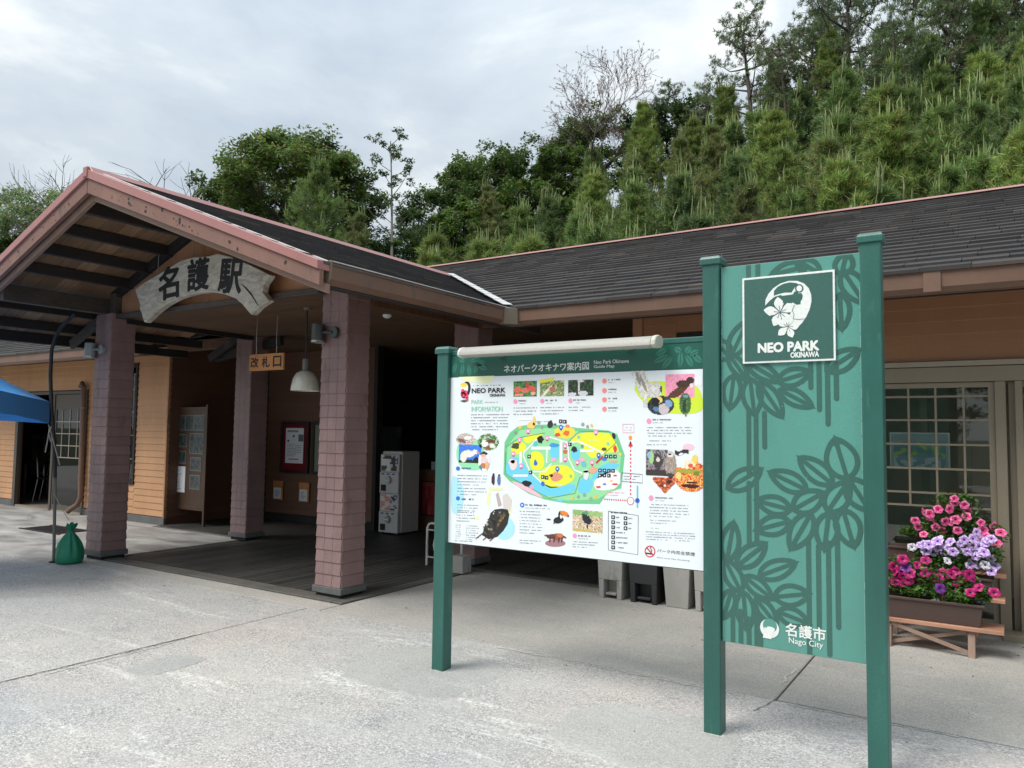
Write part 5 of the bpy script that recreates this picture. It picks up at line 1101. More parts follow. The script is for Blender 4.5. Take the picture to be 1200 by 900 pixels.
MB().box(x0 + .02, y0 + .03, 0, x0 + .06, y0 + .07, .04).box(x1 - .06, y0 + .03, 0, x1 - .02, y0 + .07, .04).box(x0 + .02, y1 - .06, 0, x0 + .06, y1 - .02, .04).box(x1 - .06, y1 - .06, 0, x1 - .02, y1 - .02, .04).build('feet', M_BLACK, gt)
# framed posters on the hall wall
def poster(x0, x1, z0, z1, label, back, sheet_, cells, Y=8.498):
    t = thing('framed_poster', ((x0 + x1) / 2, Y, z0), label, 'poster')
    w_ = .045; M_F = paint('poster_frame', (.030, .016, .014), .35, .1)
    MB().box(x0, Y - .035, z0, x0 + w_, Y, z1).box(x1 - w_, Y - .035, z0, x1, Y, z1).box(x0 + w_, Y - .035, z0, x1 - w_, Y, z0 + w_).box(x0 + w_, Y - .035, z1 - w_, x1 - w_, Y, z1).build('frame', M_F, t, bevel=.003)
    b = MB().box(x0 + w_, Y - .012, z0 + w_, x1 - w_, Y, z1 - w_, back)
    a0, a1, c0_, c1_ = sheet_; b.box(a0, Y - .016, c0_, a1, Y - .0125, c1_, C(226, 230, 232))
    for (u0, u1, v0, v1, c) in cells:
        b.box(a0 + (a1 - a0) * u0, Y - .0175, c0_ + (c1_ - c0_) * v0, a0 + (a1 - a0) * u1, Y - .0165, c0_ + (c1_ - c0_) * v1, C(*c))
    b.build('poster_sheet', M_CAPS, t)
cells = [(.72, .99, .62, .82, (110, 120, 115)), (.1, .2, .6, .66, (60, 60, 62)), (.4, .5, .74, .8, (70, 70, 72)), (.2, .75, .10, .13, (190, 60, 70)), (.1, .7, .88, .94, (150, 152, 156))]
for i in range(9): cells.append((.08, .4 + .25 * random.random(), .20 + i * .042, .213 + i * .042, (150, 152, 156)))
for i in range(5): cells.append((.55, .9, .3 + i * .05, .315 + i * .05, (150, 152, 156)))
poster(-10.02, -9.36, .79, 1.62, 'framed white notice on a dark red mount on the hall wall', C(110, 25, 35), (-9.91, -9.49, .95, 1.52), cells)
poster(-9.28, -8.62, .79, 1.62, 'framed poster with a red and white sheet half hidden by the nearest pillar', C(120, 130, 115), (-9.13, -8.72, .95, 1.52), [(.0, 1, .8, 1, (190, 50, 40)), (.0, .15, 0, 1, (200, 60, 50)), (.3, .6, .5, .54, (60, 60, 60)), (.3, .55, .38, .42, (90, 90, 90)), (.15, 1, 0, .12, (215, 120, 80))])
for i, (x, nm) in enumerate(((-10.06, 'leftmost of three under the framed posters'), (-9.44, 'middle one of three under the framed posters'), (-8.92, 'rightmost of three, half behind the nearest pillar'))):
    t = thing('leaflet_holder', (x, 8.49, .35), 'orange leaflet holder, ' + nm, 'leaflet holder', 'leaflet holders on the hall wall')
    MB().box(x - .115, 8.475, .34, x + .115, 8.497, .65).build('backboard', M_KS, t, bevel=.002)
    b = MB().box(x - .09, 8.468, .36, x + .09, 8.474, .54, C(215, 218, 222))
    for k in range(4): b.box(x - .06, 8.466, .40 + k * .03, x + random.uniform(.0, .06), 8.4675, .41 + k * .03, C(120, 124, 130))
    b.build('sheet', M_CAPS, t)
# wooden notice board with photographs
nb = thing('notice_board', (-10.67, 7.3, 0), 'freestanding brown notice board covered with small photographs in the dark entrance', 'notice board')
x0, x1, Y = -11.07, -10.24, 7.20
x0, x1 = S(201, 540, Y).x - .02, S(241, 540, Y).x
M_NBW = wood('dark_board_wood', (.085, .045, .024), (.045, .024, .014), .5, stretch=(6, 6, .8), rnd=.1)
MB().box(x0, Y, 0, x0 + .04, Y + .04, 1.83).build('leg', M_NBW, nb, bevel=.003); MB().box(x1 - .04, Y, 0, x1, Y + .04, 1.86).build('leg', M_NBW, nb, bevel=.003)
MB().box(x0 + .04, Y + .003, .24, x1 - .04, Y + .037, .29).build('rail', M_NBW, nb, bevel=.003); MB().box(x0 + .04, Y + .003, 1.78, x1 - .04, Y + .037, 1.825).build('rail', M_NBW, nb, bevel=.003)
MB().box(x0 + .04, Y + .012, .29, x1 - .04, Y + .03, 1.78).build('board', wood('dark_board', (.085, .045, .024), (.05, .026, .015), .5, stretch=(6, 6, .8), rnd=0), nb)
i = 0
for a, c, z0, z1, kind in ((.06, .36, 1.46, 1.70, 0), (.37, .62, 1.46, 1.70, 0), (.63, .95, 1.46, 1.70, 0), (.10, .43, 1.20, 1.40, 0), (.52, .95, 1.10, 1.42, 0), (.10, .42, .94, 1.14, 0), (.56, .90, .84, 1.05, 0), (.12, .42, .50, .90, 1), (.56, .88, .56, .78, 0)):
    b = MB(); w_ = x1 - x0 - .08; xa, xb = x0 + .04 + w_ * a, x0 + .04 + w_ * c
    if kind:
        b.box(xa, Y + .005, z0, xb, Y + .011, z1, C(214, 218, 220))
        for k in range(7): b.box(xa + .02, Y + .003, z0 + .05 + k * .045, xa + .02 + random.uniform(.03, .14), Y + .0045, z0 + .06 + k * .045, C(150, 155, 160))
    else:
        b.box(xa, Y + .007, z0, xb, Y + .011, z1, C(112, 113, 110)); nx, nz = 9, 6
        for k in range(nx):
            for j in range(nz):
                t = noise.noise(Vector((k * .5 + i * 7, j * .6, 2))); c_ = C(52, 66, 66) if t > .1 else C(74, 80, 78) if t > -.15 else C(36, 44, 44)
                u0, u1 = xa + .012 + (xb - xa - .024) * k / nx, xa + .012 + (xb - xa - .024) * (k + 1) / nx; v0, v1 = z0 + .012 + (z1 - z0 - .024) * j / nz, z0 + .012 + (z1 - z0 - .024) * (j + 1) / nz
                b.add([(u0, Y + .0055, v0), (u1, Y + .0055, v0), (u1, Y + .0055, v1), (u0, Y + .0055, v1)], [(0, 1, 2, 3)], c_)
    b.build('photo', M_CAPS, nb); i += 1
# barrier rails deep in the hall, dim poster panels
br = thing('steel_barrier', (-8.3, 8.95, 0), 'steel barrier rails in the dark hall behind the capsule machine', 'barrier')
for x in (-8.55, -8.36, -8.17, -7.98, -7.79):
    MB().tube([(x, 9.2, 0), (x, 9.2, .93)], .016, 8).build('upright', M_STEEL, br, smooth=True)
for z in (.12, .5, .86): MB().tube([(-8.7, 9.2, z), (-7.3, 9.2, z)], .011, 8).build('rail', M_STEEL, br, smooth=True)
for (a, c, z0, z1, Y, col_, label) in ((444, 470, 498, 556, 9.6, (110, 118, 112), 'dim pale sheet in a case at the back of the dark hall'), (494, 516, 563, 606, 8.9, (150, 60, 62), 'dull red panel on the low counter in the dark hall'), (505, 514, 540, 562, 9.0, (170, 180, 185), 'small pale card standing on the low counter')):
    p, q = S(a, z0, Y), S(c, z1, Y); t = thing('hall_panel', ((p.x + q.x) / 2, Y, q.z), label, 'panel')
    MB().box(p.x, Y, q.z, q.x, Y + .02, p.z).build('frame', M_DBEAM, t, bevel=.003); b = MB()
    for k in range(6):
        for j in range(8):
            tt = noise.noise(Vector((k * .7, j * .6, Y))) * 40; u = .04 + .92 * k / 6; v = .04 + .92 * j / 8; dx, dz = q.x - p.x, p.z - q.z
            b.add([(p.x + dx * (u + e1), Y - .002, q.z + dz * (v + e2)) for e1, e2 in ((0, 0), (.153, 0), (.153, .115), (0, .115))], [(0, 1, 2, 3)], C(*(max(0, min(255, c_ + tt)) for c_ in col_)))
    b.build('sheet', M_CAPS, t)
p, q = S(490, 606, 8.95), S(560, 606, 8.95)
ct = MB().box(p.x, 8.93, 0, -4.6, 9.4, .92).build('counter', M_SIDD, origin=(p.x, 9.1, 0), bevel=.004); ct['label'] = 'low dark wooden counter in the hall behind the map board'; ct['category'] = 'counter'
# white tubular rail with a hanging bag, grey block by the back pillar
tr_ = thing('tubular_rail', (-5.5, 6.9, 0), 'white tubular rail stand with rounded corners behind the left sign post', 'stand')
a = G(500, 663)
MB().tube([(a.x, a.y, .01), (a.x, a.y, .42), (a.x + .02, a.y, .46), (a.x + .06, a.y, .475), (a.x + .42, a.y, .475), (a.x + .46, a.y, .46), (a.x + .48, a.y, .42), (a.x + .48, a.y, .01)], .014, 10).build('frame', M_MACH, tr_, smooth=True)
MB().tube([(a.x, a.y, .10), (a.x + .48, a.y, .10)], .008, 8).tube([(a.x, a.y, .40), (a.x + .48, a.y, .40)], .008, 8).build('cross_rail', M_MACH, tr_, smooth=True)
bgm = MB().lathe([(0, .20), (.05, .19), (.06, .24), (.045, .33), (.015, .41), (0, .42)], a.x + .17, a.y - .02, 9).build('plastic_bag', M_MACH, origin=(a.x + .17, a.y, .2), smooth=True); bgm['label'] = 'white plastic bag hanging on the tubular rail'; bgm['category'] = 'bag'
a = G(532, 673); ck = MB().hexa([(a.x - .05, a.y, .012), (a.x + .11, a.y, .012), (a.x + .11, a.y + .16, .012), (a.x - .05, a.y + .16, .012), (a.x - .05, a.y, .19), (a.x + .11, a.y, .19), (a.x + .11, a.y + .16, .19), (a.x - .05, a.y + .16, .19)]).build('concrete_block', M_GREY, origin=(a.x, a.y, 0), bevel=.006)
ck['label'] = 'grey concrete block on the deck edge beside the hidden pillar'; ck['category'] = 'block'
# printed sheets in the tall left window
for z0, z1, label, kind in ((1.50, 1.86, 'white sheet with a blue mark behind the tall narrow window, upper', 0), (.98, 1.46, 'pale patterned banner behind the tall narrow window, lower', 1)):
    t = thing('window_banner', (-11.95, 7.06, z0), label, 'banner'); b = MB(); n = 9
    for k in range(n):
        for j in range(14):
            tt = noise.noise(Vector((k * .45, j * .4, 7 + kind * 3))); c_ = C(190, 200, 215) if tt < .12 else C(40, 70, 130)
            u0, u1 = -12.06 + .24 * k / n, -12.06 + .24 * (k + 1) / n; v0, v1 = z0 + (z1 - z0) * j / 14, z0 + (z1 - z0) * (j + 1) / 14
            b.add([(u0, 7.06, v0), (u1, 7.06, v0), (u1, 7.06, v1), (u0, 7.06, v1)], [(0, 1, 2, 3)], c_)
    b.build('cloth', M_CAPS, t)
# inside the left room: table, chairs, green bag, sheets on the wall
tb = thing('folding_table', (-17.1, 8.4, 0), 'dark table inside the open doorway with sheets pinned above it', 'table')
MB().box(-17.9, 8.1, .68, -16.6, 8.7, .72).build('table_top', M_BRNW, tb, bevel=.004)
for x in (-17.85, -16.68):
    for y in (8.15, 8.62): MB().box(x, y, 0, x + .04, y + .04, .68).build('leg', M_STEEL, tb)
wsht = thing('wall_sheets', (-17.6, 9.1, .6), 'row of pale printed sheets on a screen inside the open doorway', 'display')
MB().box(-19.6, 9.1, .35, -16.3, 9.14, 1.30).build('screen', paint('pale_screen', (.70, .66, .55), .7, .15), wsht)
for i in range(6): MB().box(-19.4 + i * .5, 9.08, .92, -19.02 + i * .5, 9.099, 1.2).build('sheet', paint('blue_sheet', (.20, .26, .36), .5, .3), wsht)
def chair(x, y, rz, label):
    t = thing('chair', (0, 0, 0), label, 'chair', 'chairs inside the open doorway'); W = M_BLACK
    MB().box(-.2, -.2, .42, .2, .2, .46).build('seat', W, t, bevel=.01)
    MB().box(-.19, .18, .60, .19, .21, .86).build('backrest', W, t, bevel=.01)
    for sx in (-1, 1):
        MB().tube([(sx * .19, -.2, 0), (sx * .18, -.16, .42)], .011, 6).build('leg', M_STEEL, t); MB().tube([(sx * .19, .24, 0), (sx * .18, .17, .44), (sx * .18, .2, .86)], .011, 6).build('leg', M_STEEL, t)
    t.location = (x, y, .015); t.rotation_euler = (0, 0, rz)
chair(-15.1, 7.75, .5, 'black seated chair just inside the open doorway, nearer the glazed door'); chair(-16.2, 7.9, 2.4, 'black chair inside the open doorway, nearer the table')
gb = MB().lathe([(0, 0), (.26, .01), (.33, .1), (.27, .25), (.1, .36), (0, .38)], 0, 0, 12).build('green_cloth', paint('dark_green_cloth', (.02, .07, .04), .8, .2), smooth=True)
gb.location = (-15.1, 7.75, .48); gb['label'] = 'dark green bundle of cloth lying on the chair in the doorway'; gb['category'] = 'cloth'
# poster seen through the right window
t = thing('window_poster', (-.85, 7.12, 1.2), 'pale poster with a green and yellow picture behind the lattice window', 'poster'); b = MB()
p, q = S(1044, 508, 7.14), S(1112, 549, 7.14)
for k in range(44):
    for j in range(28):
        u, v = k / 44, j / 28; tt = noise.noise(Vector((u * 7, v * 6, 3)))
        c_ = C(175, 180, 186) if (v > .72 or u > .94 or u < .03) else (C(190, 196, 120) if tt > .2 else C(130, 165, 130) if tt > -.1 else C(110, 150, 175)) if .3 < v + .1 * tt else (C(205, 208, 212) if tt > .0 else C(140, 160, 175))
        x0, x1 = p.x + (q.x - p.x) * u, p.x + (q.x - p.x) * (u + 1 / 44); z0, z1 = q.z + (p.z - q.z) * v, q.z + (p.z - q.z) * (v + 1 / 28)
        b.add([(x0, 7.14, z0), (x1, 7.14, z0), (x1, 7.14, z1), (x0, 7.14, z1)], [(0, 1, 2, 3)], c_)
b.build('sheet', M_CAPS, t)
MB().box(p.x - .01, 7.142, q.z - .01, q.x + .01, 7.15, p.z + .01).build('backing', M_WHITE, t)

# ================================================================== LEFT SIDE: DOWNPIPE, POLE, CANOPY, SANDBAG
dp = thing('downpipe', (-13.2, 6.93, 0), 'brown downpipe with an elbow beside the glazed door', 'downpipe')
MB().tube([(-13.36, 6.93, 2.18), (-13.30, 6.93, 2.24), (-13.24, 6.93, 2.18), (-13.22, 6.93, 1.2), (-13.18, 6.93, .30), (-13.22, 6.90, .18), (-13.34, 6.86, .10), (-13.40, 6.84, .05)], .042, 12).build('pipe', M_GUT, dp, smooth=True)
for z in (.6, 1.2, 1.8): MB().tube([(-13.2, 6.93, z), (-13.2, 6.93, z + .03)], .05, 12).build('pipe_clip', M_GUT, dp)
pp = thing('canopy_pole', (-8.81, 4.35, 0), 'slim grey pole with a black hose bending over at its top beside the sandbag', 'pole')
MB().tube([G(63, 659), S(64, 600, 4.36), S(65, 540, 4.37), S(63, 505, 4.38)], .017, 10).build('pole', M_POLE, pp, smooth=True)
MB().tube([S(64.5, 560, 4.345), S(63.5, 520, 4.35), S(60.5, 480, 4.36), S(59, 440, 4.37), S(60.5, 410, 4.38), S(65, 395, 4.39), S(72, 383, 4.40), S(80, 375, 4.42), S(88, 367.5, 4.45)], .020, 12).build('hose', M_RUB, pp, smooth=True)
MB().lathe([(0, .0), (.05, .0), (.05, .012), (.02, .02), (0, .02)], G(63, 659).x, G(63, 659).y, 14).build('foot_plate', M_BLACK, pp)
M_ROPE = paint('pale_rope', (.42, .40, .34), .8, .2)
MB().tube([S(57, 498, 4.33), S(59, 503, 4.33), S(61, 512, 4.33), S(66, 530, 4.34), S(70, 545, 4.36)], .006, 6).tube([S(58, 500, 4.32), S(56, 515, 4.32), S(53, 530, 4.32)], .006, 6).tube([S(60, 500, 4.32), S(57, 508, 4.32), S(60, 518, 4.32)], .007, 6).tube([S(63, 578, 4.34), S(70, 592, 4.36), S(81, 610, 4.40)], .004, 6).build('rope', M_ROPE, pp, smooth=True)
cn = thing('canopy_tent', (-9.0, 3.4, 0), 'blue fabric canopy corner reaching into the frame from the left', 'canopy')
A_ = Vector((-9.12, 4.40, 0)); B_ = Vector((-7.55, 2.98, 0)); C2 = B_ + Vector((-1.6, -1.75, 0)); D2 = A_ + Vector((-1.6, -1.75, 0)); top = (A_ + B_ + C2 + D2) / 4 + Vector((0, 0, 2.62))
zt = {0: 1.775, 1: 1.86, 2: 1.86, 3: 1.80}; zb = {0: 1.53, 1: 1.62, 2: 1.60, 3: 1.56}; cor = [A_, B_, C2, D2]
for i in range(4):
    a, c = cor[i], cor[(i + 1) % 4]; n = 12; b = MB(); nrm = Vector(((c - a).y, -(c - a).x, 0)).normalized()
    T, Bo = [], []
    for k in range(n + 1):
        s_ = k / n; p = a.lerp(c, s_); sag = .03 * math.sin(math.pi * s_); wv = nrm * .012 * math.sin(k * 1.9)
        T.append(p + Vector((0, 0, zt[i] + (zt[(i + 1) % 4] - zt[i]) * s_))); Bo.append(p + wv + Vector((0, 0, zb[i] + (zb[(i + 1) % 4] - zb[i]) * s_ + sag)))
    b.add(T + Bo, [(k, k + 1, n + 2 + k, n + 1 + k) for k in range(n)]); b.build('valance', M_BLUE, cn, smooth=2)
    b = MB(); rings = []
    m_ = 8
    for j in range(m_ + 1):
        tt = j / m_
        rings.append([T[k].lerp(top, tt) - Vector((0, 0, .10 * math.sin(math.pi * tt) * math.sin(math.pi * k / n) + .05 * math.sin(math.pi * tt))) for k in range(n + 1)])
    vs = [p for r2 in rings for p in r2]; b.add(vs, [(j * (n + 1) + k, j * (n + 1) + k + 1, (j + 1) * (n + 1) + k + 1, (j + 1) * (n + 1) + k) for j in range(m_) for k in range(n)]); b.build('roof_panel', M_BLUE, cn, smooth=2)
for q in (B_, C2, D2): MB().tube([(q.x, q.y, 0), (q.x, q.y, 1.85)], .016, 8).build('leg', M_POLE, cn, smooth=True)
# sandbag
sb = thing('sandbag', (-8.67, 4.47, 0), 'green tied sandbag standing on the paving at the foot of the left pillar', 'sandbag')
b = MB(); n = 40; prof = [(.0, .002), (.118, .004), (.137, .03), (.140, .085), (.128, .15), (.100, .22), (.062, .29), (.030, .335), (.020, .35), (.030, .372), (.045, .40), (.050, .425)]
vs = []
for i, (r2, z) in enumerate(prof):
    for k in range(n):
        a = 2 * math.pi * k / n; fold = 1 + (.26 * min(1, max(0, (z - .05) / .20))) * (math.sin(7 * a + .8 * math.sin(a)) * .6 + .4 * math.sin(13 * a + 1.3)); vs.append((-8.67 + r2 * fold * math.cos(a) + (.012 if z > .36 else 0) * (z - .35) * 20, 4.47 + r2 * fold * math.sin(a), z + (.02 * math.sin(3 * a) if z > .41 else 0)))
b.add(vs, [(i * n + k, i * n + (k + 1) % n, (i + 1) * n + (k + 1) % n, (i + 1) * n + k) for i in range(len(prof) - 1) for k in range(n)]); b.build('bag', M_BAG, sb, smooth=2)
MB().tube([(-8.67 + .027 * math.cos(k * .7), 4.47 + .027 * math.sin(k * .7), .345 + .001 * k) for k in range(20)], .005, 6).build('tie', M_BAG, sb, smooth=True)
# ================================================================== PLANTERS AND PETUNIAS
random.seed(31)
stn = thing('plant_stand', (-.35, 6.5, 0), 'stepped wooden plant stand with three pale orange shelves beside the shop front', 'plant stand')
SH = ((6.16, 6.40, .205), (6.44, 6.64, .365), (6.68, 6.90, .505))
for i, (ya, yb, z) in enumerate(SH):
    MB().box(-1.02, ya, z - .028, -.035 + .01 * i, yb, z).build('shelf', M_BENCH, stn, bevel=.003)
for x in (-.74, -.225):
    MB().hexa([(x - .022, 6.14, 0), (x + .022, 6.14, 0), (x + .022, 6.20, 0), (x - .022, 6.20, 0), (x - .022, 6.19, .176), (x + .022, 6.19, .176), (x + .022, 6.26, .176), (x - .022, 6.26, .176)]).build('leg', M_BENCHD, stn, bevel=.003)
    MB().box(x - .022, 6.84, 0, x + .022, 6.90, .476).build('leg', M_BENCHD, stn, bevel=.003)
    MB().bar((x + .03, 6.20, .16), (x + .03, 6.87, .46), .02, .05).build('side_rail', M_BENCHD, stn)
    MB().box(x - .02, 6.54, 0, x + .02, 6.59, .336).build('leg', M_BENCHD, stn)
MB().bar((-.72, 6.185, .165), (-.24, 6.170, .03), .012, .026).build('cross_brace', M_BENCHD, stn); MB().bar((-.72, 6.205, .03), (-.24, 6.215, .165), .012, .026).build('cross_brace', M_BENCHD, stn)
def trough(x0, x1, y0, y1, z0, h, label):
    t = thing('planter', ((x0 + x1) / 2, (y0 + y1) / 2, z0), label, 'planter'); e_ = .016
    MB().hexa([(x0 + e_, y0 + e_, z0), (x1 - e_, y0 + e_, z0), (x1 - e_, y1 - e_, z0), (x0 + e_, y1 - e_, z0), (x0, y0, z0 + h), (x1, y0, z0 + h), (x1, y1, z0 + h), (x0, y1, z0 + h)]).build('trough', M_PLANT, t, bevel=.006, seg=2)
    r2 = .012; MB().box(x0 - r2, y0 - r2, z0 + h - .012, x1 + r2, y0, z0 + h + .006).box(x0 - r2, y1, z0 + h - .012, x1 + r2, y1 + r2, z0 + h + .006).box(x0 - r2, y0, z0 + h - .012, x0, y1, z0 + h + .006).box(x1, y0, z0 + h - .012, x1 + r2, y1, z0 + h + .006).build('rim', M_PLANT, t, bevel=.003)
    MB().box(x0 + .01, y0 + .01, z0 + h - .02, x1 - .01, y1 - .01, z0 + h - .008).build('soil', M_SOIL, t)
trough(-.78, -.155, 6.17, 6.35, .205, .15, 'brown plastic trough on the lowest shelf holding magenta petunias')
trough(-.78, -.10, 6.45, 6.62, .365, .13, 'brown plastic trough on the middle shelf behind lilac petunias')
trough(-.80, -.30, 6.70, 6.86, .505, .14, 'brown plastic trough on the top shelf behind pink petunias')
def flower_mesh(name, throat, mid, rim, edge):
    b = MB(); n = 25; rings = ((.0, .016), (.22, .002), (.62, -.004), (1.0, -.001)); vs = []
    for j, (r2, y) in enumerate(rings):
        for k in range(n):
            a = 2 * math.pi * k / n; rr = r2 * .039 * (1 + (.10 * math.cos(5 * a) if j >= 2 else 0) + (.03 * math.sin(11 * a) if j == 3 else 0)); vs.append((rr * math.cos(a), y + (.004 * math.sin(5 * a + 1) if j == 3 else 0), rr * math.sin(a)))
    for j, c in enumerate((throat, mid, rim)):
        for k in range(n):
            cc = edge if (j == 2 and k % 5 == 0) else c
            b.add([vs[j * n + k], vs[j * n + (k + 1) % n], vs[(j + 1) * n + (k + 1) % n], vs[(j + 1) * n + k]], [(0, 1, 2, 3)], cc)
    b.tube([(0, .012, 0), (0, .045, -.01)], [.010, .004], 6, C(120, 150, 80))
    return mesh_of(b, name, M_PETAL, smooth=2)
FM = {'pink': flower_mesh('flower', C(150, 20, 70), C(225, 60, 130), C(245, 130, 180), C(235, 95, 155)), 'lilac': flower_mesh('flower', C(110, 50, 150), C(190, 150, 225), C(222, 200, 240), C(170, 120, 210)),
      'magenta': flower_mesh('flower', C(70, 5, 50), C(165, 10, 95), C(190, 15, 115), C(150, 8, 90)), 'violet': flower_mesh('flower', C(50, 10, 70), C(95, 30, 125), C(125, 50, 150), C(100, 30, 130)), 'white': flower_mesh('flower', C(90, 60, 130), C(225, 220, 235), C(240, 238, 245), C(150, 130, 190))}
def leaves(mb, c, rad, n, size, cols, flat=.5):
    for _ in range(n):
        p = Vector((random.gauss(0, 1), random.gauss(0, 1), random.gauss(0, 1)));  p = p.normalized() * random.random() ** .45
        p = Vector((c[0] + p.x * rad[0], c[1] + p.y * rad[1], c[2] + p.z * rad[2])); s_ = size * random.uniform(.6, 1.3)
        d = Vector((random.gauss(0, 1), random.gauss(0, 1) - .3, random.gauss(0, .6))).normalized(); u = d.cross(Vector((random.gauss(0, .5), random.gauss(0, .5), 1))).normalized()
        nn_ = d.cross(u) * .18 * s_
        mb.add([p - d * s_, p + u * s_ * .55 - nn_, p + d * s_, p - u * s_ * .55 - nn_], [(0, 1, 2, 3)], tuple(q * random.uniform(.7, 1.35) for q in random.choice(cols)))
GC = [(.09, .20, .035), (.12, .25, .05), (.06, .14, .03), (.16, .29, .07)]
def cf(x, y): return (1020 + x / 4.09, 560 + y / 4.09)
def petunia(label, Y, fl, blobs, base):
    t = thing('petunia_plant', base, label, 'flowering plant'); b = MB()
    for (x, y, rx, rz, ry, n) in blobs:
        c = S(*cf(x, y), Y); leaves(b, c, (rx, ry, rz), int(n * 1.7), .018, GC)
    for kind, x, y in fl:
        c = S(*cf(x, y), Y); b.tube([(c.x, c.y + .05, c.z - .01), (c.x * .7 + base[0] * .3, c.y + .08, c.z - .09)], .003, 4, GC[0])
    b.build('foliage', M_LEAF, t)
    for kind, x, y in fl:
        c = S(*cf(x, y), Y - random.uniform(.02, .10)); o = piece('flower', FM[kind], t, c, (random.gauss(-.25, .35), random.uniform(0, 6.28) * 0 + random.gauss(0, .3), random.gauss(.15, .4)))
        o.scale = (random.uniform(.80, 1.04),) * 3; o.scale.z *= random.uniform(.8, 1)
    return t
P_, L_, G_ = 'pink', 'lilac', 'magenta'
random.seed(12)
PX_ = [(P_, random.uniform(250, 480), random.uniform(95, 270)) for _ in range(7)] + [(P_, random.uniform(500, 620), random.uniform(210, 310)) for _ in range(4)]
LX_ = [(L_, random.uniform(470, 600), random.uniform(290, 430)) for _ in range(9)] + [(L_, random.uniform(230, 470), random.uniform(300, 380)) for _ in range(8)]
GX_ = [(G_, random.uniform(105, 300), random.uniform(390, 520)) for _ in range(12)] + [(G_, random.uniform(300, 540), random.uniform(440, 560)) for _ in range(7)]
petunia('pink petunias with dark throats, uppermost of the three colours on the plant stand', 6.68, [(P_, x, y) for x, y in ((403, 100), (450, 130), (325, 150), (460, 185), (413, 190), (285, 188), (316, 220), (347, 250), (230, 235), (418, 252), (530, 215), (590, 232), (555, 285), (625, 262), (605, 312), (215, 205), (380, 150), (465, 160), (255, 270))] + PX_,
        [(400, 190, .22, .20, .07, 520), (560, 270, .14, .10, .07, 260), (190, 258, .09, .04, .07, 200), (320, 260, .20, .09, .07, 360), (430, 130, .07, .09, .05, 110), (480, 330, .22, .12, .06, 360)], (-.5, 6.75, .64))
petunia('pale lilac petunias in the middle of the plant stand', 6.48, [(L_, x, y) for x, y in ((510, 260), (382, 306), (450, 297), (492, 292), (243, 322), (280, 320), (268, 350), (303, 357), (352, 349), (398, 355), (425, 345), (432, 315), (463, 355), (523, 330), (565, 335), (530, 370), (577, 387), (510, 414), (580, 447), (545, 355), (505, 375))] + [('white', x, y) for x, y in ((370, 398), (200, 332), (550, 418), (335, 290))] + LX_,
        [(380, 370, .22, .08, .08, 600), (540, 370, .13, .11, .08, 400), (260, 350, .12, .05, .07, 220), (350, 410, .20, .07, .08, 380)], (-.45, 6.53, .49))
petunia('deep magenta petunias over bright green leaves in the lowest trough', 6.24, [(G_, x, y) for x, y in ((155, 390), (220, 418), (265, 395), (155, 470), (158, 505), (220, 500), (345, 457), (400, 450), (317, 500), (475, 463), (440, 475), (410, 500), (517, 525), (420, 575), (593, 550), (118, 500), (330, 480))] + [('violet', x, y) for x, y in ((125, 440), (335, 530), (518, 575), (412, 488), (170, 430))] + [('white', x, y) for x, y in ((315, 605), (255, 548))] + GX_,
        [(250, 530, .26, .065, .10, 1100), (430, 555, .19, .07, .10, 900), (150, 430, .12, .09, .09, 420), (350, 480, .22, .07, .09, 620), (520, 560, .08, .07, .08, 240), (100, 480, .10, .10, .09, 300)], (-.47, 6.26, .35))

# ================================================================== TREES
random.seed(77)
def needle_tuft(mb, p, d, n, ln, wd, cols, spread=.9):
    for _ in range(n):
        v = (d * random.uniform(.35, 1.1) + Vector((random.gauss(0, 1), random.gauss(0, 1), random.gauss(0, 1))) * spread * .55).normalized() * ln * random.uniform(.7, 1.2)
        s_ = v.cross(Vector((random.gauss(0, 1), random.gauss(0, 1), random.gauss(0, 1)))).normalized() * wd
        q = p + Vector((random.uniform(-.05, .05), random.uniform(-.05, .05), random.uniform(-.05, .05)))
        mb.add([q - s_, q + s_, q + v], [(0, 1, 2)], tuple(k * random.uniform(.7, 1.3) for k in random.choice(cols)))
PC = [(.16, .225, .070), (.19, .255, .080), (.12, .175, .062), (.23, .28, .10)]
PD = [(.14, .20, .085), (.18, .25, .10), (.11, .16, .075)]
SHC = [(.25, .32, .12), (.21, .29, .10), (.31, .36, .17)]
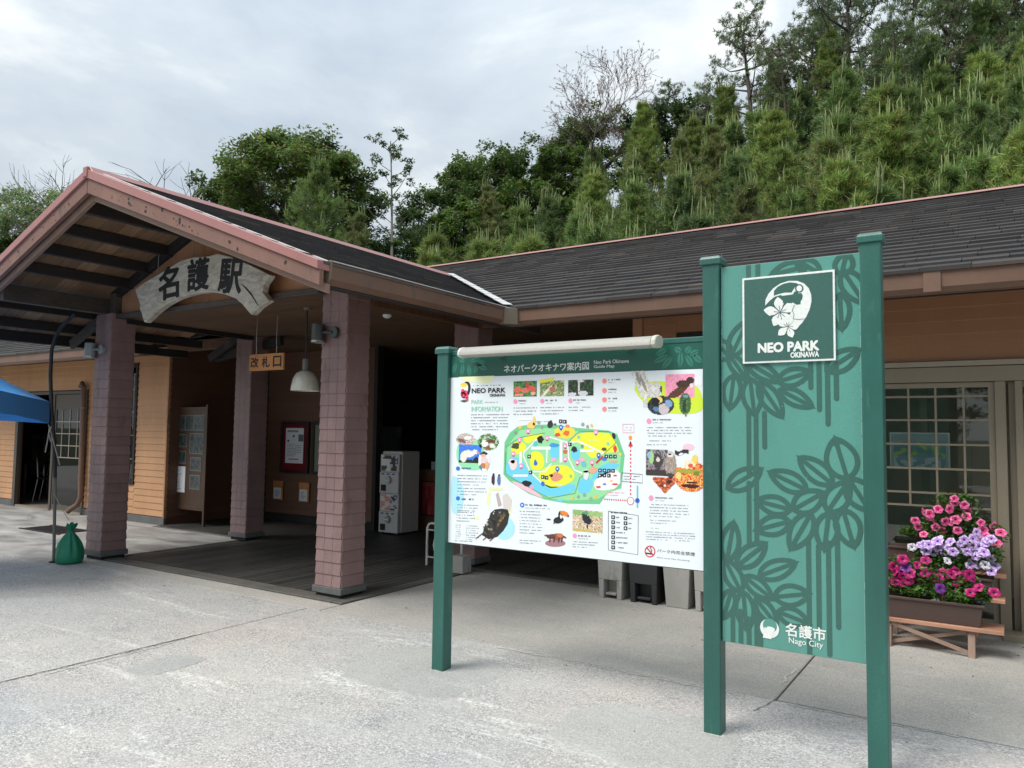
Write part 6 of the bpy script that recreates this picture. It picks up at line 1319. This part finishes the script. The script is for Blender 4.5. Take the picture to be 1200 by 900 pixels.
def young_pine(seed, H=5.0, rad=1.7, cols=PC, shoots=True, dens=1.0):
    random.seed(seed); shd = (.15, .5, .28, .08)[seed % 4]; tr, cr_, sh = MB(), MB(), MB(); lean = Vector((random.uniform(-.06, .06), random.uniform(-.05, .05), 1))
    ax = lambda t: Vector((lean.x * H * t + .05 * math.sin(t * 7), lean.y * H * t, H * t))
    tr.tube([ax(i / 8 * .93) - Vector((0, 0, .5 if i == 0 else 0)) for i in range(9)], [.085 * (1 - i / 9.5) + .012 for i in range(9)], 6)
    nw = 11
    for w_ in range(nw):
        t = .16 + .80 * w_ / (nw - 1); base = ax(t * .93); R_ = rad * (1.02 - t * .88) * random.uniform(.7, 1.2)
        nb_ = random.randint(5, 7)
        for k in range(nb_):
            a = 2 * math.pi * (k + random.random() * .6) / nb_ + w_; r2 = R_ * random.uniform(.6, 1.2); up = random.uniform(.25, .6) + t * .5
            pts = [base + Vector((math.cos(a) * r2 * s_, math.sin(a) * r2 * s_, up * r2 * s_ ** 1.6)) for s_ in (0, .35, .7, 1)]
            tr.tube(pts, [.026, .02, .013, .006], 4, cap=False)
            for s_ in range(int(23 * dens)):
                u = random.uniform(.28, 1.0); i = min(2, int(u * 3)); p = pts[i].lerp(pts[i + 1], u * 3 - i)
                side = Vector((random.gauss(0, .12), random.gauss(0, .12), random.gauss(.06, .10))) * (1.5 * r2)
                needle_tuft(cr_, p + side, Vector((math.cos(a) * .6, math.sin(a) * .6, .7)).normalized(), 17, .165, .0105, cols)
            needle_tuft(cr_, pts[-1], Vector((0, 0, 1)), 22, .18, .0095, cols)
            if shoots and t > .30 and random.random() < shd:
                for q in range(random.randint(1, 3)):
                    p = pts[-1] + Vector((random.gauss(0, .07), random.gauss(0, .07), 0)); h = random.uniform(.22, .62); c = random.choice(SHC)
                    sh.tube([p, p + Vector((random.gauss(0, .02), random.gauss(0, .02), h * .6)), p + Vector((random.gauss(0, .03), random.gauss(0, .03), h))], [.013, .015, .005], 4, c)
                    needle_tuft(sh, p + Vector((0, 0, h * .3)), Vector((0, 0, 1)), 5, .12, .008, SHC[:2], .3)
    top = ax(.93)
    for q in range(5):
        p = top + Vector((random.gauss(0, .06), random.gauss(0, .06), -.05)); h = random.uniform(.35, .75)
        (sh if shoots else cr_).tube([p, p + Vector((random.gauss(0, .04), random.gauss(0, .04), h))], [.02, .006], 4, random.choice(SHC if shoots else cols))
    needle_tuft(cr_, top, Vector((0, 0, 1)), 40, .25, .011, cols)
    return tr, cr_, sh
def open_pine(seed, H=7.5, spread=2.6, cols=PD, n=15, brown=0, puffs=6):
    """older loose pine: forked limbs with separate dark puffs of needles at their ends"""
    random.seed(seed); tr, cr_ = MB(), MB(); bend = random.uniform(-.9, .9)
    ax = lambda t: Vector((bend * t * t, .2 * math.sin(t * 4), H * t))
    tr.tube([ax(i / 8) - Vector((0, 0, .8 if i == 0 else 0)) for i in range(9)], [.13 * (1 - i / 9) + .014 for i in range(9)], 6)
    for k in range(n):
        t = .34 + .66 * (k + random.random()) / n; a = k * 2.4 + random.random(); r2 = spread * (1.12 - t) ** .6 * random.uniform(.5, 1.1); base = ax(t * .97); lift = random.uniform(.15, .75)
        pts = [base + Vector((math.cos(a) * r2 * s_, math.sin(a) * r2 * s_, lift * r2 * s_ ** 1.7 + .05 * math.sin(s_ * 9))) for s_ in (0, .3, .6, .85, 1)]
        tr.tube(pts, [.045, .035, .025, .015, .008], 5, cap=False)
        for j in range(puffs):
            u = random.uniform(.45, 1.0); i = min(3, int(u * 4)); p = pts[i].lerp(pts[i + 1], u * 4 - i); q = p + Vector((random.gauss(0, .28), random.gauss(0, .28), random.uniform(.05, .42)))
            tr.tube([p, p.lerp(q, .5) + Vector((0, 0, -.04)), q], [.012, .009, .005], 3, cap=False)
            for z in range(4): needle_tuft(cr_, q + Vector((random.gauss(0, .09), random.gauss(0, .09), random.gauss(0, .07))), Vector((0, 0, 1)), 15, .16, .012, [(.11, .075, .05)] if random.random() < brown else cols, 1.3)
    return tr, cr_
def broadleaf(seed, rx=2.8, rz=2.2, H=5.5, ncl=60, nl=120, leaf=.085, cols=None, gap=.25, ry=None):
    random.seed(seed); cols = cols or [(.08, .14, .042), (.11, .18, .052), (.06, .11, .035), (.15, .21, .065)]; ry = ry or rx * .85
    tr, cr_ = MB(), MB(); c0 = Vector((0, 0, H - rz)); fork = Vector((random.uniform(-.2, .2), 0, (H - rz) * .62))
    tr.tube([(0, 0, -.8), (.05, 0, fork.z * .5), tuple(fork)], [.20, .16, .12], 8)
    limbs = []
    for k in range(7):
        a = k * .9 + random.random() * .5; e_ = c0 + Vector((math.cos(a) * rx * .55, math.sin(a) * ry * .55, random.uniform(-.3, .5) * rz)); mid = fork.lerp(e_, .5) + Vector((random.gauss(0, .15), random.gauss(0, .15), .1)); limbs.append(e_)
        tr.tube([fork, mid, e_], [.10, .06, .035], 6, cap=False)
    for k in range(ncl):
        d = Vector((random.gauss(0, 1), random.gauss(0, 1), random.gauss(0, 1))).normalized(); rr = random.uniform(.5, 1.0) ** .6
        bump = 1 + .22 * noise.noise(d * 2.2 + Vector((seed, 0, 0)))
        p = c0 + Vector((d.x * rx * rr * bump, d.y * ry * rr * bump, d.z * rz * rr * bump))
        e_ = min(limbs, key=lambda q: (q - p).length); tr.tube([e_, e_.lerp(p, .5) + Vector((0, 0, -.06)), p], [.025, .016, .008], 4, cap=False)
        tone = random.uniform(.75, 1.3); cc = [mul(c, tone) for c in cols]; cs_ = random.uniform(.30, .55) * (rx / 2.8) ** .5
        for _ in range(nl):
            v = Vector((random.gauss(0, 1), random.gauss(0, 1), random.gauss(0, .62))); v = v.normalized() * random.random() ** .5 * cs_; q = p + v
            s_ = leaf * random.uniform(.6, 1.35); dd = Vector((random.gauss(0, 1), random.gauss(0, 1), random.gauss(-.1, .5))).normalized(); u = dd.cross(Vector((random.gauss(0, .4), random.gauss(0, .4), 1))).normalized()
            cr_.add([q - dd * s_, q + u * s_ * .5, q + dd * s_, q - u * s_ * .5], [(0, 1, 2, 3)], tuple(z * random.uniform(.75, 1.3) for z in random.choice(cc)))
    return tr, cr_
def bare(seed, H=6, spread=1.0, buds=True, col=None, levels=5, up=.55):
    random.seed(seed); tr, bd = MB(), MB()
    def grow(p, d, ln, r2, lv):
        r2 = max(r2, .012)
        n = 4; pts = [p]; 
        for i in range(n):
            d = (d + Vector((random.gauss(0, .10), random.gauss(0, .10), .09 * up))).normalized(); pts.append(pts[-1] + d * ln / n)
        tr.tube(pts, [r2 * (1 - .4 * i / n) for i in range(n + 1)], 4 if lv else 6, cap=False)
        if lv >= levels:
            if buds and random.random() < .9:
                q = pts[-1]; needle_tuft(bd, q, d, 9, .13, .013, [(.16, .10, .085), (.20, .13, .10)], .5)
            return
        for k in range(random.choice((2, 3, 3, 4)) if lv else 9):
            a = random.uniform(0, 6.28); o = d.orthogonal().normalized(); o2 = d.cross(o); tilt = random.uniform(.35, .8) * spread
            nd = (d * math.cos(tilt) + (o * math.cos(a) + o2 * math.sin(a)) * math.sin(tilt)).normalized()
            st = pts[random.choice((2, 3, 4))] if lv else pts[min(4, 1 + k // 2)]
            grow(st, nd, ln * random.uniform(.55, .78), r2 * .55, lv + 1)
    grow(Vector((0, 0, -.5)), Vector((0, 0, 1)), H * .5, .07, 0)
    return tr, bd
def slender(seed, H=7.0):
    random.seed(seed); tr, cr_ = MB(), MB(); ax = lambda t: Vector((.35 * math.sin(t * 2.2), .1 * t, H * t))
    tr.tube([ax(i / 10) - Vector((0, 0, .6 if i == 0 else 0)) for i in range(11)], [.065 * (1 - i / 11) + .012 for i in range(11)], 6)
    for k in range(16):
        t = .42 + .58 * (k + random.random() * .6) / 16; a = k * 2.4; r2 = random.uniform(.5, 1.35) * (1.15 - t * .55); base = ax(t)
        pts = [base + Vector((math.cos(a) * r2 * s_, math.sin(a) * r2 * s_, r2 * .9 * s_ ** 1.3)) for s_ in (0, .5, 1)]; tr.tube(pts, [.022, .014, .006], 4, cap=False)
        for q in range(5):
            p = pts[1].lerp(pts[2], random.uniform(.1, 1.1)) + Vector((random.gauss(0, .16), random.gauss(0, .16), random.gauss(.05, .12))); leaves(cr_, p, (.17, .17, .12), 34, .055, [(.09, .14, .05), (.065, .105, .04)])
    return tr, cr_
VAR = {}
def reg(key, parts_):
    VAR[key] = [(n_, mesh_of(mb, n_, mt, smooth=sm)) for n_, mb, mt, sm in parts_ if mb.v]
for s_ in range(4):
    a, c, e_ = young_pine(100 + s_, H=(5, 5.6, 4.6, 5.2)[s_], rad=(1.35, 1.55, 1.3, 1.15)[s_], cols=([(.23, .31, .085), (.28, .35, .10), (.17, .23, .07)], [(.18, .27, .08), (.23, .32, .095), (.14, .20, .065)], [(.15, .23, .08), (.19, .28, .095), (.11, .17, .065)], [(.20, .26, .09), (.26, .31, .11), (.15, .19, .07), (.28, .27, .12)])[s_]); reg(f'young{s_}', (('trunk', a, M_PBARK if s_ == 1 else M_BARK, True), ('crown', c, M_NEEDLE, False), ('new_shoots', e_, M_NEEDLE, False)))
for s_ in range(3):
    a, c = open_pine(200 + s_, H=(7.5, 8.2, 6.8)[s_], spread=(2.6, 3.1, 2.2)[s_], puffs=9, n=(24, 30, 20)[s_], brown=(.12, .0, .25)[s_]); reg(f'open{s_}', (('trunk', a, M_BARK, True), ('crown', c, M_NEEDLE, False)))
for s_ in range(3):
    a, c = broadleaf(300 + s_, rx=(2.6, 2.2, 2.9)[s_], rz=(2.2, 2.4, 2.0)[s_], H=(5.6, 5.8, 5.4)[s_], ncl=120, nl=150, cols=(None, [(.09, .15, .035), (.13, .20, .045), (.065, .11, .03)], [(.05, .09, .03), (.07, .115, .035)])[s_]); reg(f'broad{s_}', (('trunk', a, M_BARK, True), ('crown', c, M_LEAF, False)))
a, c = broadleaf(340, rx=3.3, rz=2.35, H=6.4, ncl=260, nl=210, leaf=.08, cols=[(.075, .13, .035), (.105, .17, .045), (.13, .19, .05), (.17, .19, .065)]); reg('big', (('trunk', a, M_BARK, True), ('crown', c, M_LEAF, False)))
a, c = broadleaf(350, rx=2.6, rz=1.5, H=5.2, ncl=75, nl=120, leaf=.075, cols=[(.17, .25, .10), (.22, .29, .14), (.12, .19, .075)]); reg('light', (('trunk', a, M_PBARK, True), ('crown', c, M_LEAF, False)))
a, c = slender(360); reg('slender', (('trunk', a, M_PBARK, True), ('crown', c, M_LEAF, False)))
a, c = bare(401, 7.5, 1.15, levels=5); M_RB = wood('reddish_twigs', (.17, .125, .11), (.09, .065, .06), .9, stretch=(4, 4, 1), rnd=0); reg('bare0', (('trunk', a, M_RB, True), ('buds', c, M_NEEDLE, False)))
a, c = bare(402, 5.5, 1.2, buds=False, levels=3); reg('bare1', (('trunk', a, M_RB, True),))
TOPS = {k_: max(max(q.co.z for q in me.vertices) for _, me in v) for k_, v in VAR.items()}
PLACED = []
def tree(kind, name, px_, py_, Y, Hs, label, cat='tree', group=None, rz=None, base=None, sx=1):
    """top of the tree is the point of the photograph (px_,py_) on plane Y; Hs scales the kind"""
    tp = S(px_, py_, Y); meH = TOPS[kind]
    z = tp.z - meH * Hs; t = thing(name, (tp.x, tp.y, z), label, cat, group); t.rotation_euler = (random.gauss(0, .02), random.gauss(0, .02), random.uniform(0, 6.28) if rz is None else rz); t.scale = (Hs * sx, Hs * sx, Hs)
    for n_, me in VAR[kind]:
        o = bpy.data.objects.new(n_, me); COL.objects.link(o); o.parent = t
        if n_ == 'new_shoots': o['kind'] = 'stuff'
    PLACED.append((tp.x, tp.y, z)); return t
# left of the saddle
tree('big', 'broadleaf_tree', 352, 152, 20, 1.0, 'large dark rounded broadleaf tree behind the porch roof', rz=1.0, sx=1.02)
tree('broad2', 'broadleaf_tree', 300, 196, 21, .72, 'dark broadleaf tree at the left foot of the large rounded crown')
tree('young1', 'pine_tree', 372, 178, 17.5, .98, 'young pine with pale shoots in front of the large rounded crown', rz=.5)
tree('young3', 'pine_tree', 420, 236, 17, .75, 'small pine in front of the right side of the large rounded crown')
tree('slender', 'slender_tree', 463, 150, 21, .98, 'slender sparse tree standing against the sky in the gap', rz=2)
tree('slender', 'slender_tree', 492, 262, 23, .6, 'small sparse tree at the right edge of the sky gap', rz=4)
tree('broad0', 'broadleaf_tree', 455, 268, 22, .6, 'low dark bush behind the porch roof ridge', sx=1.3)
tree('broad1', 'broadleaf_tree', 395, 276, 19, .55, 'low green bush behind the middle of the porch ridge', sx=1.3)
tree('light', 'broadleaf_tree', 62, 213, 12.5, .80, 'light green tree behind the left slope of the gable', rz=.4)
tree('light', 'broadleaf_tree', 8, 222, 14, .75, 'light green tree at the left edge of the photo', rz=2.2)
tree('broad1', 'broadleaf_tree', 4, 262, 11.5, .62, 'bright green bushy tree at the left edge below the light crown', rz=3)
tree('broad1', 'broadleaf_tree', 60, 272, 13, .6, 'green bushy tree close behind the left gable edge', rz=3)
tree('bare1', 'bare_tree', 78, 192, 13, .62, 'bare twiggy tree rising above the left slope of the gable', rz=1)
tree('bare1', 'bare_tree', 205, 200, 18, .65, 'bare twigs showing just above the porch ridge', rz=2.6, sx=1.5)
tree('bare1', 'bare_tree', 8, 206, 13.5, .55, 'bare branches at the far left edge above the light crown', rz=4)
# skyline of the hill, left to right
SKY = ((480, 292), (500, 262), (540, 212), (580, 172), (620, 168), (650, 155), (690, 150), (720, 128), (760, 108), (800, 105), (850, 75), (900, 50), (950, 20), (1000, 5), (1100, -10), (1240, -45))
def skyl(x):
    for (a, b_), (c, d) in zip(SKY, SKY[1:]):
        if a <= x <= c: return b_ + (d - b_) * (x - a) / (c - a)
    return SKY[0][1] if x < 480 else SKY[-1][1]
GT = 'broadleaf trees on the left shoulder of the hill'
for i, (k_, x, y, Y, s_, lb) in enumerate((('broad2', 522, 214, 27, .80, 'dark broadleaf tree at the left end of the hill against the sky'), ('broad0', 573, 168, 29, .95, 'dark broadleaf tree, left of two round crowns on the hill skyline'), ('broad0', 618, 160, 29, .95, 'dark broadleaf tree, right of two round crowns on the hill skyline'), ('broad1', 545, 232, 24, .8, 'yellowish green tree below the left hill skyline'), ('broad2', 505, 262, 25, .7, 'dark bushy tree at the foot of the left hill end'), ('broad0', 705, 122, 32, .9, 'dark olive rounded crown below the bare tree'), ('broad2', 790, 118, 33, .95, 'dark broadleaf tree between the bare tree and the tall pines'), ('broad1', 662, 168, 30, .75, 'olive crown just left of the bare tree'))):
    tree(k_, 'broadleaf_tree', x, y, Y, s_, lb)
tree('bare0', 'bare_tree', 694, 66, 29, .62, 'large bare reddish tree spreading against the sky', rz=.9, sx=1.05)
tree('bare0', 'bare_tree', 648, 138, 31, .42, 'smaller bare tree on the skyline left of the large bare one', rz=2.9)
OL = 'loose dark pine against the sky, '
for k_, x, y, Y, s_, rz, lb in (('open2', 775, 92, 31, .72, 1, 'first one right of the bare tree'), ('open2', 832, 92, 31, .8, 3, 'second one right of the bare tree'), ('open0', 880, -6, 30, 1.02, .3, 'tall with thin foliage above the toucan sign'), ('open1', 948, 30, 31, .95, 2.1, 'leaning left with a long low limb'), ('open1', 1005, -34, 30, 1.15, 1.2, 'the widest one at the top edge'), ('open0', 1085, -40, 29, 1.15, 2.8, 'at the top edge right of the widest'), ('open1', 1150, -50, 29, 1.1, 4.0, 'near the upper right corner'), ('open2', 1200, -60, 30, 1.2, .4, 'cut by the upper right corner'), ('open2', 915, 52, 28, .8, 5, 'shorter, between the two tall thin ones'), ('open1', 1065, 12, 27, .85, 5, 'lower, under the widest one'), ('open0', 1045, -52, 32, 1.2, 3.3, 'behind and between the two biggest ones'), ('open0', 1125, -28, 32, 1.15, 1.9, 'far back, second from the upper right corner'), ('open2', 975, -8, 32, 1.05, 2.6, 'far back, just left of the widest one'), ('open1', 1180, -25, 33, 1.1, 5.2, 'far back beside the upper right corner')):
    tree(k_, 'pine_tree', x, y, Y, s_, OL + lb, rz=rz)
GP = 'young pines covering the hillside behind the roof'
LABS = ('young pine with upright pale shoots in the row nearest the roof ridge', 'young pine with upright pale shoots in the lower middle of the hillside', 'young pine with upright pale shoots in the upper middle of the hillside', 'young pine close below the hill skyline', 'young pine on the hill crest')
LM = ((560, 'the roof valley'), (610, "the board's left title end"), (660, 'the title of the map board'), (705, 'the middle of the map board'), (750, "the map board's red dotted route"), (800, "the map board's right end"), (850, "the city sign's left post"), (900, "the emblem's left edge"), (950, "the toucan emblem"), (1000, "the emblem's right edge"), (1050, "the city sign's right post"), (1110, 'the left shop window panes'), (1165, 'the pink petunias'), (1300, 'the right shop window edge'))
TON = {'young0': 'sparsely tipped', 'young1': 'many-shooted', 'young2': 'pale-shooted', 'young3': 'plain green'}
ROWN = ('lowest row along the roof ridge', 'lower hillside', 'middle hillside', 'upper hillside', 'hill crest')
def plab(ri, x, kind):
    return f"{TON[kind]} pine, {ROWN[ri]}, above " + next(n for a, n in LM if x <= a)
n_ = 0
for ri, (Y, fr, st_) in enumerate(((16.5, .20, 60), (19.5, .40, 58), (23, .60, 56), (26.5, .80, 52), (29.5, .98, 56))):
    x = 500 + ri * 13 + (30 if ri > 2 else 0)
    while x < 1245:
        ridge = 313 - .141 * (x - 505); sk = skyl(x) + 14; y = (ridge - 26) + (sk - (ridge - 26)) * fr + random.uniform(-24, 20)
        if sk < ridge - 20:
            s_ = random.uniform(.82, 1.35)
            kind = random.choice(('young0', 'young1', 'young2', 'young3', 'young0', 'young1', 'young2')) if not (x < 640 and ri > 2) else random.choice(('broad1', 'young3'))
            tree(kind, 'pine_tree' if kind[0] == 'y' else 'broadleaf_tree', x, y, Y + random.uniform(-1, 1), s_, plab(ri, x, kind) if kind[0] == 'y' else 'small rounded tree on the left shoulder of the hillside', group=GP if kind[0] == 'y' else GT)
        x += st_ * random.uniform(.8, 1.2)
# trees across the forecourt, seen mirrored in the window panes
for x, y, s_, k_, nm_ in ((-2.2, -10, 1.1, 'broad1', 'leftmost'), (1.8, -11, 1.2, 'broad0', 'middle'), (6, -9.5, 1.0, 'broad2', 'rightmost')):
    t = thing('broadleaf_tree', (x, y, 0), 'leafy tree across the forecourt seen only mirrored in the shop window, ' + nm_, 'tree', 'trees across the forecourt'); t.scale = (s_,) * 3
    for n2, me in VAR[k_]:
        o = bpy.data.objects.new(n2, me); COL.objects.link(o); o.parent = t
# terrain rising behind the station, following the feet of the trees
anch = [(x, y, 0.0) for x in range(-40, 21, 4) for y in (13.5, 14.5)] + [(x, 70, 9) for x in range(-60, 40, 10)] + [(-70, y, 2) for y in range(15, 70, 10)] + [(40, y, 8) for y in range(20, 70, 10)]
ctrl = PLACED + anch; b = MB(); xs = [-75 + 2.2 * i for i in range(60)]; ys = [13.6 + 1.4 * j for j in range(44)]
def hz(x, y):
    sw = sz = 0
    for a, c, z in ctrl:
        d2 = (x - a) ** 2 + (y - c) ** 2 + .6; w_ = 1 / d2 ** 1.7; sw += w_; sz += w_ * z
    return sz / sw
vs = []
for y in ys:
    for x in xs:
        e_ = min(1, (y - 13.6) / 2.2); vs.append((x, y, hz(x, y) * e_ + .15 * noise.noise(Vector((x * .5, y * .5, 0))) * e_ - .1))
b.add(vs, [(j * 60 + i, j * 60 + i + 1, (j + 1) * 60 + i + 1, (j + 1) * 60 + i) for j in range(43) for i in range(59)])
hill = b.build('hill_terrain', M_SOIL, kind='structure', smooth=2)
# undergrowth between the trees: one mass of leaves
random.seed(9); b = MB()
for _ in range(900):
    x, y = random.uniform(-42, 6), random.uniform(15, 33); z = hz(x, y)
    if y > 20 and random.random() < .3: continue
    leaves(b, (x, y, z + .35), (.8, .8, .5), 26, .11, [(.06, .10, .035), (.085, .14, .045), (.04, .07, .025), (.12, .16, .06)])
b.build('undergrowth', M_LEAF, kind='stuff')
